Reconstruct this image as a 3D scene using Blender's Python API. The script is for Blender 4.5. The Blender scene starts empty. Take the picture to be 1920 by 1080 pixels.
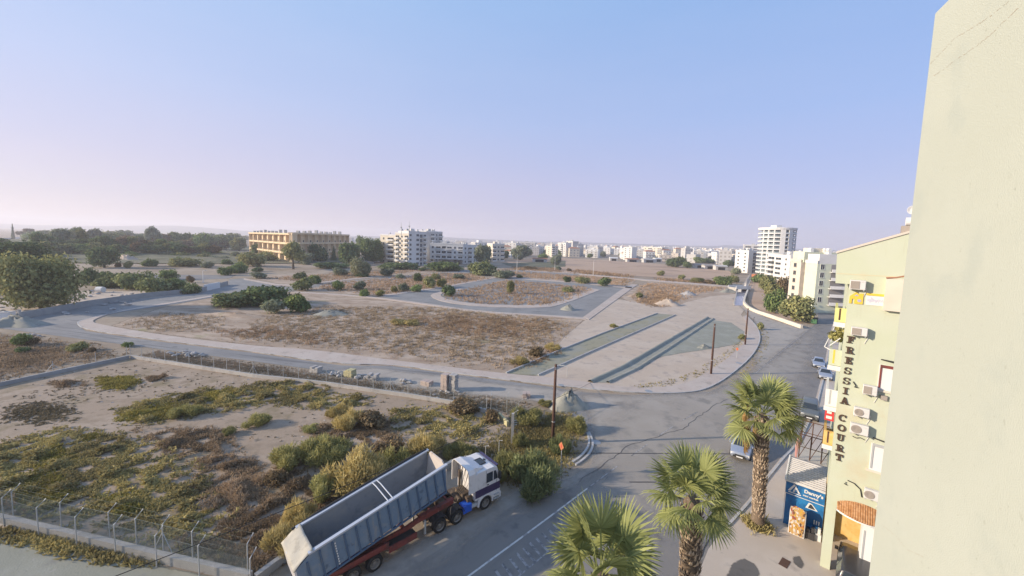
import bpy, bmesh, math, random
import numpy as np
from mathutils import Vector, Matrix

R = math.radians
S = bpy.context.scene
COL = S.collection
rng = np.random.default_rng(7)
random.seed(7)

# ------------------------------------------------------------------ camera
CAM_H = 20.0
LENS = 13.5                       # ultra-wide phone lens on a 36 mm wide frame
PITCH = R(4.92)
ROLL = math.atan(0.03)
_cp, _sp, _cr, _sr = math.cos(PITCH), math.sin(PITCH), math.cos(ROLL), math.sin(ROLL)
_fw = Vector((0, _cp, -_sp)); _u0 = Vector((0, _sp, _cp)); _r0 = Vector((1, 0, 0))
_rt = _r0*_cr + _u0*_sr
_up = _u0*_cr - _r0*_sr
cam_d = bpy.data.cameras.new('camera'); cam = bpy.data.objects.new('camera', cam_d); COL.objects.link(cam)
cam_d.lens = LENS; cam_d.sensor_width = 36; cam_d.sensor_fit = 'HORIZONTAL'
cam_d.shift_y = -26/1920
cam_d.clip_start = 0.1; cam_d.clip_end = 20000
mw = Matrix.Identity(4)
for i in range(3):
    mw[i][0] = _rt[i]; mw[i][1] = _up[i]; mw[i][2] = -_fw[i]
mw[2][3] = CAM_H
cam.matrix_world = mw
S.camera = cam

# ------------------------------------------------------------------ light
SUN_EL, SUN_AZ = R(18.0), R(7)     # shadows run towards +X, a little towards +Y
W = bpy.data.worlds.new('World'); S.world = W; W.use_nodes = True
nt = W.node_tree; nt.nodes.clear()
wo = nt.nodes.new('ShaderNodeOutputWorld'); bg = nt.nodes.new('ShaderNodeBackground')
sky = nt.nodes.new('ShaderNodeTexSky'); sky.sky_type = 'NISHITA'; sky.sun_disc = False
sky.sun_elevation = SUN_EL; sky.sun_rotation = R(266)
sky.air_density = 1.0; sky.dust_density = 0.6; sky.ozone_density = 2.5; sky.altitude = 50
bg.inputs['Strength'].default_value = 0.15
# evening haze colours: a pink lilac band low down, warmer towards the sun, clear blue above
tc = nt.nodes.new('ShaderNodeTexCoord'); sx = nt.nodes.new('ShaderNodeSeparateXYZ'); nt.links.new(tc.outputs['Generated'], sx.inputs[0])
def sky_ramp(stops):
    r = nt.nodes.new('ShaderNodeValToRGB'); el = r.color_ramp.elements
    for i,(p,c) in enumerate(stops):
        e = el[i] if i < 2 else el.new(p)
        e.position = p; e.color = (*[k/2.03 for k in c],1)
    nt.links.new(sx.outputs['Z'], r.inputs[0]); return r.outputs[0]
warm = sky_ramp([(0,(.575,.465,.56)),(1,(.28,.43,.74)),(.12,(.565,.49,.635)),(.28,(.48,.535,.76)),(.5,(.37,.535,.82))])
cool = sky_ramp([(0,(.44,.41,.63)),(1,(.16,.30,.62)),(.12,(.40,.42,.69)),(.28,(.32,.435,.75)),(.5,(.245,.41,.75))])
mr_ = nt.nodes.new('ShaderNodeMapRange'); mr_.inputs[1].default_value = .75; mr_.inputs[2].default_value = -.75
nt.links.new(sx.outputs['X'], mr_.inputs[0])
mxa = nt.nodes.new('ShaderNodeMix'); mxa.data_type = 'RGBA'
nzs = nt.nodes.new('ShaderNodeTexNoise'); nzs.inputs['Scale'].default_value = 2.2; nzs.inputs['Detail'].default_value = 4
mps = nt.nodes.new('ShaderNodeMapping'); mps.inputs['Scale'].default_value = (1,1,5); nt.links.new(tc.outputs['Generated'], mps.inputs[0]); nt.links.new(mps.outputs[0], nzs.inputs['Vector'])
mad = nt.nodes.new('ShaderNodeMath'); mad.operation = 'MULTIPLY_ADD'; mad.inputs[1].default_value = .35; nt.links.new(nzs.outputs['Fac'], mad.inputs[0])
sb = nt.nodes.new('ShaderNodeMath'); sb.operation = 'SUBTRACT'; sb.inputs[1].default_value = .175; nt.links.new(mr_.outputs[0], sb.inputs[0]); nt.links.new(sb.outputs[0], mad.inputs[2])
mad.use_clamp = True
nt.links.new(mad.outputs[0], mxa.inputs[0]); nt.links.new(cool, mxa.inputs[6]); nt.links.new(warm, mxa.inputs[7])
scl = nt.nodes.new('ShaderNodeVectorMath'); scl.operation = 'SCALE'; scl.inputs['Scale'].default_value = 1/.15
nt.links.new(mxa.outputs[2], scl.inputs[0])
tint = nt.nodes.new('ShaderNodeMix'); tint.data_type = 'RGBA'; tint.inputs[0].default_value = .9
nt.links.new(sky.outputs[0], tint.inputs[6]); nt.links.new(scl.outputs[0], tint.inputs[7])
nt.links.new(tint.outputs[2], bg.inputs[0]); nt.links.new(bg.outputs[0], wo.inputs[0])
sd = bpy.data.lights.new('sun', 'SUN'); sun = bpy.data.objects.new('sun', sd); COL.objects.link(sun)
sd.energy = 3.05; sd.angle = R(0.9); sd.color = (1.0, 0.84, 0.655)
_L = Vector((math.cos(SUN_EL)*math.cos(SUN_AZ), math.cos(SUN_EL)*math.sin(SUN_AZ), -math.sin(SUN_EL)))
sun.rotation_euler = _L.to_track_quat('-Z', 'Y').to_euler()
sun.location = (-60, 0, 60)
vs = S.view_settings
vs.view_transform = 'Standard'; vs.look = 'None'; vs.gamma = 1; vs.exposure = 1.14
vs.use_curve_mapping = False
try:
    S.cycles.use_denoising = True
    S.cycles.denoiser = 'OPENIMAGEDENOISE'
    S.cycles.max_bounces = 6; S.cycles.transparent_max_bounces = 24
    S.cycles.volume_bounces = 1
except Exception:
    pass

# ------------------------------------------------------------------ helpers
def survey(u, v, z=0.0):
    """ground position (at height z) of a point measured on the photograph"""
    r = _fw + _rt*((u-960)/720.0) - _up*((v-514)/720.0)
    t = (z-CAM_H)/r.z
    return Vector((r.x*t, r.y*t, z))
def height_at(u, v, P):
    """height of a point measured on the photograph that stands above P"""
    r = _fw + _rt*((u-960)/720.0) - _up*((v-514)/720.0)
    return CAM_H + r.z*(P[1]/r.y)
def depth(P):
    return P[0]*_fw.x + P[1]*_fw.y + (P[2]-CAM_H)*_fw.z
def G(pts, z=0.0):
    return [survey(u, v, z) for (u, v) in pts]

class MB:
    def __init__(s): s.v = []; s.f = []; s.m = []; s.M = Matrix.Identity(4); s.k = 0
    def add(s, verts, faces, mat=None):
        b = len(s.v); M = s.M
        s.v += [tuple(M @ Vector(p)) for p in verts]
        s.f += [tuple(b+i for i in q) for q in faces]
        s.m += [s.k if mat is None else mat]*len(faces)
        return s
    def box(s, x0, x1, y0, y1, z0, z1, mat=None):
        return s.add([(x0,y0,z0),(x1,y0,z0),(x1,y1,z0),(x0,y1,z0),(x0,y0,z1),(x1,y0,z1),(x1,y1,z1),(x0,y1,z1)],
                     [(0,3,2,1),(4,5,6,7),(0,1,5,4),(1,2,6,5),(2,3,7,6),(3,0,4,7)], mat)
    def prism(s, poly, z0, z1, mat=None):
        n = len(poly)
        a = sum(poly[i][0]*poly[(i+1)%n][1]-poly[(i+1)%n][0]*poly[i][1] for i in range(n))
        if a < 0: poly = poly[::-1]
        vs_ = [(p[0],p[1],z0) for p in poly]+[(p[0],p[1],z1) for p in poly]
        fs = [tuple(range(n-1,-1,-1)), tuple(range(n,2*n))]+[(i,(i+1)%n,n+(i+1)%n,n+i) for i in range(n)]
        return s.add(vs_, fs, mat)
    def quad(s, a, b, c, d, mat=None): return s.add([a,b,c,d], [(0,1,2,3)], mat)
    def tube(s, pts, r, n=6, mat=None, cap=True):
        pts = [Vector(p) for p in pts]; rs = r if isinstance(r, (list,tuple)) else [r]*len(pts)
        vs_, fs = [], []
        for i, p in enumerate(pts):
            t = (pts[min(i+1,len(pts)-1)]-pts[max(i-1,0)])
            if t.length < 1e-9: t = Vector((0,0,1))
            t.normalize()
            a = t.cross(Vector((0,0,1)) if abs(t.z) < .9 else Vector((1,0,0))).normalized(); b = t.cross(a)
            for k in range(n):
                th = 2*math.pi*k/n
                vs_.append(p+(a*math.cos(th)+b*math.sin(th))*rs[i])
        for i in range(len(pts)-1):
            for k in range(n):
                fs.append((i*n+k, i*n+(k+1)%n, (i+1)*n+(k+1)%n, (i+1)*n+k))
        if cap:
            fs.append(tuple(range(n-1,-1,-1))); e = (len(pts)-1)*n; fs.append(tuple(range(e,e+n)))
        return s.add(vs_, fs, mat)
    def lathe(s, prof, n=16, axis='z', c=(0,0,0), mat=None):
        vs_, fs = [], []
        for (r, h) in prof:
            for k in range(n):
                th = 2*math.pi*k/n; a, b = r*math.cos(th), r*math.sin(th)
                p = (a,b,h) if axis=='z' else ((a,h,b) if axis=='y' else (h,a,b))
                vs_.append((p[0]+c[0],p[1]+c[1],p[2]+c[2]))
        for i in range(len(prof)-1):
            for k in range(n):
                q = (i*n+k, i*n+(k+1)%n, (i+1)*n+(k+1)%n, (i+1)*n+k)
                fs.append(q if axis!='y' else q[::-1])
        return s.add(vs_, fs, mat)
    def build(s, name, mats, parent=None, smooth=False, kind=None):
        me = bpy.data.meshes.new(name); me.from_pydata(s.v, [], s.f)
        if not isinstance(mats, (list,tuple)): mats = [mats]
        for m in mats: me.materials.append(m)
        if len(mats) > 1: me.polygons.foreach_set('material_index', s.m)
        if smooth: me.polygons.foreach_set('use_smooth', [True]*len(s.f))
        me.update()
        o = bpy.data.objects.new(name, me); COL.objects.link(o)
        if parent is not None: o.parent = parent
        if kind: o['kind'] = kind
        return o

def link(name, me, parent=None, loc=(0,0,0), rz=0, sc=None):
    o = bpy.data.objects.new(name, me); COL.objects.link(o)
    if parent is not None: o.parent = parent
    o.location = loc; o.rotation_euler = (0,0,rz)
    if sc is not None: o.scale = sc if isinstance(sc, (tuple,list)) else (sc,sc,sc)
    return o
def tag(o, label, cat, group=None, kind=None):
    o['label'] = label; o['category'] = cat
    if group: o['group'] = group
    if kind: o['kind'] = kind
    return o
def root(name, label, cat, loc=(0,0,0), rz=0, group=None):
    o = bpy.data.objects.new(name, None); COL.objects.link(o); o.location = loc; o.rotation_euler = (0,0,rz)
    o.empty_display_size = .3
    return tag(o, label, cat, group)
def copy_tree(o, parent=None):
    c = o.copy(); COL.objects.link(c)
    if parent is not None: c.parent = parent
    for ch in list(o.children): copy_tree(ch, c)
    return c

# ------------------------------------------------------------------ materials
def nodes(name):
    m = bpy.data.materials.new(name); m.use_nodes = True
    n = m.node_tree.nodes; n.clear()
    out = n.new('ShaderNodeOutputMaterial'); b = n.new('ShaderNodeBsdfPrincipled')
    m.node_tree.links.new(b.outputs[0], out.inputs[0])
    return m, n, m.node_tree.links, b, out
def noise(n, l, vec, scale, detail=4, rough=.6, dist=0.0):
    t = n.new('ShaderNodeTexNoise'); t.inputs['Scale'].default_value = scale
    t.inputs['Detail'].default_value = detail; t.inputs['Roughness'].default_value = rough
    t.inputs['Distortion'].default_value = dist
    if vec is not None: l.new(vec, t.inputs['Vector'])
    return t.outputs['Fac']
def ramp(n, l, fac, a, b):
    r = n.new('ShaderNodeMapRange'); r.interpolation_type = 'SMOOTHSTEP'
    r.inputs[1].default_value = a; r.inputs[2].default_value = b
    l.new(fac, r.inputs[0]); return r.outputs[0]
def mixc(n, l, fac, a, b, mode='MIX'):
    x = n.new('ShaderNodeMix'); x.data_type = 'RGBA'; x.blend_type = mode
    for val, idx in ((fac,0),(a,6),(b,7)):
        if hasattr(val, 'links') or isinstance(val, bpy.types.NodeSocket): l.new(val, x.inputs[idx])
        elif idx == 0: x.inputs[0].default_value = val
        else: x.inputs[idx].default_value = (*val, 1)
    return x.outputs[2]
def mat(name, base, layers=(), rough=.85, bump=0, bscale=20, metal=0, spec=.3, world=True, edge=None, coat=0):
    """base colour + noise-driven layers (colour, scale, lo, hi); edge=(noise scale, amount) cuts a ragged border"""
    m, n, l, b, out = nodes(name)
    if world:
        g = n.new('ShaderNodeNewGeometry'); vec = g.outputs['Position']
    else:
        g = n.new('ShaderNodeTexCoord'); vec = g.outputs['Object']
    col = tuple(base); first = True
    for (c, sc, lo, hi) in layers:
        aniso = None
        v_ = vec
        if isinstance(sc, tuple):
            mp = n.new('ShaderNodeMapping'); mp.inputs['Scale'].default_value = sc[0]; l.new(vec, mp.inputs['Vector'])
            if len(sc) > 2:
                mp.vector_type = 'TEXTURE'; mp.inputs['Rotation'].default_value = (0,0,sc[2]); mp.inputs['Scale'].default_value = tuple(1/k for k in sc[0])
            v_ = mp.outputs[0]; sc_ = sc[1]
        else: sc_ = sc
        f = ramp(n, l, noise(n, l, v_, sc_, 5, .62), lo, hi)
        col = mixc(n, l, f, col, c)
    if isinstance(col, tuple): b.inputs['Base Color'].default_value = (*col, 1)
    else: l.new(col, b.inputs['Base Color'])
    b.inputs['Roughness'].default_value = rough; b.inputs['Metallic'].default_value = metal
    b.inputs['Specular IOR Level'].default_value = spec
    if coat: b.inputs['Coat Weight'].default_value = coat
    if bump:
        bp = n.new('ShaderNodeBump'); bp.inputs['Strength'].default_value = bump
        bp.inputs['Distance'].default_value = .05
        l.new(noise(n, l, vec, bscale, 6, .65), bp.inputs['Height']); l.new(bp.outputs[0], b.inputs['Normal'])
    if edge:
        at = n.new('ShaderNodeAttribute'); at.attribute_name = 'edge'
        mm = n.new('ShaderNodeMath'); mm.operation = 'MULTIPLY_ADD'
        nz = noise(n, l, vec, edge[0], 6, .7)
        s_ = n.new('ShaderNodeMath'); s_.operation = 'SUBTRACT'; l.new(nz, s_.inputs[0]); s_.inputs[1].default_value = .5
        l.new(s_.outputs[0], mm.inputs[0]); mm.inputs[1].default_value = edge[1]; l.new(at.outputs['Fac'], mm.inputs[2])
        w_e = edge[3] if len(edge) > 3 else .12
        a_ = ramp(n, l, mm.outputs[0], -w_e, w_e)
        if len(edge) > 2:
            k_ = n.new('ShaderNodeMath'); k_.operation = 'MULTIPLY'; l.new(a_, k_.inputs[0]); k_.inputs[1].default_value = edge[2]; a_ = k_.outputs[0]
        l.new(a_, b.inputs['Alpha'])
    return m
def leafmat(name, c1, c2, trans=.25):
    m, n, l, b, out = nodes(name)
    n.remove(b)
    at = n.new('ShaderNodeAttribute'); at.attribute_name = 'tint'
    oi = n.new('ShaderNodeObjectInfo')
    col = mixc(n, l, at.outputs['Fac'], c1, c2)
    hs = n.new('ShaderNodeHueSaturation')
    mr = n.new('ShaderNodeMapRange'); mr.inputs[3].default_value = .8; mr.inputs[4].default_value = 1.22
    l.new(oi.outputs['Random'], mr.inputs[0]); l.new(mr.outputs[0], hs.inputs['Value'])
    l.new(col, hs.inputs['Color'])
    d = n.new('ShaderNodeBsdfDiffuse'); t = n.new('ShaderNodeBsdfTranslucent'); mx = n.new('ShaderNodeMixShader')
    mx.inputs[0].default_value = trans
    l.new(hs.outputs[0], d.inputs[0]); l.new(hs.outputs[0], t.inputs[0])
    l.new(d.outputs[0], mx.inputs[1]); l.new(t.outputs[0], mx.inputs[2]); l.new(mx.outputs[0], out.inputs[0])
    return m
def plain(name, c, rough=.6, metal=0, spec=.4, coat=0):
    return mat(name, c, (), rough, 0, 1, metal, spec, False, None, coat)

M = {}
M['earth'] = mat('earth', (0.315,0.252,0.185), [((0.369,0.302,0.228), .05,.42,.6), ((0.238,0.185,0.133), .03,.50,.62), ((0.250,0.202,0.138), .16,.52,.68), ((0.280,0.218,0.148), 1.1,.55,.7), ((0.190,0.162,0.111), .8,.66,.74)], .95, .6, 3)
M['lot_earth'] = mat('lot_earth', (0.339,0.263,0.191), [((0.399,0.319,0.244), .10,.47,.64), ((0.280,0.218,0.154), .45,.48,.64), ((0.238,0.190,0.117), .23,.53,.66), ((0.208,0.168,0.111), 1.1,.56,.70), ((0.178,0.146,0.111), 3.1,.64,.72)], .95, .7, 5)
M['dry_grass'] = mat('dry_grass', (0.351,0.269,0.196), [((0.458,0.364,0.276), ((1,2.2,1),.11),.45,.6), ((0.268,0.190,0.133), ((1,2,1),.28),.52,.66), ((0.286,0.252,0.138), .09,.60,.70), ((0.214,0.157,0.111), 1.3,.60,.72), ((0.440,0.364,0.281), 2.3,.58,.70)], .97, .9, 4, edge=(.35,.9))
M['heap_grass'] = mat('heap_grass', (0.351,0.269,0.196), [((0.458,0.364,0.276), ((1,2.2,1),.11),.45,.6), ((0.268,0.190,0.133), ((1,2,1),.28),.52,.66), ((0.286,0.252,0.138), .09,.60,.70), ((0.214,0.157,0.111), 1.3,.60,.72), ((0.440,0.364,0.281), 2.3,.58,.70)], .97, .9, 4)
M['brown_field'] = mat('brown_field', (0.422,0.297,0.201), [((0.464,0.336,0.239), ((1,8,1),.03),.4,.6), ((0.321,0.224,0.159), .02,.5,.65)], .97, .4, 2, edge=(.08,.6))
M['sand'] = mat('sand', (.485,.395,.305), [((.52,.435,.345), .14,.42,.62), ((.39,.325,.27), .5,.52,.68), ((.33,.29,.25), 2.2,.64,.74)], .95, .5, 5, edge=(.5,.6))
M['heap_sand'] = mat('heap_sand', (.485,.395,.305), [((.52,.435,.345), .14,.42,.62), ((.39,.325,.27), .5,.52,.68), ((.33,.29,.25), 2.2,.64,.74)], .95, .5, 5)
M['dust'] = mat('dust', (.43,.39,.335), [((.35,.32,.28), ((.07,1.6,1),.7,R(44)),.52,.68), ((.455,.415,.36), .15,.45,.62), ((.315,.295,.265), .4,.5,.68)], .95, .3, 6, edge=(.22,1.1,.85,.55))
M['dust_thin'] = mat('dust_thin', (.42,.38,.325), [((.455,.415,.36), .15,.45,.62), ((.315,.295,.265), .4,.5,.68)], .95, .3, 6, edge=(.3,1.6,.65,.8))
M['grey_gravel'] = mat('grey_gravel', (.275,.275,.22), [((.315,.315,.26), .25,.45,.62), ((.245,.245,.215), .8,.52,.68), ((.35,.33,.29), 1.7,.62,.72)], .95, .5, 9, edge=(.5,.7))
M['heap_gravel'] = mat('heap_gravel', (.29,.285,.235), [((.33,.325,.275), .25,.45,.62), ((.245,.245,.215), .8,.52,.68), ((.35,.33,.29), 1.7,.62,.72)], .95, .5, 9)
M['olive_gravel'] = mat('olive_gravel', (.30,.28,.195), [((.29,.285,.235), .2,.45,.62), ((.20,.205,.155), .6,.52,.68)], .95, .7, 8)
M['asphalt'] = mat('asphalt', (.235,.22,.20), [((.195,.183,.168), ((.06,1.2,1),.8,R(49.9)),.52,.68), ((.245,.228,.205), ((.08,.8,1),.6,R(49.9)),.56,.72), ((.12,.115,.11), 1.6,.67,.74), ((.215,.203,.19), .12,.42,.62), ((.155,.148,.142), .5,.52,.68), ((.255,.24,.215), .35,.60,.74)], .9, .35, 30)
M['new_asphalt'] = mat('new_asphalt', (.235,.232,.222), [((.27,.267,.255), .12,.42,.62), ((.165,.168,.168), ((1,3,1),.2),.54,.68), ((.28,.275,.26), .3,.62,.76)], .9, .35, 20)
_a,_b = survey(300,647),survey(900,721); SIDE_DIR = math.atan2(_b.y-_a.y,_b.x-_a.x)
M['side_tar'] = mat('side_tar', (.225,.222,.215), [((.265,.26,.25), .12,.42,.62), ((.15,.15,.15), ((.05,1.1,1),1.0,SIDE_DIR),.52,.66), ((.31,.295,.27), ((.08,.9,1),.8,SIDE_DIR),.56,.72), ((.17,.168,.165), .7,.60,.70)], .9, .35, 20)
M['lot_tar'] = mat('lot_tar', (.185,.182,.18), [((.225,.22,.21), .06,.42,.62), ((.15,.148,.146), .2,.54,.7)], .9, .3, 8, edge=(.12,.7))
M['pavement'] = mat('pavement', (.47,.395,.335), [((.50,.435,.375), .2,.45,.62), ((.37,.32,.27), .7,.54,.7), ((.33,.28,.26), 2.0,.64,.74)], .9, .2, 20)
M['kerb'] = mat('kerb', (.47,.46,.44), [((.38,.37,.35), .8,.5,.68)], .9, .3, 12)
M['forecourt'] = mat('forecourt', (.49,.42,.345), [((.53,.46,.385), .25,.45,.62), ((.38,.33,.28), .5,.56,.7), ((.25,.22,.20), 1.8,.66,.74)], .9, .25, 15)
M['concrete'] = mat('concrete', (.42,.40,.365), [((.34,.325,.30), .6,.5,.66), ((.50,.47,.43), 2.5,.55,.7)], .9, .4, 9)
M['wall_block'] = mat('wall_block', (.31,.31,.30), [((.36,.36,.345), .3,.45,.65)], .9, .3, 8)
M['paint_white'] = mat('paint_white', (.62,.61,.58), [((.30,.29,.28), 1.8,.48,.66)], .85)
M['paint_faded'] = mat('paint_faded', (.36,.35,.34), [((.14,.14,.14), 2.4,.42,.62)], .85)
M['stucco'] = mat('stucco', (.425,.45,.385), [((.44,.465,.40), .4,.4,.65), ((.40,.43,.375), 1.2,.50,.72), ((.405,.43,.36), .23,.55,.7), ((.36,.38,.32), 14,.64,.72)], .92, .3, 55)
M['facade'] = mat('facade', (.50,.535,.395), [((.515,.545,.42), .35,.42,.62), ((.51,.475,.33), .22,.54,.72), ((.455,.46,.335), ((4,4,.3),.9),.60,.78)], .9, .15, 25)
M['cream'] = mat('cream', (.66,.60,.49), [((.60,.54,.44), .15,.5,.7)], .9)
M['tan_wall'] = mat('tan_wall', (.72,.57,.38), [((.66,.52,.34), .2,.5,.7)], .9)
M['pink_wall'] = mat('pink_wall', (.62,.555,.47), [((.57,.51,.43), .2,.5,.7)], .9)
M['lime_wall'] = mat('lime_wall', (.62,.65,.50), [((.58,.60,.46), .2,.5,.7)], .9)
M['white_wall'] = mat('white_wall', (.70,.69,.66), [((.62,.61,.58), .2,.5,.7)], .9)
M['grey_wall'] = mat('grey_wall', (.50,.49,.47), [((.44,.43,.41), .2,.5,.7)], .9)
M['roof_slab'] = mat('roof_slab', (.48,.46,.43), [((.40,.38,.36), .4,.5,.7)], .9)
M['glass'] = plain('glass', (.035,.045,.055), .12, 0, .5)
M['blue_glass'] = plain('blue_glass', (.26,.31,.32), .2, 0, .5)
M['dark'] = plain('dark', (.03,.03,.03), .8)
M['shutter'] = plain('shutter', (.30,.28,.26), .7)
M['steel'] = mat('steel', (.36,.37,.37), [((.28,.29,.29), 3,.5,.7)], .55, 0, 1, .4)
M['galv'] = plain('galv', (.45,.46,.45), .6, .25)
M['rust_wood'] = mat('rust_wood', (.105,.058,.042), [((.07,.04,.032), 2,.5,.7)], .9)
M['net'] = plain('net', (.20,.23,.20), .7)
M['wire'] = plain('wire', (.02,.02,.022), .7)
M['bark'] = mat('bark', (.14,.11,.085), [((.09,.07,.055), 4,.5,.65)], .95, .6, 12, world=False)
M['stone'] = mat('stone', (.42,.40,.375), [((.33,.315,.295), 1.3,.48,.66)], .95, .6, 6)
M['tile_pink'] = mat('tile_pink', (.45,.37,.32), [((.38,.31,.275), 1.5,.48,.66)], .9, .4, 8)
M['yellow_block'] = mat('yellow_block', (.48,.44,.25), [((.40,.37,.22), 1.5,.48,.66)], .9, .3, 8)
M['rock_dark'] = mat('rock_dark', (.10,.09,.075), [((.15,.135,.11), 3,.5,.66)], .95, .6, 8)
M['water'] = plain('water', (.16,.17,.22), .08, 0, .6)
M['tyre'] = plain('tyre', (.022,.022,.022), .85)
M['rim'] = mat('rim', (.27,.255,.235), [((.17,.15,.13), 6,.5,.7)], .5, 0, 1, .5, world=False)
M['orange'] = plain('orange', (.46,.17,.075), .8)
M['red'] = plain('red', (.55,.05,.05), .6)
M['lamp_red'] = plain('lamp_red', (.45,.03,.03), .3)
M['lamp_clear'] = plain('lamp_clear', (.7,.7,.68), .2)

# ------------------------------------------------------------------ ground
def resample(pl, step):
    pl = [Vector((p[0],p[1])) for p in pl]; out = [pl[0]]
    for a, b in zip(pl, pl[1:]):
        k = max(1, int((b-a).length/step))
        for i in range(1, k+1): out.append(a.lerp(b, i/k))
    return out
def smooth_pl(pl, it=2):
    pl = [Vector((p[0],p[1])) for p in pl]
    for _ in range(it):
        q = [pl[0]]
        for a, b in zip(pl, pl[1:]): q += [a.lerp(b,.25), a.lerp(b,.75)]
        q.append(pl[-1]); pl = q
    return pl
def offset_pl(pl, d):
    out = []
    for i, p in enumerate(pl):
        t = (pl[min(i+1,len(pl)-1)]-pl[max(i-1,0)]).normalized(); out.append(p+Vector((-t.y,t.x))*d)
    return out
def sdist(px, py, poly):
    P = np.array([(p[0],p[1]) for p in poly]); Q = np.roll(P,-1,0)
    d2 = np.full(px.shape, 1e18); ins = np.zeros(px.shape, bool)
    for (ax,ay),(bx,by) in zip(P,Q):
        ex,ey = bx-ax,by-ay; L2 = ex*ex+ey*ey+1e-12
        t = np.clip(((px-ax)*ex+(py-ay)*ey)/L2,0,1)
        d2 = np.minimum(d2,(px-ax-t*ex)**2+(py-ay-t*ey)**2)
        c = ((ay>py)!=(by>py)) & (px < (bx-ax)*(py-ay)/(by-ay+1e-12)+ax)
        ins ^= c
    return np.where(ins,1,-1)*np.sqrt(d2)
ZC = [0]
ZB = .024     # roads and markings lie above all the soil layers
def zone(name, pts, z, m, soft=1.5, res=1.0, kind='structure', hump=None):
    ZC[0] += 1
    z = z+ZC[0]*.0008 if z < .0139 else z+ZB+.0003*(ZC[0]%7)
    poly = [Vector((p[0],p[1])) for p in pts]
    x0 = min(p.x for p in poly)-soft; x1 = max(p.x for p in poly)+soft
    y0 = min(p.y for p in poly)-soft; y1 = max(p.y for p in poly)+soft
    nx = min(260,max(4,int((x1-x0)/res))); ny = min(260,max(4,int((y1-y0)/res)))
    X,Y = np.meshgrid(np.linspace(x0,x1,nx+1), np.linspace(y0,y1,ny+1)); sd_ = sdist(X,Y,poly)
    e = np.clip(sd_/soft,-1,1)
    idx = np.arange((nx+1)*(ny+1)).reshape(ny+1,nx+1)
    q = np.stack([idx[:-1,:-1],idx[:-1,1:],idx[1:,1:],idx[1:,:-1]],-1).reshape(-1,4)
    keep = (e.ravel()[q] > -.999).any(1); q = q[keep]
    used = np.unique(q); re_ = -np.ones(idx.size,int); re_[used] = np.arange(len(used)); q = re_[q]
    Z = np.full(X.shape, z)
    if hump is not None: Z = Z+hump(X,Y,e)
    V = np.stack([X.ravel()[used],Y.ravel()[used],Z.ravel()[used]],-1)
    o = npmesh(name, V, q, m)
    a = o.data.attributes.new('edge','FLOAT','POINT'); a.data.foreach_set('value', e.ravel()[used].astype(np.float32))
    o['kind'] = kind
    return o
def npmesh(name, V, Q, m, tint=None, smooth=False, parent=None):
    me = bpy.data.meshes.new(name); V = np.asarray(V,np.float32); Q = np.asarray(Q,np.int32)
    k = Q.shape[1]; me.vertices.add(len(V)); me.vertices.foreach_set('co',V.ravel())
    me.loops.add(Q.size); me.loops.foreach_set('vertex_index',Q.ravel())
    me.polygons.add(len(Q)); me.polygons.foreach_set('loop_start',np.arange(0,Q.size,k,dtype=np.int32))
    if smooth: me.polygons.foreach_set('use_smooth',np.ones(len(Q),bool))
    me.materials.append(m); me.update(calc_edges=True)
    if tint is not None:
        a = me.attributes.new('tint','FLOAT','FACE'); a.data.foreach_set('value',np.asarray(tint,np.float32))
    o = bpy.data.objects.new(name,me); COL.objects.link(o)
    if parent is not None: o.parent = parent
    return o
def sheet(name, pts, z, m):
    z += ZB; mb = MB(); n = len(pts); P = [(p[0],p[1],z) for p in pts]
    a = sum(P[i][0]*P[(i+1)%n][1]-P[(i+1)%n][0]*P[i][1] for i in range(n))
    if a < 0: P = P[::-1]
    mb.add(P,[tuple(range(n))]); o = mb.build(name,m); o['kind'] = 'structure'; return o
def strip_between(name, A, B, h, m, n=60, parent=None, kind='structure', z0=-.05):
    """raised strip between two edge lines (pavement)"""
    def even(pl):
        pl = [Vector((p[0],p[1])) for p in pl]; d = [0]
        for a,b in zip(pl,pl[1:]): d.append(d[-1]+(b-a).length)
        out = []
        for i in range(n+1):
            t = d[-1]*i/n; j = 0
            while j < len(d)-2 and d[j+1] < t: j += 1
            out.append(pl[j].lerp(pl[j+1],(t-d[j])/max(1e-9,d[j+1]-d[j])))
        return out
    a, b = even(A), even(B); mb = MB(); V = []
    for p,q in zip(a,b): V += [(p.x,p.y,h),(q.x,q.y,h),(p.x,p.y,z0),(q.x,q.y,z0)]
    F = []
    for i in range(n):
        k = 4*i; F += [(k,k+4,k+5,k+1),(k,k+2,k+6,k+4),(k+1,k+5,k+7,k+3)]
    F += [(0,1,3,2),(4*n,4*n+2,4*n+3,4*n+1)]
    mb.add(V,F); o = mb.build(name,m,parent)
    if kind and parent is None: o['kind'] = kind
    return o
def kerb_stones(name, pl, m, w=.16, h=.14, L=1.0, parent=None, side=1, kind='stuff', z0=-.05):
    """a run of kerb stones with open joints"""
    pts = resample(pl, L); mb = MB()
    for a,b in zip(pts,pts[1:]):
        t = (b-a); l_ = t.length
        if l_ < .2: continue
        t /= l_; nrm = Vector((-t.y,t.x))*w*side
        a2 = a+t*.012; b2 = b-t*.012; hh = h+random.uniform(-.006,.006)
        mb.prism([(a2.x,a2.y),(b2.x,b2.y),(b2.x+nrm.x,b2.y+nrm.y),(a2.x+nrm.x,a2.y+nrm.y)],z0,hh)
    o = mb.build(name,m,parent,kind=kind); return o

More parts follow.
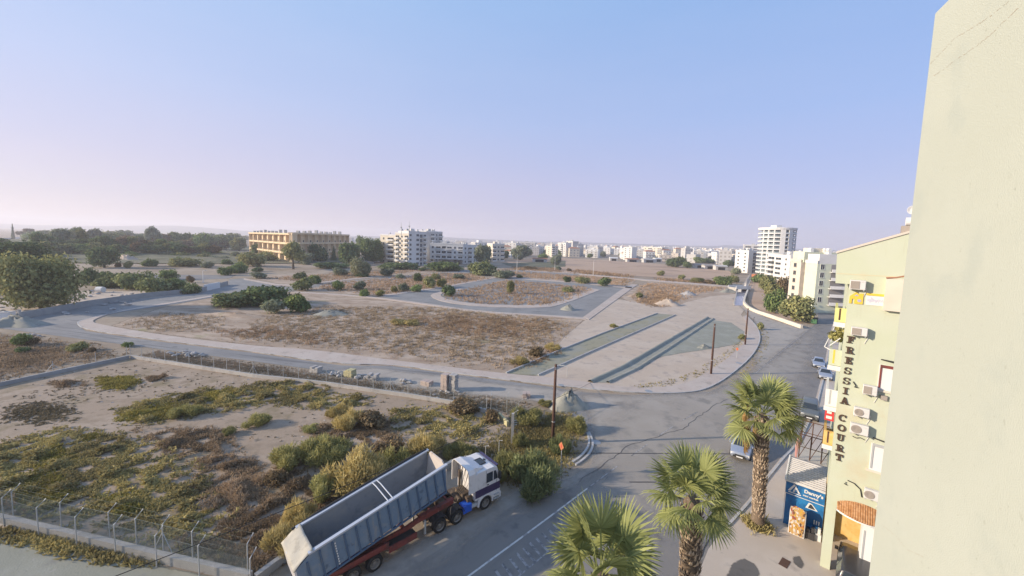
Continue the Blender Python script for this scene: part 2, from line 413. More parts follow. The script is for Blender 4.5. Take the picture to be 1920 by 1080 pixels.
# terrain: one sheet to the horizon with a low wooded rise on the left
RC1 = survey(230,462); RC2 = survey(10,452,9.0)
def rise(X,Y):
    a = np.exp(-(((X-RC1.x*1.02)/95)**2+((Y-RC1.y*1.02-20)/70)**2))
    b = np.exp(-(((X-RC2.x)/150)**2+((Y-RC2.y-25)/60)**2))
    return np.maximum(9.0*a, 9.5*b)
xs = np.concatenate([np.linspace(-6000,-450,20), np.linspace(-420,420,120), np.linspace(450,6000,20)])
ys = np.concatenate([np.linspace(-60,150,40), np.linspace(156,520,70), np.linspace(560,6500,30)])
X,Y = np.meshgrid(xs,ys); Z = np.where((X<-60)&(Y>170), rise(X,Y), 0.0)
idx = np.arange(X.size).reshape(X.shape)
q = np.stack([idx[:-1,:-1],idx[:-1,1:],idx[1:,1:],idx[1:,:-1]],-1).reshape(-1,4)
g = npmesh('ground', np.stack([X.ravel(),Y.ravel(),Z.ravel()],-1), q, M['earth'], smooth=True); g['kind'] = 'structure'

# soft zones (each 4 mm above the one below)
lot_poly = G([(-260,985),(0,985),(245,1040),(480,1088),(545,1048),(700,960),(850,880),(960,806),(948,784),(905,772),(765,742),(610,720),(475,706),(355,686),(245,670),(120,694),(0,722),(-160,760)])
zone('lot_ground', lot_poly, .004, M['lot_earth'], .4, .8)
M['lot_earth'].node_tree  # plain opaque
zone('field', G([(940,488),(1060,484),(1133,488),(1267,497),(1380,510),(1367,527),(1220,519),(1087,512),(985,503)]), .004, M['brown_field'], 4, 3)
zone('dry_plot', G([(205,612),(300,578),(400,556),(500,545),(547,546),(710,558),(830,571),(1040,592),(1094,600),(1010,690),(960,703),(833,687),(700,672),(500,650),(333,630),(230,615)]), .004, M['dry_grass'], 2.5, 1.2)
zone('dry_plot', G([(818,553),(862,543),(948,524),(1100,538),(1120,545),(1060,568),(1023,575),(905,572),(835,563)]), .008, M['dry_grass'], 1.5, 1.0)
zone('dry_plot', G([(560,543),(600,533),(820,512),(870,512),(925,523),(820,541),(716,556),(620,549)]), .008, M['dry_grass'], 2, 1.2)
zone('dry_plot', G([(470,520),(560,512),(700,508),(830,505),(810,511),(587,531),(535,535)]), .008, M['dry_grass'], 2, 1.5)
zone('dry_plot', G([(870,510),(925,505),(1080,515),(1195,524),(1180,537),(1085,530),(945,518)]), .008, M['dry_grass'], 2, 1.5)
zone('dry_plot', G([(1185,541),(1215,528),(1380,539),(1390,548),(1330,560),(1300,572),(1240,578),(1180,566),(1160,556)]), .008, M['dry_grass'], 2.5, 1.2)
zone('rubble_ground', G([(-120,590),(0,560),(140,545),(380,548),(365,556),(167,578),(37,597),(-120,620)]), .008, M['sand'], 3, 1.5)
zone('car_park', G([(110,476),(225,479),(420,486),(490,495),(430,522),(300,528),(170,527),(150,500)]), .004, M['lot_tar'], 4, 2.5)
zone('sandy_path', G([(1100,597),(1150,560),(1190,566),(1240,578),(1330,556),(1390,550),(1400,575),(1390,590),(1410,620),(1405,650),(1370,672),(1310,712),(1260,729),(1187,730),(1100,719),(1007,707),(1000,700),(1060,630)]), .008, M['sand'], 1.2, .7)
zone('sandy_path', G([(1375,560),(1385,553),(1398,575),(1440,597),(1503,617),(1530,615),(1500,640),(1450,690),(1420,705),(1418,668),(1431,637),(1424,613),(1404,592)]), .012, M['dust'], 1.5, .7)
zone('canal_bank', G([(1401,545),(1412,518),(1420,518),(1430,540),(1450,575),(1505,605),(1500,612),(1440,590),(1405,570)]), .012, M['brown_field'], 1, .7)

M['scrub'] = mat('scrub',(.12,.125,.075),[((.17,.165,.105),.05,.42,.6),((.085,.09,.055),.12,.5,.66),((.20,.175,.125),.03,.58,.7)],.97,.8,2,edge=(.03,.7))
zone('scrubland', [Vector((RC1.x*1.02+175*math.cos(t),RC1.y*1.02+20+120*math.sin(t),0)) for t in np.linspace(0,6.1,30)], .40, M['scrub'], 14, 5, hump=lambda X,Y,e: rise(X,Y))
zone('scrubland', [Vector((RC2.x+250*math.cos(t),RC2.y+25+105*math.sin(t),0)) for t in np.linspace(0,6.1,30)], .36, M['scrub'], 14, 5, hump=lambda X,Y,e: rise(X,Y))
zone('scrubland', G([(560,492),(700,497),(800,497),(870,500),(870,508),(700,506),(560,505)]), .006, M['scrub'], 5, 3)
zone('scrubland', G([(940,494),(1060,489),(1060,500),(985,506)]), .006, M['scrub'], 5, 3)
# asphalt roads
R_kerb = [(1262,1190),(1300,1082),(1318,1066),(1332,1031),(1363,988),(1406,939),(1437,897),(1469,858),(1497,830),(1530,760),(1548,690),(1556,640),(1566,600),(1578,560)]
L_edge = [(1540,560),(1531,605),(1500,632),(1477,648),(1417,697),(1330,735),(1183,742),(1085,735),(1090,780),(1120,840),(1106,880),(1060,900),(985,925),(860,1000),(640,1150)]
main_road = sheet('main_road', [p for p in G(L_edge[::-1])]+[p for p in G(R_kerb[::-1])], .014, M['asphalt'])
side_up = [(-170,588),(0,604),(60,600),(150,600),(143,607),(160,621),(300,641),(467,661),(640,686),(733,686),(833,700),(1040,727),(1090,737)]
side_lo = [(1105,800),(1062,770),(1010,753),(900,735),(817,728),(700,709),(587,693),(467,677),(300,655),(167,638),(53,623),(0,616),(-170,600)]
sheet('side_road', G(side_up)+G(side_lo), .018, M['side_tar'])
sheet('far_road', G([(37,600),(167,574),(267,560),(377,549),(427,535),(430,524),(455,522),(540,538),(597,532),(817,512),(867,507),(985,507),(1085,515),(1080,518),(960,511),(885,511),(848,516),(612,536),(560,544),(548,547),(475,549),(413,555),(333,570),(233,584),(180,595),(150,604),(120,608)]), .014, M['new_asphalt'])
sheet('loop_road', G([(708,556),(720,553),(827,539),(935,519),(975,520),(1090,532),(1185,541),(1178,546),(1104,600),(1040,594),(900,583),(790,568)]), .014, M['new_asphalt'])
zone('loose_dust', G([(1090,742),(1183,744),(1330,738),(1420,700),(1500,636),(1470,690),(1380,760),(1290,800),(1190,850),(1060,920),(985,945),(880,1010),(700,1150),(560,1150),(700,1060),(900,960),(985,920),(1070,895),(1112,860),(1120,830)]), .022, M['dust'], 2.2, .5)
zone('loose_dust', G([(1120,838),(1183,746),(1330,740),(1477,655),(1528,612),(1516,690),(1466,800),(1396,868),(1300,935),(1200,985),(1120,930)]), .022, M['dust_thin'], 3.0, .6)
zone('loose_dust', G([(560,700),(700,715),(820,735),(940,745),(1060,760),(1085,735),(950,722),(830,706),(700,690)]), .026, M['dust'], 1.6, .5)
zone('gravel_apron', G([(-300,1010),(0,995),(150,1030),(330,1068),(480,1105),(300,1300),(-400,1300)]), .008, M['grey_gravel'], .8, .5)
# road under construction: beds between kerb rows
K1 = [(950,701),(1050,658),(1130,626),(1233,588)]; K2 = [(1010,705),(1110,660),(1190,625),(1267,591)]
sheet('road_bed', G(K1)+G(K2[::-1]), .02, M['olive_gravel'])
T1 = [(1107,717),(1170,688),(1230,653),(1327,596)]; T2 = [(1140,718),(1195,692),(1250,657),(1338,598)]
sheet('trench_bed', G(T1)+G(T2[::-1]), .02, M['heap_gravel'])
zone('gravel_patch', G([(1334,600),(1370,605),(1395,622),(1385,645),(1330,655),(1280,662),(1235,670),(1200,693),(1195,692),(1250,657)]), .024, M['grey_gravel'], 1.0, .5)
def berm(name, pl, w, h, m, label=None):
    pts = resample(pl, 1.2); mb = MB(); V = []; F = []
    L_ = offset_pl(pts, w/2); R_ = offset_pl(pts, -w/2)
    for i,(a,b,c) in enumerate(zip(L_,pts,R_)):
        k = h*random.uniform(.88,1.08); j = random.uniform(-.05,.05)
        V += [(a.x,a.y,-.02),(a.x*.6+b.x*.4,a.y*.6+b.y*.4,k*.8),(b.x+j,b.y,k),(c.x*.6+b.x*.4,c.y*.6+b.y*.4,k*.7),(c.x,c.y,-.02)]
    for i in range(len(pts)-1):
        for j in range(4): F.append((5*i+j,5*i+5+j,5*i+6+j,5*i+1+j))
    mb.add(V,F); o = mb.build(name,m,smooth=True); o['kind'] = 'structure'; return o
berm('trench_bank', G(T1), 1.0, .40, M['heap_gravel'])
berm('trench_bank', G(T2), .7, .30, M['heap_gravel'])
def kerb_row(pl, label):
    o = kerb_stones('kerb_row', pl, M['kerb'], .18, .26, 1.0, None, 1, None)
    tag(o, label, 'kerb')
kerb_row(G(K1), 'row of pale kerb stones along the left side of the unfinished gravel road bed')
kerb_row(G(K2), 'row of pale kerb stones along the right side of the unfinished gravel road bed')

# pavements
PA_road = smooth_pl(G([(413,554),(333,568),(233,583),(180,594),(150,602),(142,607),(158,619),(300,639),(467,659),(640,684),(733,684),(833,698),(900,707),(1040,724),(1180,738),(1283,739),(1330,730),(1373,703),(1413,667),(1428,637),(1421,613),(1400,592)]),2)
PA_in = smooth_pl(G([(413,552),(333,565),(240,580),(207,588),(178,599),(173,603),(180,608),(300,629),(467,649),(600,658),(700,672),(833,688),(967,704),(1040,709),(1100,718),(1187,729),(1260,727),(1313,710),(1367,671),(1400,640),(1404,613),(1393,594)]),2)
pv = strip_between('pavement', PA_road, PA_in, .13, M['pavement'], 150)
kerb_stones('kerb', PA_road, M['kerb'], .17, .15, 1.0, pv, 1)
def pav(A,B,n=50):
    a,b = smooth_pl(G(A),1), smooth_pl(G(B),1)
    o = strip_between('pavement', a, b, .13, M['pavement'], n); return o
pav([(1094,596),(1040,592),(900,584),(790,568),(710,558),(640,552),(553,547)], [(1100,600),(1040,594.5),(900,587),(790,571),(710,560),(640,554),(548,549)])
pav([(1104,600),(1185,541),(1196,534)], [(1094,595),(1169,540),(1185,533)],20)
pav([(862,541.5),(812,550),(806,556),(830,567),(900,575.5),(1020,579),(1062,569),(1125,544)], [(870,542.5),(832,549),(824,554),(840,563),(900,571.5),(1010,573),(1045,567),(1108,540.5)])
pav([(945,521),(1090,531.5),(1185,541)], [(945,519.5),(1090,530),(1185,539)],30)
pav([(720,556),(827,540.5),(935,520.5)], [(714,554),(822,538.5),(930,519.5)],30)
pav([(457,524),(540,539.5),(597,531),(700,520.5)], [(457,522),(542,537),(597,529.5),(700,519)],40)
pav([(600,536),(700,526),(820,512)], [(600,537.5),(700,527.5),(822,513)],30)
pav([(1085,513),(1195,522.5),(1220,525),(1380,536.5)], [(1085,514.5),(1195,524.5),(1220,527.5),(1380,539)],40)
pav([(985,508),(1085,513)], [(985,506.5),(1085,511.5)],12)
rp = sheet('forecourt', G([(1255,1190),(1296,1082),(1314,1066),(1328,1031),(1359,988),(1402,939),(1433,897),(1465,858),(1494,830),(1526,760),(1545,690),(1553,640),(1563,600)])+[Vector((120,110,0)),Vector((60,10,0)),Vector((20,8,0))], .03, M['forecourt'])
FP_line = G([(1363,986),(1406,939),(1437,897),(1469,858),(1497,830),(1530,760),(1548,690),(1556,640),(1566,600)])
kb = kerb_stones('kerb', FP_line, M['kerb'], .16, .15, 1.0, rp, -1)
kerb_stones('kerb', smooth_pl(G([(1363,986),(1372,998),(1395,1010),(1418,1018)]),2), M['kerb'], .14, .16, .5, rp, 1)
# round kerbs at the corner by the tall bush
for off,lab in ((0,'outer'),(1,'inner')):
    pl = smooth_pl(G([(1102,810),(1111,832),(1105,850),(1090,864),(1074,874)] if off==0 else [(1099,811),(1104,830),(1097,846),(1083,860),(1068,869)]),2)
    o = kerb_stones('corner_kerb', pl, M['kerb'], .2, .15, .9, None, 1, None)
    tag(o, 'curved pale kerb on the %s side of the corner by the tall green bush' % lab, 'kerb')
# utility covers, drain grates, stains
def cover(p, r, lab, z=.036, rect=False):
    mb = MB()
    if rect: mb.box(-r,r,-r*.55,r*.55,0,.012)
    else: mb.lathe([(0,.012),(r,.012),(r,0)],14)
    o = mb.build('utility_cover', M['rust_wood'] if rect else M['steel']); o.location = (p.x,p.y,z+ZB*(z<.1)); o.rotation_euler = (0,0,.7)
    tag(o, lab, 'cover')
cover(survey(1471,1057), .42, 'rusty rectangular utility cover in the forecourt beside the arched porch', .034, True)
cover(survey(1216,735), .5, 'dark round cover in the pavement at the bend of the corner', .133)
cover(survey(1385,682), .5, 'dark round cover in the pavement past the second pole', .133)
cover(survey(1052,724), .45, 'small dark cover in the pavement behind the tall near pole', .133)
cover(survey(1118,830), .45, 'dark cover set in the road beside the curved corner kerb', .027)
def stain(pts, m, z): return zone('stain', G(pts), z, m, .5, .15)
M['stain'] = mat('stain', (.14,.135,.13), [((.10,.095,.09),.8,.5,.7)], .8, edge=(1.2,.8,.75))
stain([(1362,1082),(1372,1060),(1395,1048),(1415,1058),(1424,1075),(1420,1095),(1370,1100)], M['stain'], .034)
stain([(1487,1046),(1500,1044),(1508,1060),(1500,1068),(1490,1058)], M['stain'], .034)
# road markings
def line(A, w, m, z, name='road_line', dash=None):
    z += ZB; pl = resample(smooth_pl(A,1), .8); mb = MB(); L_ = offset_pl(pl,w/2); R_ = offset_pl(pl,-w/2)
    for i in range(len(pl)-1):
        if dash and (i % dash[0]) >= dash[1]: continue
        mb.quad((R_[i].x,R_[i].y,z),(R_[i+1].x,R_[i+1].y,z),(L_[i+1].x,L_[i+1].y,z),(L_[i].x,L_[i].y,z))
    o = mb.build(name,m); o['kind'] = 'structure'; return o
line(G([(868,1090),(882,1079),(1027,973),(1101,917)]), .13, M['paint_white'], .03)
line(G([(1101,917),(1175,862),(1260,800),(1330,760)]), .10, M['paint_faded'], .03, dash=(7,4))
line(G([(1192,981),(1260,925),(1320,868),(1420,770),(1500,690),(1555,625)]), .10, M['paint_faded'], .018)
line(G([(1417,700),(1477,650),(1532,606)]), .10, M['paint_faded'], .03)
a0, a1 = survey(905,1082), survey(1006,1004); ax = (a1-a0).normalized(); nrm = Vector((ax.y,-ax.x,0))
for i in range(17):
    p = a0+ax*(i*.62-1.0)+nrm*.15; mb = MB(); q = p+nrm*1.25-ax*.25; t = ax*.09
    mb.quad(*[k[:2]+(.019+ZB,) for k in (p-t,q-t,q+t,p+t)])
    o = mb.build('hatch_bar', M['paint_faded']); o['kind'] = 'structure'
line([a0+nrm*1.45-ax*2, a0+nrm*1.45+ax*8], .10, M['paint_faded'], .019)
M['tar'] = plain('tar', (.05,.05,.052), .7)
for pl in ([(1085,905),(1120,880),(1180,835),(1200,830),(1280,805),(1340,760),(1400,735)],[(1300,1075),(1330,1010),(1350,980)]):
    P = resample(G(pl),.6); P = [p+Vector((random.uniform(-.12,.12),random.uniform(-.12,.12))) for p in P]
    mb = MB(); L_ = offset_pl(P,.03); R_ = offset_pl(P,-.03)
    for i in range(len(P)-1): mb.quad((R_[i].x,R_[i].y,.034+ZB),(R_[i+1].x,R_[i+1].y,.034+ZB),(L_[i+1].x,L_[i+1].y,.034+ZB),(L_[i].x,L_[i].y,.034+ZB))
    o = mb.build('tar_seam', M['tar']); o['kind'] = 'structure'
for (a,b) in (((1020,850),(1375,852)),((1180,905),(1290,905))):
    o = line(G([a,b]), .12, M['tar'], .034, 'tar_seam')

# ------------------------------------------------------------------ canal, retaining wall, bridge
cl = G([(1376,572),(1383,548),(1384,540)]); cr = G([(1393,572),(1400,548),(1401,540)])
o = sheet('canal_water', G([(1376,573),(1384,541),(1401,541),(1394,573)]), .03, M['water'])
def wall_run(name, pl, w, h, m, label, cat='wall', joints=None):
    pts = [Vector((p[0],p[1])) for p in pl]; L_ = offset_pl(pts,w/2); R_ = offset_pl(pts,-w/2); mb = MB()
    V = []
    for a,b in zip(L_,R_): V += [(a.x,a.y,-.1),(a.x,a.y,h),(b.x,b.y,h),(b.x,b.y,-.1)]
    F = []
    for i in range(len(pts)-1):
        k = 4*i; F += [(k,k+1,k+5,k+4),(k+1,k+2,k+6,k+5),(k+2,k+3,k+7,k+6)]
    F += [(3,2,1,0),(4*len(pts)-4,4*len(pts)-3,4*len(pts)-2,4*len(pts)-1)]
    mb.add(V,F); o = mb.build(name,m); tag(o,label,cat); return o
wall_run('canal_wall', smooth_pl(G([(1404,541),(1394,566),(1396,573),(1410,584),(1450,597),(1503,616)]),2), .6, .9, M['cream'], 'cream concrete wall curving from the canal bridge down to the street')
wall_run('canal_wall', G([(1376,572),(1383,541)]), .4, .5, M['concrete'], 'low concrete lip on the left bank of the canal')
b0, b1 = survey(1381,546), survey(1403,546); d_ = (b1-b0).normalized(); ang = math.atan2(d_.y,d_.x); Lb = (b1-b0).length
rb = root('canal_bridge', 'small pale concrete bridge crossing the canal beside the tree row', 'bridge', (b0.x,b0.y,0), ang)
MB().box(-.6,Lb+.6,-.3,4.2,1.25,1.6).build('deck', M['concrete'], rb)
MB().box(-.8,Lb+.8,-.55,-.302,.95,2.4).build('parapet', M['white_wall'], rb)
MB().box(-.8,Lb+.8,4.202,4.45,1.1,2.4).build('parapet', M['white_wall'], rb)
MB().box(-.7,-.1,-.25,4.15,0,1.24).build('abutment', M['concrete'], rb); MB().box(Lb+.1,Lb+.7,-.25,4.15,0,1.24).build('abutment', M['concrete'], rb)
for k,(p,q) in enumerate((((1392,538),(1407,514)),((1402,539),(1414,513)))):
    A,B = survey(*p), survey(*q); mb = MB(); n = 12
    for i in range(n+1):
        c = A.lerp(B,i/n); mb.tube([(c.x,c.y,0),(c.x,c.y,1.15)],.06,4)
    for z in (.55,1.1): mb.tube([(A.x,A.y,z),(B.x,B.y,z)],.05,4)
    o = mb.build('canal_railing', M['galv']); tag(o, ('left' if k==0 else 'right')+' pale metal railing along the canal beyond the bridge','railing')
o = sheet('canal_water', G([(1391,539),(1408,513),(1413,513),(1401,539)]), .028, M['water'])
pr = survey(1415,520); o = MB().box(-2,2,-1.2,1.2,0,2.2).build('red_skip', M['orange']); o.location = pr; o.rotation_euler = (0,0,.6)
tag(o,'small red container at the far end of the canal path','container')

# long low walls at left
wl = G([(37,598),(100,587),(167,574),(267,559),(377,548),(427,534)])
wall_run('boundary_wall', wl, .3, 1.5, M['wall_block'], 'long low blue grey block wall behind the left junction road')
p = survey(37,600); o = MB().box(-.22,.22,-.22,.22,0,2.1).box(-.28,.28,-.28,.28,2.1,2.22).build('gate_pillar', M['concrete']); o.location = p; tag(o,'pale concrete gate pillar at the left end of the long low wall','pillar')
p = survey(12,600); rt_ = root('water_tank','white square water tank standing at the left picture edge beside the gate pillar','tank',(p.x,p.y,0),.3)
MB().box(-1,1,-.9,.9,.0,1.7).build('tank_body',M['white_wall'],rt_); MB().box(-1.06,1.06,-.96,.96,1.7,1.8).build('lid',M['roof_slab'],rt_); MB().lathe([(.3,1.8),(.3,1.95),(0,1.97)],10).build('hatch',M['galv'],rt_)
wall_run('boundary_wall', G([(383,546),(412,540)]), .3, 2.2, M['white_wall'], 'short white wall panel where the far roads meet')
wall_run('boundary_wall', G([(320,478),(360,474),(420,475),(470,478)]), .4, 1.6, M['white_wall'], 'pale boundary wall below the wooded rise')
wall_run('boundary_wall', G([(575,487),(640,488),(700,496)]), .4, 2.0, M['wall_block'], 'low grey wall in front of the tan hotel building')
wall_run('boundary_wall', G([(-60,452),(0,449),(38,447)]), .4, 2.0, M['white_wall'], 'white wall beside the cypress at far left')

# ------------------------------------------------------------------ lot walls and fences
TOPW = G([(245,671),(355,688),(475,707),(560,716),(612,722),(700,735),(765,744),(850,758),(912,774)])
wall_run('lot_wall', TOPW, .3, .45, M['concrete'], 'low concrete footing wall along the far side of the weedy lot')
wall_run('lot_wall', G([(242,672),(120,698),(0,724),(-160,762)]), .3, .5, M['wall_block'], 'low grey footing wall along the left side of the weedy lot')
BOTW = G([(-260,922),(0,980),(120,1008),(205,1028),(300,1052),(400,1074),(470,1090)])
wall_run('lot_wall', BOTW, .32, .55, M['concrete'], 'concrete footing wall under the near wire fence')
wall_run('lot_wall', G([(480,1092),(520,1062),(700,958),(850,872)]), .3, .5, M['wall_block'], 'low grey footing wall behind the parked tipper truck')
wall_run('lot_wall', G([(935,783),(952,800)]), .25, .6, M['yellow_block'], 'short yellow stub of wall at the corner of the weedy lot')
def fence(pl, label, step, h, arm, mpost, mesh_gap, brace=6, base=.0, side=1, wire_r=.0032, r=.033, armlen=.45):
    pts = resample(pl, step); p0 = pts[0]
    rt_ = root('wire_fence', label, 'fence', (p0.x,p0.y,0))
    for i,p in enumerate(pts):
        mb = MB(); t = (pts[min(i+1,len(pts)-1)]-pts[max(i-1,0)]).normalized(); nn = Vector((-t.y,t.x))*side
        x,y = p.x-p0.x,p.y-p0.y; lean = random.uniform(-.02,.02)
        pl_ = [(x,y,0),(x+lean,y,h)]
        if arm: pl_.append((x+nn.x*armlen,y+nn.y*armlen,h+armlen*.75))
        mb.tube(pl_, r, 6)
        mb.build('post', mpost, rt_)
        if brace and i % brace == 2:
            for s_ in (-1,1):
                b = MB(); b.tube([(x,y,h*.78),(x+t.x*s_*.95,y+t.y*s_*.95,.02)], r*.8, 5); b.build('brace', mpost, rt_)
    # chain-link netting: two families of crossing wires, plus the line wires
    P = resample(pl, .35); d = [0]
    for a,b in zip(P,P[1:]): d.append(d[-1]+(b-a).length)
    Lt = d[-1]
    def at(s_):
        s_ = min(max(s_,0),Lt); j = min(int(np.searchsorted(d,s_,'right'))-1,len(P)-2); a,b = P[j],P[j+1]
        k = a.lerp(b,(s_-d[j])/max(1e-9,d[j+1]-d[j])); return (k.x-p0.x,k.y-p0.y)
    mb = MB(); H = h-base-.05
    s_ = -H
    while s_ < Lt:
        for sg in (1,-1):
            a,b = s_,s_+H; za,zb = (base+.05,h) if sg==1 else (h,base+.05)
            if a < 0: za += (zb-za)*(-a)/H; a = 0
            if b > Lt: zb = za+(zb-za)*(Lt-a)/(b-a); b = Lt
            if b-a > .05:
                q,w_ = at(a),at(b); mb.tube([(q[0],q[1],za),(w_[0],w_[1],zb)],wire_r,3,cap=False)
        s_ += mesh_gap
    for z in (base+.06,(h+base)/2,h-.02):
        mb.tube([(at(x_)[0],at(x_)[1],z) for x_ in np.arange(0,Lt,step)],wire_r*1.3,3,cap=False)
    if arm:
        for f in (.4,.95):
            pp = []
            for i,p in enumerate(pts):
                t = (pts[min(i+1,len(pts)-1)]-pts[max(i-1,0)]).normalized(); nn = Vector((-t.y,t.x))*side
                pp.append((p.x-p0.x+nn.x*armlen*f,p.y-p0.y+nn.y*armlen*f,h+armlen*.75*f))
            mb.tube(pp,wire_r,3,cap=False)
    mb.build('netting', M['net'], rt_)
    return rt_
fence(G([(-120,963),(8,987),(73,1007),(144,1026),(217,1041),(294,1064),(374,1084),(470,1110)]), 'front wire fence with cranked posts along the gravel at bottom left', 2.9, 2.0, True, M['galv'], .11, 0, .1, 1)
fence(G([(-120,950),(26,980),(116,1002),(207,1022),(257,1035),(307,1047),(362,1061),(465,1086)]), 'second wire fence with cranked posts standing on the concrete footing wall', 2.4, 2.2, True, M['galv'], .11, 5, .5, 1)
fence(TOPW, 'long wire fence with thin posts on the far footing wall of the weedy lot', 2.35, 2.1, False, M['galv'], .2, 8, .45, 1, .005)
fence(G([(238,671),(180,684),(100,701),(0,724)]), 'sparse wire fence along the left side of the weedy lot', 5.5, 1.8, False, M['galv'], .35, 3, .4, 1, .004, .04)
fence(G([(963,808),(972,786),(950,775),(920,772)]), 'short wire fence with cranked posts at the corner of the weedy lot', 1.6, 2.0, True, M['galv'], .14, 0, .1, -1)
for (u,v,tv,lab) in ((870,905,855,'nearest the truck cab'),(910,868,836,'right of the truck cab'),(935,862,826,'tallest, near the thick concrete post')):
    P = survey(u,v); h = max(1.5,height_at(u,tv,P)); mb = MB(); mb.tube([(0,0,0),(0,0,h),(.3,-.05,h+.04)],.035,6); o = mb.build('cranked_post',M['galv']); o.location = P
    tag(o,'thin grey cranked fence post in the weeds, '+lab,'post')
P = survey(960,832); h = height_at(961,775,P)
t_ = root('fence_post','thick pale concrete corner post with short side arms beside the weeds','post',(P.x,P.y,0))
MB().box(-.13,.13,-.13,.13,0,h).build('shaft',M['concrete'],t_)
for k in range(3): MB().tube([(.1,0,h*.62+k*.22),(.45,.05,h*.62+k*.22+.05)],.03,5).build('arm',M['galv'],t_)

# ------------------------------------------------------------------ heaps and blocks beside the side road
def heap(c, rx, ry, h, m, name, label, seed=1, rz=0, rough=.17, cat='heap'):
    rg = np.random.default_rng(seed); n,k = 26,9; V = [(0,0,h)]; F = []
    ph = rg.uniform(0,6.28,4); am = rg.uniform(.05,.14,4)
    for j in range(1,k+1):
        f = j/k
        for i in range(n):
            th = 2*math.pi*i/n; rr = 1+sum(am[q_]*math.sin((q_+2)*th+ph[q_]) for q_ in range(4))
            z = h*max(0,(1-f**1.15))*(1+rg.normal(0,rough)) if j<k else -.05
            V.append((rx*f*rr*math.cos(th),ry*f*rr*math.sin(th),z))
    for i in range(n): F.append((0,1+i,1+(i+1)%n))
    for j in range(k-1):
        for i in range(n): a=1+j*n; F.append((a+i,a+n+i,a+n+(i+1)%n,a+(i+1)%n))
    mb = MB(); mb.add(V,F); o = mb.build(name,m,smooth=True); o.location=(c.x,c.y,0); o.rotation_euler=(0,0,rz); tag(o,label,cat); return o
heap(survey(1066,762), 2.5,1.9,1.75, M['heap_gravel'],'gravel_heap','tall pale grey gravel heap at the road junction behind the near pole',3)
heap(survey(1066,581), 2.6,2.0,1.5, M['heap_gravel'],'gravel_heap','small grey gravel heap on the bend of the far loop road',5)
heap(survey(1320,652), 1.6,.8,.75, M['heap_gravel'],'gravel_heap','low grey gravel heap on the patch left of the second pole',7,.5)
heap(survey(28,610), 6,3,1.9, M['heap_gravel'],'gravel_heap','broad dark gravel heap at the left picture edge by the road',9)
heap(survey(1365,548), 4,2.2,1.6, M['heap_gravel'],'gravel_heap','grey gravel heap beside the canal bridge',11)
heap(survey(1252,572), 5,2.4,2.0, M['heap_sand'],'earth_heap','pale earth heap beyond the end of the unfinished road',13)
heap(survey(1290,553), 4,2,1.5, M['stone'],'earth_heap','stony heap on the rough ground left of the canal',15)
heap(survey(1195,556), 4,2,1.4, M['heap_grass'],'earth_heap','grassy hump beside the right hand corner of the loop road',16)
heap(survey(620,590), 5,2.4,1.2, M['heap_gravel'],'gravel_heap','low grey gravel heap right of the dark bushes in the dry plot',17)
heap(survey(440,592), 9,2.2,.8, M['heap_grass'],'earth_heap','long earth heap in front of the dark bush mass in the dry plot',18)
heap(survey(238,491), 9,4,4.2, M['heap_sand'],'earth_heap','large pale sand heap on the grey open ground at left',19)
def rock(rg, r, m, flat=.6):
    bm = bmesh.new(); bmesh.ops.create_icosphere(bm, subdivisions=1, radius=r)
    for v in bm.verts: v.co *= rg.uniform(.72,1.2); v.co.z *= flat
    me = bpy.data.meshes.new('stone'); bm.to_mesh(me); bm.free(); me.materials.append(m); return me
rg0 = random.Random(3)
rocks = [rock(rg0,1,M['stone']) for _ in range(6)]
drocks = [rock(rg0,1,M['rock_dark'],.45) for _ in range(5)]
def rubble(u,v,n,spread,size,label,m=None):
    P = survey(u,v); t_ = root('rubble_heap',label,'rubble',(P.x,P.y,0))
    for i in range(n):
        a = random.uniform(0,6.28); d = spread*math.sqrt(random.random()); s_ = size*random.uniform(.5,1.2)
        o = link('stone', random.choice(rocks), t_, (d*math.cos(a), d*.6*math.sin(a), s_*.4+max(0,(1-d/spread))*size*random.uniform(.2,1.1)), random.uniform(0,6), (s_,s_*random.uniform(.6,1),s_*random.uniform(.6,1)))
def blockpile(u,v,rows,w,m,label,rz=.2,jit=.04,d=1.0,bh=.22,bw=.48):
    """stacked slabs: each block its own piece"""
    P = survey(u,v); t_ = root('block_pile',label,'block pile',(P.x,P.y,0),rz)
    proto = MB().box(-bw/2+.008,bw/2-.008,-d/2,d/2,0,bh-.014).build('block',m,t_); n = max(1,round(w/bw)); first=True
    t_.rotation_euler[2] = rz-.55
    for r in range(rows):
        for k in range(n):
            if r == rows-1 and random.random() < .25 and not first: continue
            o = proto if first else link('block',proto.data,t_); first = False
            o.location = ((k-(n-1)/2)*bw+random.uniform(-jit,jit), random.uniform(-jit,jit), r*bh); o.rotation_euler = (0,0,random.uniform(-jit,jit))
    return t_
blockpile(593,698,4,1.5,M['stone'],'square stack of grey concrete blocks, leftmost beside the side road')
rubble(631,704,12,1.3,.42,'loose heap of broken grey blocks right of the leftmost stack')
blockpile(656,706,5,1.5,M['yellow_block'],'stack of yellowish blocks beside the side road')
rubble(679,709,14,1.0,.42,'heap of pale broken blocks right of the yellowish stack')
blockpile(699,712,4,1.4,M['stone'],'tumbled stack of white grey blocks left of the gap in the row',.4,.1)
rubble(757,718,16,1.1,.42,'rounded heap of white broken blocks standing alone near the middle of the row')
blockpile(800,722,3,1.6,M['tile_pink'],'low stack of pinkish paving blocks left of the tallest stacks',.1)
blockpile(835,731,10,.95,M['tile_pink'],'tall pinkish paving block stack, left one of the pair',.12,.03,.9)
blockpile(850,732,10,.95,M['stone'],'tall pale paving block stack, right one of the pair',.15,.05,.9)
rubble(840,741,14,2.4,.28,'scatter of broken slabs at the foot of the tall block stacks')
rubble(990+2,748,4,.5,.16,'few stones beside the pink block crate at the junction')
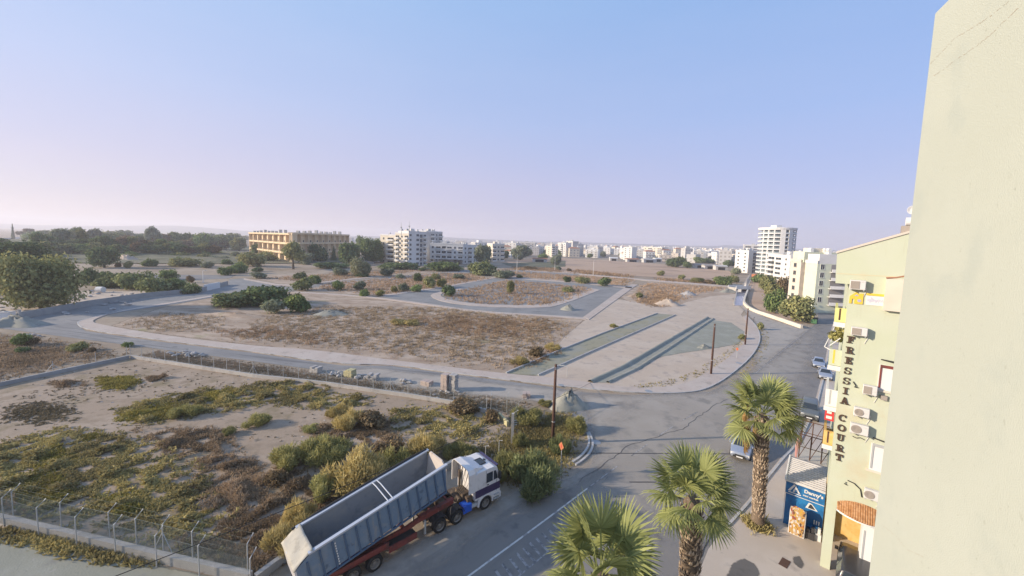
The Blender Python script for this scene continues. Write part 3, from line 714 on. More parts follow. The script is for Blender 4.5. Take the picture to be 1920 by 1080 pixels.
blockpile(987,745,3,1.2,M['tile_pink'],'small pink crate of blocks alone near the junction',.5,.05)
rubble(338,664,20,2.2,.4,'flat heap of pale broken slabs on the verge behind the far fence')
rubble(365,668,14,1.5,.45,'heap of white broken slabs right of the flat slab heap')
rubble(55,632,10,2.0,.4,'few white rubble pieces at the left road edge')
# scattered white stones in the rubble ground at left: things of one kind
for i in range(90):
    u = random.uniform(-20,250); v = random.uniform(548,590)-max(0,u-150)*.09
    P = survey(u,v); s_ = random.uniform(.25,.9)
    o = link('white_stone', random.choice(rocks), None, (P.x,P.y,s_*.3), random.uniform(0,6), (s_,s_*.7,s_*.6)); tag(o,'white broken stone lying on the bare ground near the big round tree','stone','white stones on the bare ground at left')
P = survey(183,548); o = link('white_drum', MB().lathe([(0,0),(.9,0),(.9,1.9),(0,1.9)],12,'x').build('white_drum',M['white_wall']).data, None,(P.x,P.y,.9)); bpy.data.objects.remove([x for x in COL.objects if x.name.startswith('white_drum') and x!=o][0]); tag(o,'white drum lying on the bare ground left of the green shrub row','drum')
# dark clods on the lot
V_,F_ = [],[]
lp = lot_poly
def inside(p, poly): return sdist(np.array([p[0]]),np.array([p[1]]),poly)[0] > .3
# ------------------------------------------------------------------ poles, wires, signs, lamps
for (bu,bv,tv,lab) in ((1036,832,683,'nearest of the three wooden poles, rising from the tall green bush'),(1333,702,607,'middle wooden pole, at the inner edge of the pavement bend'),(1397,647,578,'farthest of the three wooden poles, near the canal end')):
    P = survey(bu,bv); h = height_at(bu,tv,P)
    t_ = root('utility_pole','dark red brown '+lab,'pole',(P.x,P.y,0))
    mb = MB(); mb.tube([(0,0,-.1),(0,0,h*.5),(.02,0,h)],[.17,.15,.12],10); mb.build('shaft',M['rust_wood'],t_,True)
    MB().box(-.07,.07,-.19,-.13,h-.5,h-.25).build('bracket',M['steel'],t_)
    MB().lathe([(.16,h*.28),(.172,h*.28),(.172,h*.28+.08),(.16,h*.28+.08)],10).build('band',M['galv'],t_)
def cable(A,B,sag,r,name,label):
    pts = []
    for i in range(41):
        f = i/40; p = A.lerp(B,f); p.z -= sag*4*f*(1-f); pts.append(p)
    o = MB().tube(pts,r,5).build(name,M['wire']); tag(o,label,'cable')
pile = survey(1066,762)
A = survey(140,1110,3.0); B = Vector((pile.x+.1,pile.y,1.80))
cable(A,B,.25,.022,'slack_cable','black cable running from bottom left past the tipper truck to the gravel heap')
B2 = survey(1109,717)
cable(B,Vector((B2.x,B2.y,.05)),.1,.02,'slack_cable','short black cable end from the gravel heap down to the trench')
o = MB().lathe([(0,-.12),(.12,-.08),(.15,.02),(.08,.12),(0,.13)],8).build('cable_knot',M['dark']); o.location = B+Vector((0,0,.08)); tag(o,'dark knotted cable coil on top of the tall gravel heap','coil')
P = survey(1051,892)
def road_sign(P,h,label,yaw,s_=1):
    t_ = root('road_sign',label,'sign',(P.x,P.y,0),yaw)
    MB().tube([(0,0,0),(0,0,h)],.035,8).build('post',M['galv'],t_)
    mb = MB(); r = .34*s_
    mb.prism([(0,r),(r*.8,0),(0,-r),(-r*.8,0)],-.012,.012); b = mb.build('panel',M['orange'],t_); b.rotation_euler = (R(90),0,0); b.location = (0,-.05,h-.15)
    mb = MB().box(-.05,.05,-.07,-.066,h-.30,h); mb.build('bar',M['red'],t_)
road_sign(P,height_at(1053,835,P)+.1,'small orange red sign on a thin pale post by the curved corner kerb',R(-55),1.15)
P = survey(1381,672); road_sign(P,1.9,'small orange sign standing on the far pavement bend',R(-45),1.0)
def street_lamp(u,v,tv,label):
    P = survey(u,v); h = height_at(u,tv,P); t_ = root('street_lamp',label,'lamp',(P.x,P.y,0),random.uniform(-.4,.4))
    MB().tube([(0,0,0),(0,0,h)],[.14,.08],6).build('post',M['white_wall'],t_)
    MB().tube([(0,0,h),(.9,0,h+.15)],.06,5).build('arm',M['white_wall'],t_); MB().box(.8,1.5,-.15,.15,h+.1,h+.22).build('lamp_head',M['galv'],t_)
for (u,v,tv,lab) in ((969,512,480,'left of the three pale street lamps by the brown field'),(1040,507,482,'middle of the three pale street lamps by the brown field'),(1112,517,489,'right of the three pale street lamps by the brown field'),(740,500,472,'pale street lamp in front of the white apartment cluster'),(381,530,508,'short white lamp on the grey open ground at left')):
    street_lamp(u,v,tv,lab)
P = survey(1063,708); o = MB().tube([(0,0,0),(0,0,1.3),(.1,0,1.55),(-.5,.3,1.75),(-1.1,.6,1.6)],.04,6).build('bent_pipe',M['galv']); o.location = P; tag(o,'thin bent grey pipe standing on the sand behind the near pole','pipe')
P = survey(1413,606); o = MB().tube([(0,0,0),(0,0,1.6)],.05,6).tube([(0,0,1.5),(.35,.1,1.7)],.04,5).build('short_bollard',M['dark']); o.location = P; tag(o,'small dark stump post on the dusty ground by the canal end','post')

# ------------------------------------------------------------------ foliage prototypes
def cloud(lobes, n, leaf, seed, up=.35, asp=1.0, clump=0.0, shell=.62):
    """leaf-sized faces through the volume of several lobes; returns verts, quads, tint"""
    rg = np.random.default_rng(seed); L = np.array(lobes,float); vol = (L[:,3]*L[:,4]*L[:,5])**.7; pick = rg.choice(len(L),n,p=vol/vol.sum())
    d = rg.normal(size=(n,3)); d /= np.linalg.norm(d,axis=1)[:,None]
    rr = (shell+(1-shell)*rg.random(n))*np.where(rg.random(n)<.75,1,rg.random(n)**.5)
    lump = 1+.16*np.sin(d[:,0]*7+L[pick,0]*3+seed)+.14*np.sin(d[:,1]*8+d[:,2]*6+L[pick,1]*5)
    P = L[pick,:3]+d*L[pick,3:6]*(rr*lump)[:,None]
    nrm = d+rg.normal(size=(n,3))*.65; nrm[:,2] += up; nrm /= np.linalg.norm(nrm,axis=1)[:,None]
    t = np.cross(nrm,rg.normal(size=(n,3))); t /= np.linalg.norm(t,axis=1)[:,None]; b = np.cross(nrm,t)
    s_ = leaf*(.55+.9*rg.random(n))[:,None]; ta = t*s_*asp; ba = b*s_
    bend = nrm*s_*.25
    V = np.stack([P-ta*.5, P-ba*.5+bend, P+ta*.5, P+ba*.5+bend],1).reshape(-1,3)
    V[:,2] = np.maximum(V[:,2],0.0)
    Q = np.arange(4*n).reshape(n,4)
    tint = np.clip(.5+.28*rg.normal(size=n)+.25*np.sin(L[pick,0]*9+L[pick,1]*5),0,1)
    return V,Q,tint
def crown_mesh(name,V,Q,tint,m):
    o = npmesh(name,V,Q,m,tint); me = o.data; bpy.data.objects.remove(o); return me
def lobes_round(seed, k=9, flat=.8, spread=.55, size=(.30,.5), base=.1):
    rg = np.random.default_rng(seed); out = [(0,0,.55*flat+base,.62,.62,.5*flat)]
    for i in range(k):
        th = 2*math.pi*(i+rg.uniform(-.3,.3))/k; d = spread*rg.uniform(.7,1.1); z = rg.uniform(.25,1.0)*flat; d *= 1-.35*(z/flat)
        s_ = rg.uniform(*size); out.append((d*math.cos(th),d*math.sin(th),z*.8+base+.1,s_,s_,s_*flat*.85))
    return out
M['leaf_dark'] = leafmat('leaf_dark',(0.088,0.132,0.059),(0.206,0.254,0.112))
M['leaf_green'] = leafmat('leaf_green',(0.120,0.185,0.070),(0.286,0.340,0.131))
M['leaf_olive'] = leafmat('leaf_olive',(0.165,0.185,0.083),(0.405,0.384,0.165))
M['leaf_pale'] = leafmat('leaf_pale',(0.203,0.217,0.123),(0.392,0.377,0.217))
M['leaf_grey'] = leafmat('leaf_grey',(0.155,0.185,0.120),(0.307,0.328,0.219))
M['leaf_brown'] = leafmat('leaf_brown',(0.145,0.109,0.065),(0.290,0.217,0.123))
M['leaf_yellow'] = leafmat('leaf_yellow',(.27,.225,.09),(.60,.49,.22))
M['leaf_lime'] = leafmat('leaf_lime',(.19,.19,.07),(.40,.37,.155))
M['leaf_fresh'] = leafmat('leaf_fresh',(.12,.15,.065),(.29,.31,.145))
CROWN = {}
def get_crown(kind, matn, var):
    k = (kind,matn,var)
    if k in CROWN: return CROWN[k]
    sd_ = hash((kind,var)) % 1000 if False else (sum(map(ord,kind))*7+var*13)
    if kind == 'tree': V,Q,t = cloud(lobes_round(sd_,10,.95,.55,(.28,.46),-.03),3200,.10,sd_)
    elif kind == 'big': V,Q,t = cloud(lobes_round(sd_,17,.85,.62,(.24,.38),-.02)+[(.35,.1,.2,.4,.4,.25),(-.35,-.1,.2,.4,.4,.25),(0,.35,.2,.4,.4,.25),(.05,-.4,.22,.4,.4,.25)],15000,.05,sd_)
    elif kind == 'tall': V,Q,t = cloud([(rg_x,rg_y,z,.32,.32,.2) for (rg_x,rg_y,z) in ((0,0,.95),(.3,.1,.75),(-.3,.05,.8),(.1,-.3,.6),(-.1,.3,.62),(.42,-.1,.5),(-.42,-.1,.48),(0,0,.55))],2600,.10,sd_)
    elif kind == 'bush': V,Q,t = cloud(lobes_round(sd_,8,.75,.5,(.32,.5),-.05),1700,.12,sd_)
    elif kind == 'wide': V,Q,t = cloud(lobes_round(sd_,12,.7,.62,(.25,.42),-.08),2600,.095,sd_)
    elif kind == 'pine': V,Q,t = cloud([(0,0,.85,.95,.95,.18),(.4,.2,.8,.5,.5,.2),(-.4,-.1,.82,.5,.5,.2)],1500,.12,sd_)
    elif kind == 'cypress': V,Q,t = cloud([(0,0,z,.5*(1.02-z)+.06,.5*(1.02-z)+.06,.16) for z in (.1,.25,.4,.55,.7,.85,.95)],1500,.10,sd_)
    else: # feather: sprays of fine sprigs rising from several stools
        rg = np.random.default_rng(sd_); nt_ = 13; n = 5200
        tx = rg.uniform(-.68,.68,nt_); ty = rg.uniform(-.68,.68,nt_); th_ = (.62+.5*rg.random(nt_))*(1.05-.55*np.hypot(tx,ty)); tr = .30+.22*rg.random(nt_)
        pk = rg.integers(0,nt_,n); az = rg.random(n)*6.283; sp = np.sqrt(rg.random(n)); f = rg.random(n)**.55
        sp3 = sp*tr[pk]; ht = th_[pk]*np.sqrt(np.maximum(.03,1-.8*sp**2))
        P = np.stack([tx[pk]+np.cos(az)*sp3*f**.7, ty[pk]+np.sin(az)*sp3*f**.7, ht*f],1)
        dr = np.stack([np.cos(az)*sp*.75,np.sin(az)*sp*.75,np.full(n,.9)],1)+rg.normal(size=(n,3))*.45; dr /= np.linalg.norm(dr,axis=1)[:,None]
        sd2 = np.cross(dr,rg.normal(size=(n,3))); sd2 /= np.linalg.norm(sd2,axis=1)[:,None]
        ln = .13*(.5+1.0*rg.random(n))[:,None]; w_ = .019*(.6+.8*rg.random(n))[:,None]
        V = np.stack([P-sd2*w_,P+sd2*w_,P+dr*ln+sd2*w_*.3,P+dr*ln-sd2*w_*.3],1).reshape(-1,3); V[:,2]=np.maximum(V[:,2],0)
        Q = np.arange(4*n).reshape(n,4); t = np.clip(.30+.40*f+.22*rg.normal(size=n)+.18*np.sin(tx[pk]*9),0,1)
    CROWN[k] = crown_mesh('crown',V,Q,t,M[matn]); return CROWN[k]
trunk_cache = {}
def trunk_mesh(var):
    if var in trunk_cache: return trunk_cache[var]
    rg = random.Random(var); mb = MB(); mb.tube([(0,0,-.02),(.02,0,.2),(.0,.02,.45)],[.062,.05,.04],8)
    for i in range(4):
        a = 1.57*i+rg.uniform(-.5,.5); mb.tube([(0,.01,.38+.03*i),(.16*math.cos(a),.16*math.sin(a),.56),(.34*math.cos(a),.34*math.sin(a),.78)],[.032,.022,.01],6)
    o = mb.build('trunk',M['bark'],smooth=True); me = o.data; bpy.data.objects.remove(o); trunk_cache[var] = me; return me
NP = [0]
def plant(u,v,wpx,hpx,kind,matn,label,cat=None,group=None,name=None,z=0.0):
    P = survey(u,v,z); dz = depth(P); w = wpx*dz/720; h = hpx*dz/720/.99
    NP[0] += 1; var = NP[0]%3; rz = random.uniform(0,6.28)
    if kind in ('tree','big','tall','pine','cypress'):
        nm = name or {'tree':'tree','big':'broad_tree','tall':'tall_tree','pine':'umbrella_pine','cypress':'cypress_tree'}[kind]
        t_ = root(nm,label,cat or 'tree',(P.x,P.y,P.z),rz,group)
        top = {'tree':1.16,'big':1.03,'tall':1.1,'pine':1.03,'cypress':1.08}[kind]
        zf = {'tree':.96,'big':1.0,'tall':.88,'pine':1.0,'cypress':1.0}[kind]
        c_ = link('crown',get_crown(kind,matn,var),t_,(0,0,h*(1-zf)+(.07*h if kind=='big' else 0)),0,(w/2/1.0,w/2/1.0,h*(zf-(.07 if kind=='big' else 0))/top))
        tm = link('trunk',trunk_mesh(var),t_,(0,0,0),0,(w*.55,w*.55,h*1.05))
        return t_
    nm = name or ('shrub' if kind!='feather' else 'feathery_bush')
    top = {'bush':1.05,'wide':.98}.get(kind,1.12)
    o = link(nm,get_crown(kind,matn,var),None,(P.x,P.y,P.z),rz,((w/2*1.1,w/2*1.1,h*1.12/top) if kind!='feather' else (w/2*1.0,w/2*1.0,h*1.02/top))); tag(o,label,cat or 'bush',group); return o

plant(80,580,152,112,'big','leaf_olive','large round olive green tree standing alone on the bare ground at left')
plant(20,522,150,72,'big','leaf_dark','broad dark green tree behind the large round tree, cut by the left edge')
plant(196,502,62,42,'tree','leaf_dark','dark green tree left of the pale sand heap')
plant(163,535,36,34,'bush','leaf_dark','dark bush touching the right side of the large round tree')
def zrise(u,v):
    z = 0.0
    for _ in range(12):
        P = survey(u,v,z); z = .5*z+.5*float(rise(np.array(P.x),np.array(P.y)))
    return z
plant(25,448,11,28,'cypress','leaf_dark','narrow dark cypress on the skyline at far left',z=zrise(25,448))
plant(40,449,14,15,'pine','leaf_brown','smaller umbrella pine right of the cypress',z=zrise(40,449))
plant(55,449,15,20,'pine','leaf_brown','taller umbrella pine right of the cypress',z=zrise(55,449))
for (u,v,w,h,k,m_,lab) in (
 (80,468,40,36,'tree','leaf_dark','dark rounded tree at the left end of the wooded rise'),
 (112,462,44,36,'tree','leaf_grey','grey green tree on the skyline of the rise, right of the pines'),
 (140,462,46,38,'tree','leaf_dark','highest dark tree in the middle of the wooded rise'),
 (155,463,24,37,'tree','leaf_olive','paler tree beside the highest dark tree of the rise'),
 (178,462,34,36,'tree','leaf_grey','bare looking grey tree on the rise right of the highest dark tree'),
 (287,462,34,36,'tall','leaf_grey','thin pale tree standing above the skyline over the rise'),
 (378,468,42,34,'tree','leaf_green','rounded green tree on the skyline left of the hotel'),
 (414,468,42,28,'tree','leaf_fresh','fresh green tree between the rounded tree and the hotel'),
 (448,470,40,26,'tree','leaf_olive','olive tree touching the left end of the hotel')):
    plant(u,v,w,h,k,m_,lab,z=zrise(u,v))
k = 0
for row,(va,ha,n_) in enumerate(((452,22,20),(460,24,22),(468,23,22),(475,20,22))):
    for i in range(n_):
        u = 66+(405-20*row)*(i+random.uniform(-.3,.3))/n_
        if row==0 and u>250: h_ = ha*.7
        else: h_ = ha
        P = survey(u,va); zz = float(rise(np.array(P.x),np.array(P.y)))
        # place by its ground point on the rise
        zz = zrise(u,va)
        plant(u,va,random.uniform(26,44),h_*random.uniform(.7,1.2),'tree',random.choice(['leaf_dark','leaf_fresh','leaf_green','leaf_olive','leaf_brown' if u>220 else 'leaf_fresh']),'tree in the crowded wood covering the low rise at left',None,'trees of the wooded rise',None,zz)
for i in range(38):
    u = random.uniform(130,470); v = random.uniform(478,490)
    plant(u,v,random.uniform(18,40),random.uniform(9,17),'bush',random.choice(['leaf_green','leaf_olive','leaf_grey']),'small bush along the foot of the wooded rise',None,'bushes at the foot of the rise')
for (u,v,w,h) in ((-10,470,60,26),(30,474,60,22),(75,480,44,20),(115,470,40,20),(100,486,40,16),(135,476,30,16)):
    plant(u,v,w,h,'tree','leaf_dark','dark tree in the dense belt behind the large round tree',None,'dense belt of trees at far left',None,zrise(u,v))
for (u,v,w,h,k,m_,lab) in (
 (282,500,30,18,'bush','leaf_green','small green bush at the right foot of the pale sand heap'),
 (240,503,18,14,'bush','leaf_olive','small bush standing in front of the pale sand heap'),
 (222,501,12,10,'bush','leaf_brown','tiny brown bush left of the pale sand heap'),
 (345,500,62,19,'wide','leaf_olive','wide olive shrub on the grey open ground'),
 (388,503,28,13,'bush','leaf_grey','grey shrub behind the short white lamp'),
 (425,497,22,12,'bush','leaf_dark','small dark bush at the upper right of the grey ground'),
 (215,538,62,30,'bush','leaf_fresh','leftmost bush of the green shrub row by the long wall'),
 (195,530,36,22,'bush','leaf_dark','dark bush behind the left end of the green shrub row'),
 (258,541,70,36,'wide','leaf_fresh','broad bush in the middle of the green shrub row'),
 (292,550,72,32,'wide','leaf_fresh','front bush of the green shrub row, nearest the long wall'),
 (330,546,48,26,'bush','leaf_green','right hand bush of the green shrub row'),
 (316,524,36,20,'bush','leaf_green','upper bush behind the green shrub row'),
 (358,522+28,38,22,'bush','leaf_fresh','last bush at the right end of the green shrub row'),
 (357,530,16,14,'bush','leaf_brown','thin brown shrub above the right end of the green shrub row'),
 (425,516,32,18,'bush','leaf_green','lowest bush left of the far road fork'),
 (447,512,36,24,'bush','leaf_green','tall bush above the far road fork'),
 (472,500,56,28,'bush','leaf_olive','big olive bush below the left end of the hotel'),
 (500,492,44,22,'bush','leaf_olive','olive bush under the hotel front'),
 (483,509,22,10,'bush','leaf_dark','small dark bush at the left corner of the upper dry plot'),
 (486,522,34,13,'bush','leaf_grey','grey low bush at the left corner of the upper dry plot'),
 (490,571,112,40,'wide','leaf_dark','largest dark green bush mass at the upper left of the dry plot'),
 (435,575,86,30,'wide','leaf_fresh','light green bush at the left end of the dark bush mass'),
 (513,587,48,27,'bush','leaf_grey','grey green bush in front of the dark bush mass'),
 (557,585,54,35,'bush','leaf_green','round green bush at the right end of the dark bush mass'),
 (553,566,38,18,'bush','leaf_olive','olive bush behind the round one at the dark mass'),
 (569,544,47,24,'bush','leaf_fresh','round bright green bush at the left tip of the middle plot'),
 (590,532,28,18,'bush','leaf_green','round bush just behind the bright green one'),
 (563,523,30,15,'bush','leaf_fresh','bush on the far verge left of the upper dry plot'),
 (634,544,27,19,'bush','leaf_green','isolated round dark bush left in the middle plot'),
 (675,543,29,17,'bush','leaf_grey','grey green bush right of the isolated round bush'),
 (683,555,23,15,'bush','leaf_green','small green bush near the lower edge of the middle plot'),
 (712,555,22,12,'bush','leaf_lime','yellow green bush at the lower edge of the middle plot'),
 (739,548,16,13,'bush','leaf_lime','small lime bush in the centre of the middle plot'),
 (756,545,26,17,'bush','leaf_grey','grey bush in the centre of the middle plot'),
 (781,547,27,14,'bush','leaf_green','green bush near the road corner of the middle plot'),
 (783,528,20,18,'bush','leaf_dark','dark upright bush at the top of the middle plot'),
 (750,522,22,10,'bush','leaf_grey','low grey bush at the top edge of the middle plot'),
 (806,540,30,22,'bush','leaf_olive','olive bush in the right of the middle plot'),
 (828,538,24,17,'bush','leaf_lime','bright lime bush at the right of the middle plot'),
 (817,524,22,14,'bush','leaf_olive','olive bush behind the lime one'),
 (842,555,34,21,'bush','leaf_dark','dark round bush on the rounded corner of the central plot'),
 (860,523,30,10,'bush','leaf_grey','low grey bush at the right tip of the middle plot'),
 (1065,547,30,11,'bush','leaf_olive','low olive bush in the right of the central plot'),
 (638,517,34,16,'bush','leaf_grey','grey bush at the top of the upper dry plot'),
 (727,517,32,16,'bush','leaf_grey','grey bush right of the pale leaved tree'),
 (680,525-6,30,9,'bush','leaf_dark','low dark bush under the pale leaved tree'),
 (792,508,18,7,'bush','leaf_dark','small dark bush below the long hedge'),
 (1063,529,19,12,'bush','leaf_dark','left bush of the row beyond the central plot'),
 (1092,531,38,13,'wide','leaf_olive','wide olive bush in the row beyond the central plot'),
 (1132,536,32,17,'bush','leaf_dark','right dark bush of the row beyond the central plot'),
 (945,521,46,17,'wide','leaf_grey','grey green bush group at the left of the far crossroads'),
 (974,521,14,8,'bush','leaf_olive','small olive bush by the far crossroads'),
 (995,505,30,7,'wide','leaf_brown','low brown shrubs left of the brown field'),
 (1047,506,14,7,'bush','leaf_grey','small grey bush at the foot of the middle street lamp'),
 (1067,508,12,6,'bush','leaf_brown','tiny brown bush on the left edge of the brown field'),
 (1239,517,18,10,'bush','leaf_olive','single olive bush in the brown field'),
 (1278,524,16,10,'bush','leaf_olive','round bush at the lower edge of the brown field'),
 (1307,530,30,11,'wide','leaf_olive','wide bush right of the round one at the brown field edge'),
 (1330,532,18,8,'bush','leaf_brown','brown bush between the wide bushes near the canal'),
 (1356,534,40,19,'wide','leaf_green','large green bush left of the canal railing'),
 (1376,529,22,16,'bush','leaf_olive','olive bush next to the canal railing'),
 (1199,559,16,11,'bush','leaf_olive','olive bush on the grassy hump'),
 (1380,514,22,13,'bush','leaf_grey','grey bush at the upper end of the canal'),
 (1425,530,34,20,'bush','leaf_green','low green bush at the far end of the tree row'),
 (40,648,34,24,'bush','leaf_green','green bush on the rough ground below the left road'),
 (62,646,24,14,'bush','leaf_brown','brown bush beside the green one below the left road'),
 (43,660,26,12,'bush','leaf_dark','low dark bush below the green one at left'),
 (147,658,36,16,'bush','leaf_olive','olive tussock on the rough ground left of the fence corner'),
 (173,660,16,9,'bush','leaf_brown','small brown tussock right of the olive one'),
 (240,650,22,11,'bush','leaf_green','small green shrub at the road edge above the fence corner'),
 (748,608,38,12,'wide','leaf_yellow','orange yellow dry bush, left one in the large dry plot'),
 (772,609,34,11,'wide','leaf_yellow','orange yellow dry bush, right one in the large dry plot'),
 (975,682,34,17,'feather','leaf_yellow','yellow bush beside the lower end of the kerb row'),
 (1005,668,36,18,'bush','leaf_brown','reddish brown scrub right of the yellow bush'),
 (1036,655,30,15,'feather','leaf_yellow','yellow brown scrub higher along the kerb row'),
 (1150,614,16,9,'feather','leaf_lime','small yellow green tuft by the kerb row'),
 (1426,618,14,14,'bush','leaf_olive','olive tuft outside the far pavement bend'),
 (1391,636,16,10,'bush','leaf_olive','olive tuft beside the farthest wooden pole'),
 (1515,602,14,13,'bush','leaf_olive','small bush at the street end of the cream wall'),
 (635,779,38,28,'feather','leaf_yellow','pale yellow bush at the top of the weedy lot, left one of a pair'),
 (657,800,54,42,'feather','leaf_yellow','pale yellow bush at the top of the weedy lot, larger one of the pair'),
 (797,858,76,54,'feather','leaf_yellow','yellow bush behind the front of the tipper body'),
 (552,872,80,56,'feather','leaf_lime','yellow green bush at the left of the large yellow clump'),
 (608,862,90,52,'feather','leaf_lime','yellow green bush in the middle of the large clump'),
 (675,915,122,90,'feather','leaf_yellow','largest yellow bush close behind the tipper body'),
 (618,930,70,60,'feather','leaf_olive','dark olive bush in front of the large yellow clump'),
 (735,880,70,50,'feather','leaf_lime','green yellow bush right of the largest yellow bush'),
 (560,985,56,60,'feather','leaf_yellow','tawny bush left of the tipper body'),
 (545,1025,90,66,'feather','leaf_yellow','yellow bush at the rear corner of the tipper'),
 (862,858,66,34,'feather','leaf_lime','yellow green bush behind the truck cab'),
 (483,796,46,25,'feather','leaf_lime','isolated round yellow green bush in the left of the weedy lot'),
 (430,814,24,18,'feather','leaf_olive','small olive bush left of the dry patch'),
 (348,780,52,26,'feather','leaf_lime','pale green tuft at the end of the succulent carpet'),
 (586,808,36,15,'feather','leaf_olive','flat olive tuft under the pale yellow pair'),
 (700,800,60,30,'bush','leaf_brown','dark brown scrub right of the pale yellow pair'),
 (730,862,70,40,'bush','leaf_brown','dark brown scrub between the yellow bushes'),
 (520,905,50,30,'bush','leaf_brown','brown scrub left of the large clump'),
 (1002,912,100,80,'feather','leaf_fresh','tall feathery green bush at the foot of the nearest wooden pole'),
 (1050,845,44,36,'feather','leaf_fresh','smaller feathery green bush right of the nearest pole'),
 (952,885,60,48,'feather','leaf_olive','olive bush between the truck cab and the tall green bush'),
 (988,790,62,34,'feather','leaf_lime','yellow green bush behind the concrete corner post'),
 (974,836,30,32,'feather','leaf_lime','yellow bush right of the concrete corner post'),
 (1082,808,46,34,'feather','leaf_lime','yellow green bush at the top of the corner kerb'),
 (1022,760,26,14,'feather','leaf_lime','small yellow bush near the foot of the gravel heap'),
 (922,790,30,24,'bush','leaf_brown','reddish brown bush at the corner of the weedy lot'),
 (870,770,70,22,'wide','leaf_brown','brown yellow scrub outside the far corner of the lot'),
 (925,900,50,40,'feather','leaf_olive','dark olive weeds beside the truck cab'),
 ):
    plant(u,v,w,h,k,m_,lab)
for (u,v,w,h,k,m_,lab) in (
 (675,518,48,38,'tree','leaf_pale','pale leaved round tree in the upper dry plot'),
 (655,497,54,46,'tree','leaf_dark','large dark tree at the right end of the hotel'),
 (700,493,62,50,'big','leaf_dark','darkest dense tree between the hotel and the apartment cluster'),
 (677,474,26,36,'tree','leaf_green','lighter green tree behind the darkest dense tree'),
 (487,482,38,28,'tree','leaf_dark','dark tree in front of the left part of the hotel'),
 (550,505,66,50,'tall','leaf_olive','tall thin eucalyptus with a visible trunk in front of the hotel'),
 (596,492,42,38,'tree','leaf_dark','dark conifer in front of the hotel centre'),
 (626,491,24,28,'cypress','leaf_dark','pointed dark conifer in front of the hotel right part'),
 (575,497,40,24,'tree','leaf_grey','grey tree left of the dark conifers'),
 (807,488,24,20,'tree','leaf_dark','round dark tree in front of the low white block'),
 (905,498,46,42,'tree','leaf_grey','tall grey green tree left of the crossroads'),
 (975,487,52,29,'tree','leaf_grey','broad tree in front of the far city at left'),
 (1043,496,28,21,'tree','leaf_grey','rounded tree at the left end of the brown field'),
 (957,551,21,27,'tree','leaf_lime','bright green young tree in the central plot'),
 (1018,487,24,12,'bush','leaf_green','green shrubs left of the rounded field tree'),
 (1268,501,44,22,'tree','leaf_dark','largest dark tree at the back of the brown field'),
 (1288,503,24,14,'tree','leaf_dark','dark tree right of the largest one behind the field'),
 (1308,490,24,14,'tree','leaf_grey','grey tree among the houses behind the field'),
 (1336,492,22,16,'tree','leaf_grey','upright grey tree among the houses behind the field'),
 (1438,548,40,34,'tree','leaf_olive','farthest tree of the row beside the canal path'),
 (1446,566,46,44,'tree','leaf_olive','second tree of the row beside the canal path'),
 (1452,587,42,50,'tree','leaf_green','tallest nearest tree of the row beside the canal path'),
 (1466,560,32,44,'tree','leaf_brown','dark reddish tree behind the row by the apartment block'),
 (1490,602,76,50,'tree','leaf_olive','spreading olive tree in front of the cream apartment block'),
 (1564,582,30,36,'tree','leaf_olive','tree right of the cream apartment block by the street'),
 ):
    plant(u,v,w,h,k,m_,lab)
for (u,v,w,h,lab) in ((905,515,62,30,'dense green bush under the tall grey green tree'),(888,513,28,20,'left green bush under the tall grey green tree')):
    plant(u,v,w,h,'bush','leaf_fresh',lab)
plant(750,504,84,14,'wide','leaf_dark','long dark hedge left of the far side street','hedge',None,'long_hedge')
plant(832,507,80,18,'wide','leaf_green','long green hedge in front of the low white block','hedge',None,'long_hedge')
plant(620,503,70,14,'wide','leaf_dark','dark hedge below the hotel wall','hedge',None,'long_hedge')

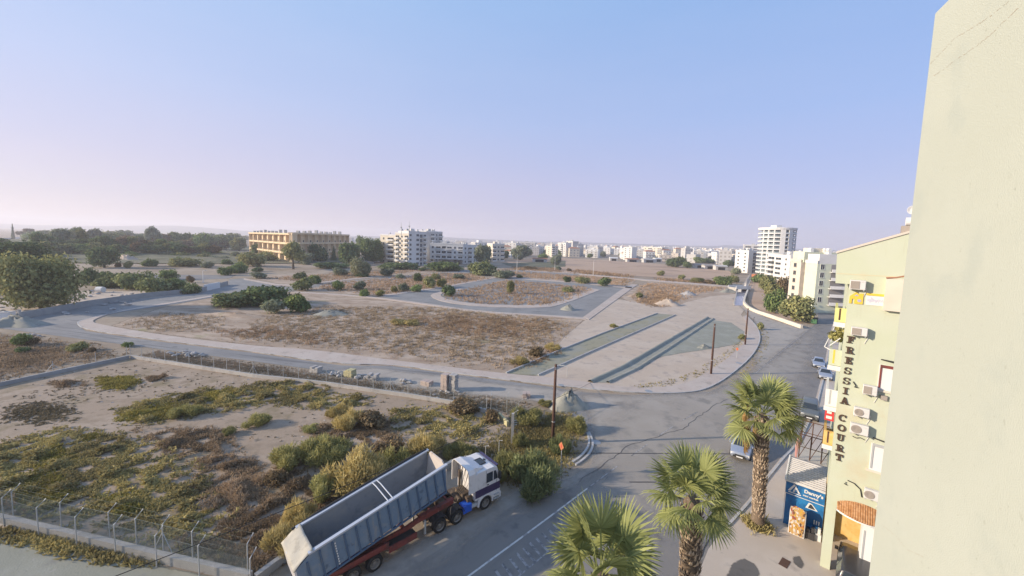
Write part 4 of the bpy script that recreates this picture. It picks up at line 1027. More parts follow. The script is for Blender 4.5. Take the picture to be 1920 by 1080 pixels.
# ------------------------------------------------------------------ ground cover (nobody could count it)
def scatter(name, polys, n, size, m, seed, label, cat='weeds', upright=.6, asp=.5, falloff=.35, z=0.0, avoid=None, clump=0, mound=0.0):
    """tufts of narrow blades grown over the given areas, thinning towards their borders"""
    rg = np.random.default_rng(seed); PP = []
    tot = sum(abs(sum(p[i].x*p[(i+1)%len(p)].y-p[(i+1)%len(p)].x*p[i].y for i in range(len(p))))/2*wt for p,wt in polys)
    for p,wt in polys:
        ar = abs(sum(p[i].x*p[(i+1)%len(p)].y-p[(i+1)%len(p)].x*p[i].y for i in range(len(p))))/2*wt
        k = int(n*ar/tot); x0,x1 = min(a.x for a in p),max(a.x for a in p); y0,y1 = min(a.y for a in p),max(a.y for a in p)
        got = 0; tries = 0
        while got < k and tries < 40:
            tries += 1
            xx = rg.uniform(x0,x1,k*2); yy = rg.uniform(y0,y1,k*2); sd_ = sdist(xx,yy,p)
            ph = np.sin(xx*1.7+2.1*np.sin(yy*.9))*np.sin(yy*1.9+1.3*np.sin(xx*1.1+seed))+.5*np.sin(xx*4.1+yy*2.7)*np.sin(yy*5.3-xx)
            ok = (sd_ > -.3) & (rg.random(k*2) < np.clip(sd_/(falloff*min(x1-x0,y1-y0)+.01),.05,1)) & (ph > clump+rg.normal(size=k*2)*.25-.9*(clump==0))
            xs_ = np.stack([xx[ok],yy[ok]],1)[:k-got]; PP.append(xs_); got += len(xs_)
    P2 = np.concatenate(PP); n = len(P2); B = 5
    mound_ = np.maximum(0,np.sin(P2[:,0]*1.3+1.7*np.sin(P2[:,1]*.8+seed))*np.sin(P2[:,1]*1.5+1.2*np.sin(P2[:,0]*.9)))*mound*(.4+.9*rg.random(n))
    P = np.repeat(P2,B,0)+rg.normal(size=(n*B,2))*size*.35; nn = n*B
    d = rg.normal(size=(nn,3)); d[:,2] = np.abs(d[:,2])*upright+upright; d /= np.linalg.norm(d,axis=1)[:,None]
    s_ = np.cross(d,rg.normal(size=(nn,3))); s_ /= np.linalg.norm(s_,axis=1)[:,None]
    ln = (size*(.5+.9*rg.random(nn)))[:,None]; w_ = ln*asp*.5
    base = np.concatenate([P,z+np.repeat(mound_,B)[:,None]*rg.random((nn,1))**.4],1)
    V = np.stack([base-s_*w_,base+s_*w_,base+d*ln+s_*w_*.35,base+d*ln-s_*w_*.35],1).reshape(-1,3); V[:,2] = np.maximum(V[:,2],z-.02)
    t = np.clip(np.repeat(.45+.45*np.sin(P2[:,0]*.55+seed+np.sin(P2[:,1]*.7))*np.sin(P2[:,1]*.6),B)+.22*rg.normal(size=nn),0,1)
    o = npmesh(name,V,np.arange(4*nn).reshape(nn,4),m,t); o['kind'] = 'stuff'; o['label'] = label; o['category'] = cat; return o
M['weed_olive'] = leafmat('weed_olive',(.22,.185,.09),(.50,.42,.175),.25)
M['weed_yellow'] = leafmat('weed_yellow',(.24,.21,.06),(.50,.42,.12),.2)
M['weed_brown'] = leafmat('weed_brown',(.22,.165,.105),(.46,.345,.23),.25)
M['weed_dark'] = leafmat('weed_dark',(.14,.115,.07),(.26,.21,.13),.25)
M['straw'] = leafmat('straw',(.32,.25,.165),(.60,.47,.32),.22)
M['rust_straw'] = leafmat('rust_straw',(.285,.20,.125),(.53,.375,.245),.22)
g1 = G([(-160,860),(0,832),(110,800),(250,815),(330,850),(400,900),(440,960),(430,1040),(400,1055),(330,1035),(180,1005),(60,975),(-160,930)])
g2 = G([(200,770),(300,740),(420,725),(520,712),(620,720),(600,750),(480,765),(330,790),(240,800)])
g3 = G([(180,708),(250,704),(262,718),(235,732),(190,732)]); g4 = G([(270,704),(310,706),(316,716),(280,716)]); g4b = G([(90,716),(150,714),(165,724),(110,728)])
g5 = G([(520,742),(620,735),(700,742),(690,765),(600,770),(520,762)])
g6 = G([(720,770),(800,755),(900,770),(940,800),(900,830),(820,835),(740,815)])
g7 = G([(370,890),(520,890),(610,960),(560,1045),(470,1075),(410,1030)])
g8 = G([(60,800),(0,790),(0,760),(80,750),(150,765),(140,790)])
scatter('succulent_carpet',[(g1,1.0),(g2,.8),(g5,.6),(g6,.5)],26000,.19,M['weed_olive'],1,'olive brown low weeds spreading over the fenced lot',upright=.35,asp=.6,clump=-.02,mound=.5)
scatter('yellow_weeds',[(G([(40,850),(120,835),(150,870),(90,890)]),1),(G([(0,890),(110,885),(160,930),(80,960),(0,940)]),1),(G([(180,930),(260,920),(280,960),(210,975)]),1),(G([(220,775),(330,752),(360,765),(300,790),(225,792)]),1.2),(G([(360,742),(430,728),(440,742),(380,756)]),1.3),(g3,.8),(G([(150,818),(185,812),(188,822),(160,828)]),1)],9000,.19,M['weed_yellow'],2,'yellow green succulent weeds in patches over the fenced lot',upright=.35,asp=.6,mound=.3)
scatter('brown_scrub',[(g7,1.2),(G([(250,805),(420,800),(470,830),(400,870),(300,850)]),.6),(G([(680,770),(740,790),(720,830),(640,820)]),.7),(G([(430,960),(560,930),(620,1000),(520,1060),(430,1050)]),1.2),(G([(-160,930),(0,915),(60,975),(0,975),(-160,955)]),.5),(G([(330,850),(470,860),(520,900),(420,905)]),.7),(g4,1),(g4b,.7),(G([(330,1010),(470,1040),(480,1085),(380,1062)]),1.0),(G([(560,800),(720,790),(760,830),(640,850)]),.6),(G([(500,880),(560,860),(640,950),(560,980)]),1)],19000,.22,M['weed_brown'],3,'brown dry scrub over the near part of the fenced lot',upright=.6,asp=.3,clump=.02,mound=.55)
scatter('dark_clods',[(g8,1),(G([(0,735),(240,690),(480,720),(300,735),(200,760),(20,790)]),.04)],1100,.15,M['weed_dark'],4,'dark low clods and dead weeds on the bare lot',upright=.25,asp=.9)
scatter('lot_tufts',[(lot_poly,1)],380,.15,M['weed_dark'],14,'sparse dark tufts on the bare lot',upright=.3,asp=.7,falloff=.02)
scatter('verge_weeds',[(G([(245,668),(300,658),(590,697),(820,732),(1000,758),(960,780),(905,770),(765,740),(475,704)]),1)],4200,.2,M['weed_brown'],5,'weeds on the verge between far fence and side road',upright=.6,asp=.3)
scatter('corner_weeds',[(G([(950,800),(1020,770),(1075,775),(1100,808),(1085,850),(1060,890),(985,918),(935,915),(920,880),(860,860),(850,840),(900,830)]),1)],4600,.25,M['weed_olive'],6,'weeds around the near pole and truck cab',upright=.8,asp=.25)
scatter('dry_grass',[(G([(400,640),(470,600),(600,572),(830,575),(1040,596),(1085,606),(1060,640),(1000,690),(960,700),(830,684),(700,668),(500,645)]),1),(G([(210,612),(300,585),(420,590),(430,620),(300,626)]),.6)],15000,.34,M['straw'],7,'straw coloured dry grass over the large plot',upright=.8,asp=.22,falloff=.1,clump=.1)
scatter('rusty_grass',[(G([(720,600),(850,585),(1040,600),(1070,615),(1000,640),(880,640),(780,625)]),1),(G([(380,620),(520,610),(640,630),(600,650),(440,636)]),.8),(G([(980,690),(1010,660),(1050,645),(1060,660),(1010,690)]),1.2),(G([(1190,565),(1225,545),(1290,560),(1270,575),(1220,577)]),1.0)],6500,.38,M['rust_straw'],8,'rusty dry grass streaks in the plots',upright=.8,asp=.25,clump=.05)
scatter('plot_grass',[(G([(818,553),(862,543),(948,524),(1100,538),(1120,545),(1060,568),(1023,575),(905,572),(835,563)]),1),(G([(600,533),(820,512),(870,512),(925,523),(820,541),(716,556),(580,543)]),1),(G([(480,522),(700,508),(830,505),(587,531)]),.7),(G([(1190,541),(1215,530),(1370,540),(1300,556),(1240,577),(1180,566)]),.8),(G([(870,510),(925,506),(1195,524),(1180,537),(1085,530)]),.8)],11000,.6,M['rust_straw'],9,'reddish brown dry grass in the far plots',upright=.8,asp=.3,falloff=.05)
scatter('weedy_edge',[(G([(1185,731),(1255,722),(1310,704),(1365,668),(1395,640),(1392,634),(1360,663),(1305,698),(1250,716),(1190,725)]),1),(G([(1416,670),(1432,640),(1424,612),(1432,612),(1440,640),(1424,675),(1380,715)]),1)],1300,.22,M['weed_olive'],10,'weeds along both edges of the pavement bend',upright=.6,asp=.4)
scatter('fence_weeds',[(G([(0,990),(120,1014),(215,1045),(300,1065),(200,1055),(100,1032),(0,1008)]),1)],700,.26,M['weed_olive'],11,'weeds at the foot of the near fence',upright=.6,asp=.4)
scatter('rough_grass',[(G([(-150,625),(0,622),(160,642),(240,655),(240,668),(120,690),(0,718),(-150,745)]),1)],3600,.3,M['weed_brown'],12,'rough grass left of the fenced lot',upright=.6,asp=.35)
scatter('field_edge_grass',[(G([(1060,512),(1190,522),(1190,516),(1080,505)]),1),(G([(1220,526),(1380,537),(1380,530),(1230,521)]),1),(G([(940,506),(1060,512),(1050,503),(960,500)]),1)],2500,.8,M['rust_straw'],13,'dry grass along the edge of the brown field',upright=.8,asp=.35)
def litter(name,polys,n,size,m,seed,label):
    rg = np.random.default_rng(seed); mb = MB(); rgl = random.Random(seed)
    for p,wt in polys:
        x0,x1 = min(a.x for a in p),max(a.x for a in p); y0,y1 = min(a.y for a in p),max(a.y for a in p); k = 0
        while k < n*wt:
            x,y = rg.uniform(x0,x1),rg.uniform(y0,y1)
            if sdist(np.array([x]),np.array([y]),p)[0] < .2: continue
            k += 1; s_ = size*rgl.uniform(.4,1.3); a = rgl.uniform(0,3.1); c,d = math.cos(a)*s_,math.sin(a)*s_; e = rgl.uniform(.4,.8); h = s_*rgl.uniform(.3,.7)
            mb.add([(x-c,y-d,.0),(x+d*e,y-c*e,.0),(x+c,y+d,.0),(x-d*e,y+c*e,.0),(x-c*.4,y-d*.4,h),(x+c*.5,y+d*.3,h*.8)],[(0,1,5,4),(1,2,5),(2,3,4,5),(3,0,4)])
    o = mb.build(name,m); o['kind']='stuff'; o['label']=label; o['category']='stones'; return o
litter('loose_stones',[(lot_poly,.6),(G([(230,615),(500,650),(833,687),(1000,700),(1090,606),(830,575),(600,560),(400,585)]),1.6),(G([(1185,560),(1240,545),(1380,548),(1330,560),(1250,578)]),.5)],260,.14,M['stone'],41,'pale stones and rubbish lying over the dry plots')
litter('road_grit',[(G([(700,1070),(985,945),(1100,905),(1120,850),(1183,748),(1330,745),(1300,800),(1150,900),(1000,985),(860,1090)]),1)],220,.05,M['stone'],42,'grit and small stones on the dusty road edge')

# ------------------------------------------------------------------ buildings in the distance
UNIT = {}
def unit(name, fn):
    if name not in UNIT:
        o = fn(); UNIT[name] = o.data; bpy.data.objects.remove(o)
    return UNIT[name]
def win_mesh(w,h,frame='white_wall',glass='glass'):
    def fn():
        mb = MB(); f = .08
        mb.box(-w/2-f,-w/2,-.06,.02,-f,h+f,0).box(w/2,w/2+f,-.06,.02,-f,h+f,0).box(-w/2,w/2,-.06,.02,h,h+f,0).box(-w/2-f-.05,w/2+f+.05,-.14,.02,-f-.06,-f+.0,0).box(-.03,.03,-.05,.02,0,h,0)
        mb.box(-w/2,w/2,-.025,.015,0,h,1)
        return mb.build('window',[M[frame],M[glass]])
    return unit(('win',w,h,frame,glass),fn)
def balc_mesh(w,d,m_wall,open_=False):
    def fn():
        mb = MB(); mb.box(-w/2,w/2,-d,0,-.12,.02,0)
        if open_:
            for i in range(9): x = -w/2+.04+(w-.08)*i/8; mb.box(x-.02,x+.02,-d,-d+.04,.02,1.0,0)
            mb.box(-w/2,w/2,-d-.01,-d+.05,.98,1.05,0)
        else: mb.box(-w/2,w/2,-d,-d+.12,.02,1.0,0).box(-w/2,-w/2+.12,-d+.12,0,.02,1.0,0).box(w/2-.12,w/2,-d+.12,0,.02,1.0,0)
        mb.box(-w/2+.3,w/2-.3,-.035,.0,.03,2.25,1); mb.box(-.05,.05,-.06,-.036,.03,2.25,0)
        return mb.build('balcony',[M[m_wall],M['glass']])
    return unit(('balc',w,d,m_wall,open_),fn)
def block(label, P, yaw, w, d, floors, fh, wallm, front='wbw', side='w', ground_open=False, z0=0, trim='white_wall', name='apartment_block', roofbits=4, group=None, storey0=1.0, sidem=None):
    """front faces local -Y with x running to the right; pattern letters: w window, b balcony, . blank"""
    t_ = root(name,label,'building',(P[0],P[1],z0),yaw,group); H = floors*fh+.4
    mb = MB(); z_ = fh if ground_open else 0
    mb.box(0,w,0,d,z_,H)
    b = mb.build('wall',M[wallm],t_)
    if ground_open:
        mb = MB(); n = max(3,int(w/4))
        for i in range(n+1): x = .3+(w-.6)*i/n; mb.box(x-.22,x+.22,.2,.64,0,fh-.003).box(x-.22,x+.22,d-.64,d-.2,0,fh-.003)
        mb.box(w*.3,w*.7,d*.5,d*.9,0,fh-.004); mb.build('column',M['grey_wall'],t_,kind='stuff')
    pr = MB(); e = .12
    pr.box(-e,w+e,-e,.15,H,H+.85).box(-e,w+e,d-.15,d+e,H,H+.85).box(-e,.15,.151,d-.151,H,H+.85).box(w-.15,w+e,.151,d-.151,H,H+.85)
    pr.build('parapet',M[trim],t_)
    MB().box(.16,w-.16,.16,d-.16,H,H+.1).build('roof',M['roof_slab'],t_)
    rg = random.Random(hash(label)%99991 if False else sum(map(ord,label)))
    bx = MB(); bx.box(w*.35,w*.35+3,d*.4,d*.4+3.2,H+.1,H+2.7); bx.build('stair_house',M[wallm],t_)
    for i in range(roofbits):
        x,y = rg.uniform(.8,w-1.8),rg.uniform(.8,d-1.8); q = MB()
        for (dx,dy) in ((0,0),(.9,0),(0,.9),(.9,.9)): q.box(x+dx-.04,x+dx+.04,y+dy-.04,y+dy+.04,H+.1,H+1.5)
        q.lathe([(0,-.1),(.5,-.1),(.5,1.0),(0,1.0)],10,'x',(x,y+.45,H+2.0)); q.add([(x-.3,y-1.2,H+.4),(x+1.2,y-1.2,H+.4),(x+1.2,y-.2,H+1.3),(x-.3,y-.2,H+1.3)],[(0,1,2,3)])
        q.build('water_tank',M['galv'],t_)
    def face(pattern,L,origin,rz):
        n = len(pattern); bay = L/n
        for f in range(1 if ground_open else 0,floors):
            for i,ch in enumerate(pattern):
                if ch == '.': continue
                c = (i+.5)*bay; z = f*fh+(storey0 if ch in 'wW' else .12)
                loc = (origin[0]+math.cos(rz)*c, origin[1]+math.sin(rz)*c, z)
                off = .0
                if ch == 'w': link('window',win_mesh(round(min(1.5,bay*.5),2),round(fh*.42,2),trim),t_,loc,rz)
                elif ch == 'W': link('window',win_mesh(round(bay*.72,2),round(fh*.46,2),trim),t_,loc,rz)
                elif ch == 'b': link('balcony',balc_mesh(round(bay*.92,2),1.3,trim),t_,loc,rz)
                elif ch == 'o': link('balcony',balc_mesh(round(bay*.92,2),1.1,trim,True),t_,loc,rz)
    face(front,w,(0,0),0)
    if side: face(side,d,(0,d),-math.pi/2)
    return t_
def place(u0,v0,u1,v1):
    A,B = survey(u0,v0),survey(u1,v1); d = B-A; return A,math.atan2(d.y,d.x),d.length
# hotel at left: two storeys of framed bays above a ground floor, sunlit wing and shaded wing
P1 = survey(468,480); P2 = survey(549,495); P3 = survey(655,485)
Hh = height_at(549,437,P2)/3.15
def hotel(A,B,label,wallm,depth_,tops,nb):
    d = B-A; L = d.length; yaw = math.atan2(d.y,d.x); t_ = root('hotel_building',label,'building',(A.x,A.y,0),yaw); H = tops
    fh = H/3.0
    MB().box(0,L,2.2,depth_,0,H-.3).build('wall',M[wallm],t_)
    MB().box(-.3,L+.3,-.3,depth_+.3,H-.298,H+.9).build('roof',M['tan_wall'],t_)
    mb = MB()
    for z in (fh,fh*2): mb.box(0,L,.0,2.197,z-.35,z+.05)
    mb.build('floor_slab',M['tan_wall'],t_)
    n = nb
    pm = None
    for i in range(n+1):
        x = min(L-.5,L*i/n)
        if pm is None: pm = MB().box(0,.5,-.1,2.19,0,H-.3).build('column',M['tan_wall'],t_); o = pm
        else: o = link('column',pm.data,t_)
        o.location = (x,0,0)
    rm = MB().box(.55,L/n-.05,.05,.17,0,1.0).build('railing',M['tan_wall'],t_); wm = None; first = True
    for f in (1,2):
        for i in range(n):
            o = rm if first else link('railing',rm.data,t_); first = False
            o.location = (L*i/n,0,f*fh+.05)
            link('window',win_mesh(1.7,2.0,'white_wall'),t_,(L*(i+.32)/n,2.2,f*fh+.3)); link('window',win_mesh(1.3,2.0,'shutter'),t_,(L*(i+.72)/n,2.2,f*fh+.3))
    for i in range(n): link('window',win_mesh(1.7,2.0,'shutter'),t_,(L*(i+.5)/n,2.2,.6))
    rg = random.Random(4)
    for i in range(9):
        x = L*(.1+.8*i/9)+rg.uniform(-1,1); q = MB().box(x,x+1.6,.6,2.6,H+.9,H+2.6+rg.uniform(-.5,.8)).box(x-.1,x+1.7,.5,2.7,H+.9,H+1.2); q.build('roof_unit',M['grey_wall'],t_)
    return t_
hotel(P1,P2,'sunlit left wing of the tan three storey hotel with framed balconies','tan_wall',3.0,Hh*3,8)
hotel(P2+(P3-P2)*.012,P3,'shaded right wing of the tan hotel with roof equipment','tan_wall',3.0,Hh*3*1.03,9)
def sized_block(u0,v0,u1,v1,top_u,top_v,label,wallm,front,side,d,floors=None,fh=None,**kw):
    A,yaw,L = place(u0,v0,u1,v1); Ht = height_at(top_u,top_v,A if abs(top_u-u0)<abs(top_u-u1) else survey(u1,v1))
    f = floors or max(2,round(Ht/3.1)); return block(label,A,yaw,L,d,f,(Ht-1.2)/f,wallm,front,side,**kw)
sized_block(713,493,766,497,740,440,'cream left block of the apartment cluster behind the darkest tree','cream','wbwb','w.w',14,6)
sized_block(741,497,766,499,741,436,'sunlit narrow stair block of the apartment cluster with two roof masts','cream','bwb','w',10,7)
sized_block(766,499,799,498,767,433,'main white block of the apartment cluster, tallest at left','white_wall','w.Wob','www',14,7,roofbits=6)
sized_block(799,492,829,491,815,434,'grey white block at the right end of the apartment cluster','grey_wall','.bwb','w',13,7,roofbits=5)
sized_block(806,494,868,496,826,456,'low white four storey block with open ground floor','white_wall','wbWbwb','www',12,4,ground_open=True,roofbits=6)
sized_block(868,495,893,494,880,459,'pale annex right of the low white block','white_wall','wbw','w',12,4,roofbits=3)
sized_block(727,492,742,493,735,464,'small bluish white house in front of the apartment cluster','white_wall','ww','w',8,3,roofbits=1)
sized_block(923,490,945,490,930,457,'cream block with balconies behind the tall grey green tree','cream','bwb','w',12,4,roofbits=3)
sized_block(975,476,1003,477,990,454,'dark topped block behind the broad city tree','grey_wall','wbw','w',12,5)
sized_block(1045,480,1060,481,1050,455,'pale tower block left in the far city','white_wall','wbw','w',12,7)
sized_block(1060,478,1073,479,1066,452,'tallest grey tower block in the far city','grey_wall','ww','w',12,8)
sized_block(1034,482,1046,482,1040,461,'cream block beside the far tower blocks','cream','bw','w',12,5)
sized_block(1168,487,1184,488,1175,463,'pale slab block standing among the far trees','white_wall','ww','w',12,6)
sized_block(1205,483,1240,485,1220,463,'long cream block in the middle of the far city','cream','wbwb','w',12,5)
sized_block(1290,484,1328,486,1310,470,'row of cream blocks right in the far city','cream','bwbwb','w',12,4)
sized_block(1384,505,1400,508,1390,473,'white block with balconies left of the grey white flats','white_wall','bwb','w',12,5)
sized_block(1401,512,1432,512,1412,470,'white flats with dark stacked balconies left of the round tower','white_wall','.obo','ww',12,6)
sized_block(1430,514,1450,516,1440,480,'small white block at the foot of the round tower','white_wall','wbw','w',10,5)
sized_block(1393,490,1440,492,1410,459,'bluish grey office block left of the round tower','grey_wall','WWW','w',12,6)
sized_block(1436,531,1477,540,1460,478,'white block behind the tree row with balconies facing left','white_wall','bWw','ww',14,6,roofbits=5)
# light masts on the cluster
for (u,v,t) in ((752,441,417),(767,434,415)):
    P = survey(u,499); h0,h1 = height_at(u,v,P),height_at(u,t,P); o = MB().tube([(0,0,h0),(0,0,h1)],[.25,.12],6).box(-.5,.5,-.1,.1,h1-4,h1-3).build('roof_mast',M['galv']); o.location=P; o['category']='mast'; o['label']='thin antenna mast on the apartment cluster, '+('left one' if u==752 else 'right one')
# round white tower
PT = survey(1471,521); R_t = 31*depth(PT)/720; Ht = height_at(1471,430,PT); nf = 12; fh = Ht/nf
t_ = root('round_tower','tall white round ended residential tower with glass balconies on every floor','tower',(PT.x,PT.y+R_t,0))
MB().lathe([(R_t*.82,0),(R_t*.82,Ht)],40).build('glass_wall',M['blue_glass'],t_,True)
def ring():
    return MB().lathe([(R_t*.80,-.4),(R_t,-.4),(R_t,.35),(R_t*.80,.35)],40).build('floor_ring',M['white_wall'])
rm = unit('tower_ring',ring)
for i in range(1,nf+1): link('floor_ring',rm,t_,(0,0,fh*i))
def rail(): return MB().lathe([(R_t*.985,.25),(R_t*.985,1.2)],40).build('balustrade',M['blue_glass'])
rlm = unit('tower_rail',rail)
for i in range(1,nf): link('balustrade',rlm,t_,(0,0,fh*i))
for a in (-168,-150,-132,-112,-106,-80,-74,-45,-25,-5):
    x,y = R_t*.97*math.cos(R(a)),R_t*.97*math.sin(R(a)); wd = .35 if a not in (-106,-80) else 1.5
    o = MB().box(-wd,wd,-.3,.3,0,Ht-.3).build('column',M['white_wall'],t_); o.location=(x,y,0); o.rotation_euler=(0,0,R(a)+math.pi/2)
MB().lathe([(0,Ht+.28),(R_t*1.02,Ht+.28),(R_t*1.02,Ht+1.3),(R_t*.95,Ht+1.3),(R_t*.95,Ht+.9),(0,Ht+.9)],40).build('roof',M['white_wall'],t_)
MB().box(-3,1,-3,3,Ht+.902,Ht+3.2).build('stair_house',M['white_wall'],t_)

# cream apartment block by the canal: lit stepped side, shaded balcony front
C0 = survey(1524,586); C1 = survey(1475,573); d_ = (C1-C0); yawc = math.atan2(d_.y,d_.x)
Hc = height_at(1524,494,C0)
t_ = root('cream_apartment_block','cream five storey apartment block with stepped sunlit side and curved shaded balconies','building',(C0.x,C0.y,0),yawc)
Lc = d_.length; fhc = Hc/6
# local x along the lit side away from the camera, local -y... body lies on the side of +y turned right
sgn = -1
def cb(x0,x1,y0,y1,z0,z1,name,m): return MB().box(x0,x1,min(sgn*y0,sgn*y1),max(sgn*y0,sgn*y1),z0,z1).build(name,M[m],t_)
cb(0,Lc*.42,0,14,0,Hc,'wall','lime_wall'); cb(Lc*.42,Lc*.58,1.6,14,0,Hc,'wall','pink_wall'); cb(Lc*.58,Lc,0,14,0,Hc,'wall','pink_wall')
cb(.003,Lc*.4,.4,10,Hc,Hc+3.0,'penthouse','white_wall'); cb(Lc*.55,Lc*.98,.5,12,Hc,Hc+3.6,'penthouse','lime_wall'); cb(Lc*.6,Lc*.9,3,9,Hc+3.6,Hc+4.9,'penthouse','cream')
cb(-.1,Lc*.42,-.12,.1,Hc+.002,Hc+1.0,'parapet','white_wall'); cb(Lc*.58,Lc+.1,-.12,.1,Hc+.002,Hc+1.0,'parapet','pink_wall')
for f in range(6):
    z = f*fhc+.9
    o = link('window',win_mesh(1.3,1.3,'shutter'),t_,(Lc*.80,0,z),math.pi)
    for x_ in (.47,.54): o = link('window',win_mesh(.8,1.2,'shutter'),t_,(Lc*x_,-1.6,z),math.pi)
def cbal():
    mb = MB(); n = 10; pts = []
    for i in range(n+1): f = i/n; pts.append((0-(1.0+.5*math.sin(math.pi*f)),f*9.5))
    poly = [(0,0)]+pts+[(0,9.5)]
    mb.prism(poly,-.15,.02,0)
    for (a,b) in zip(pts,pts[1:]): mb.prism([a,b,(b[0]+.12,b[1]),(a[0]+.12,a[1])],.021,.85,0)
    mb.box(-.04,-.003,.4,4.2,.03,2.3,1).box(-.04,-.003,5.0,9.2,.03,2.3,1)  # dark door bands, also painting in the shade of a recess behind
    return mb.build('balcony',[M['white_wall'],M['shutter']])
bm_ = unit('cbal',cbal)
for f in range(1,6):
    link('balcony',bm_,t_,(0,-13.4,f*fhc+.1)); link('window',win_mesh(1.1,1.5,'white_wall'),t_,(0,-1.6,f*fhc+.9),-math.pi/2)
for i in range(5):
    q = MB(); x,y = random.uniform(1,Lc-3),-random.uniform(2,9); q.lathe([(0,-.1),(.6,-.1),(.6,1.2),(0,1.2)],10,'x',(x,y,Hc+4.4)); q.box(x-.2,x+1.4,y-.5,y+.5,Hc+3.0,Hc+3.9); q.build('water_tank',M['white_wall'],t_)

# far city: each house its own object; the small remainder beyond as one mass
HP = []
for i in range(12):
    rg = random.Random(100+i); mb = MB(); w,d,h = rg.uniform(10,18),rg.uniform(10,14),rg.choice([6.5,7,9.5,10,10,13])
    mb.box(-w/2,w/2,-d/2,d/2,0,h,0); mb.box(-w/2-.2,w/2+.2,-d/2-.2,d/2+.2,h,h+.5,0); mb.box(-2,2,-1,3,h+.5,h+2.8,0)
    for f in range(int(h//3.2)):
        for k in range(3):
            x = -w/2+w*(k+.5)/3; mb.box(x-.9,x+.9,-d/2-.04,-d/2+.02,f*3.2+.9,f*3.2+2.3,1)
        mb.box(-w/2-.04,-w/2+.02,-1,1,f*3.2+.9,f*3.2+2.3,1)
        if i%3==0: mb.box(-w/2+.5,w/2-.5,-d/2-1.3,-d/2-.05,f*3.2+.1,f*3.2+.9,0)
    mb.lathe([(0,0),(.6,0),(.6,1.4),(0,1.4)],8,'x',(w*.2,-1,h+1.8),2)
    if i%4==1: mb.add([(-w/2-.3,-d/2-.3,h+.52),(w/2+.3,-d/2-.3,h+.52),(w/2+.3,d/2+.3,h+.52),(-w/2-.3,d/2+.3,h+.52),(-w/4,0,h+2.4),(w/4,0,h+2.4)],[(0,1,5,4),(1,2,5),(2,3,4,5),(3,0,4)],3)
    M.setdefault('roof_tile',plain('roof_tile',(.36,.17,.10),.9))
    o = mb.build('house',[M[rg.choice(['white_wall','white_wall','cream','grey_wall','pink_wall'])],M['shutter'],M['galv'],M['roof_tile']]); HP.append(o.data); bpy.data.objects.remove(o)
def city_ok(u,v):
    pts = [(680,500),(760,497),(880,497),(935,488),(1060,483),(1133,487),(1267,493),(1380,504),(1440,500),(1600,480)]
    for (a,b),(c,d) in zip(pts,pts[1:]):
        if a <= u <= c: return v < b+(d-b)*(u-a)/(c-a)-2
    return False
cnt = 0; spots = []
rgc = random.Random(77)
while cnt < 280:
    u = rgc.uniform(880,1600); dd = 330*math.exp(rgc.random()**1.4*1.45)
    hz = 452+.03*(u-960); v = hz+20*720/dd
    if not city_ok(u,v): continue
    P = survey(u,v)
    if any((P.x-q.x)**2+(P.y-q.y)**2 < 17**2 for q in spots): continue
    spots.append(P); cnt += 1
    o = link('city_house',HP[rgc.randrange(12)],None,(P.x,P.y,0),rgc.choice([0,.5,.9,-.4])+rgc.uniform(-.15,.15),(1,1,rgc.uniform(.8,1.35)))
    tag(o,'small pale flat roofed house in the far city','house','houses of the far city')
mbs = MB()
for i in range(1300):
    u = rgc.uniform(640,1680); dd = 1300*math.exp(rgc.random()*1.1); a = (u-960)/720
    x,y = a*dd,dd; w,h = rgc.uniform(9,20),rgc.choice([6,7,10,10,13,16]); mbs.box(x-w/2,x+w/2,y-6,y+6,0,h,rgc.randrange(3))
o = mbs.build('far_city',[M['white_wall'],M['cream'],M['grey_wall']]); o['kind']='stuff'; o['label']='mass of pale houses on the hazy horizon'; o['category']='city'
rgt = random.Random(5)
for i in range(225):
    u = rgt.uniform(900,1590); dd = 340*math.exp(rgt.random()*1.2); v = 452+.03*(u-960)+20*720/dd
    if not city_ok(u,v-1): continue
    plant(u,v,rgt.uniform(10,19)*720/dd,rgt.uniform(6,11)*720/dd,'tree',rgt.choice(['leaf_dark','leaf_grey','leaf_dark','leaf_green']),'dark tree standing among the houses of the far city',None,'trees among the city houses')
# low sheds and parked vehicles along the far edge of the field
for i,(u,v,w,h,m_,lab) in enumerate(((1150,489,9,3.2,'white_wall','white shed roof left at the back of the field'),(1185,491,14,3.2,'roof_tile','shed with a reddish roof at the back of the field'),(1215,492,16,3.5,'grey_wall','long grey shed in the middle at the back of the field'),(1232,491,9,4,'white_wall','white shed right of the long grey one'),(1310,502,12,3,'dark','dark open shed at the right back of the field'),(1330,504,12,3,'dark','second dark open shed right of the first'),(1350,506,10,3.2,'grey_wall','grey shed near the canal at the back of the field'),(1012,491,14,3,'roof_tile','low red roofed shed left of the brown field'))):
    P = survey(u,v); s_ = root('shed',lab,'shed',(P.x,P.y,0),random.uniform(-.2,.3))
    MB().box(-w/2,w/2,-3,3,0,h).build('wall',M['grey_wall'],s_); MB().add([(-w/2-.4,-3.5,h+.003),(w/2+.4,-3.5,h+.003),(w/2+.4,0,h+1.1),(-w/2-.4,0,h+1.1),(w/2+.4,3.5,h+.003),(-w/2-.4,3.5,h+.003)],[(0,1,2,3),(3,2,4,5),(0,3,5),(1,4,2)]).build('roof',M[m_] if m_!='dark' else M['shutter'],s_); MB().box(-w*.3,w*.3,-3.03,-2.9,0,h*.75).build('door',M['dark'],s_)
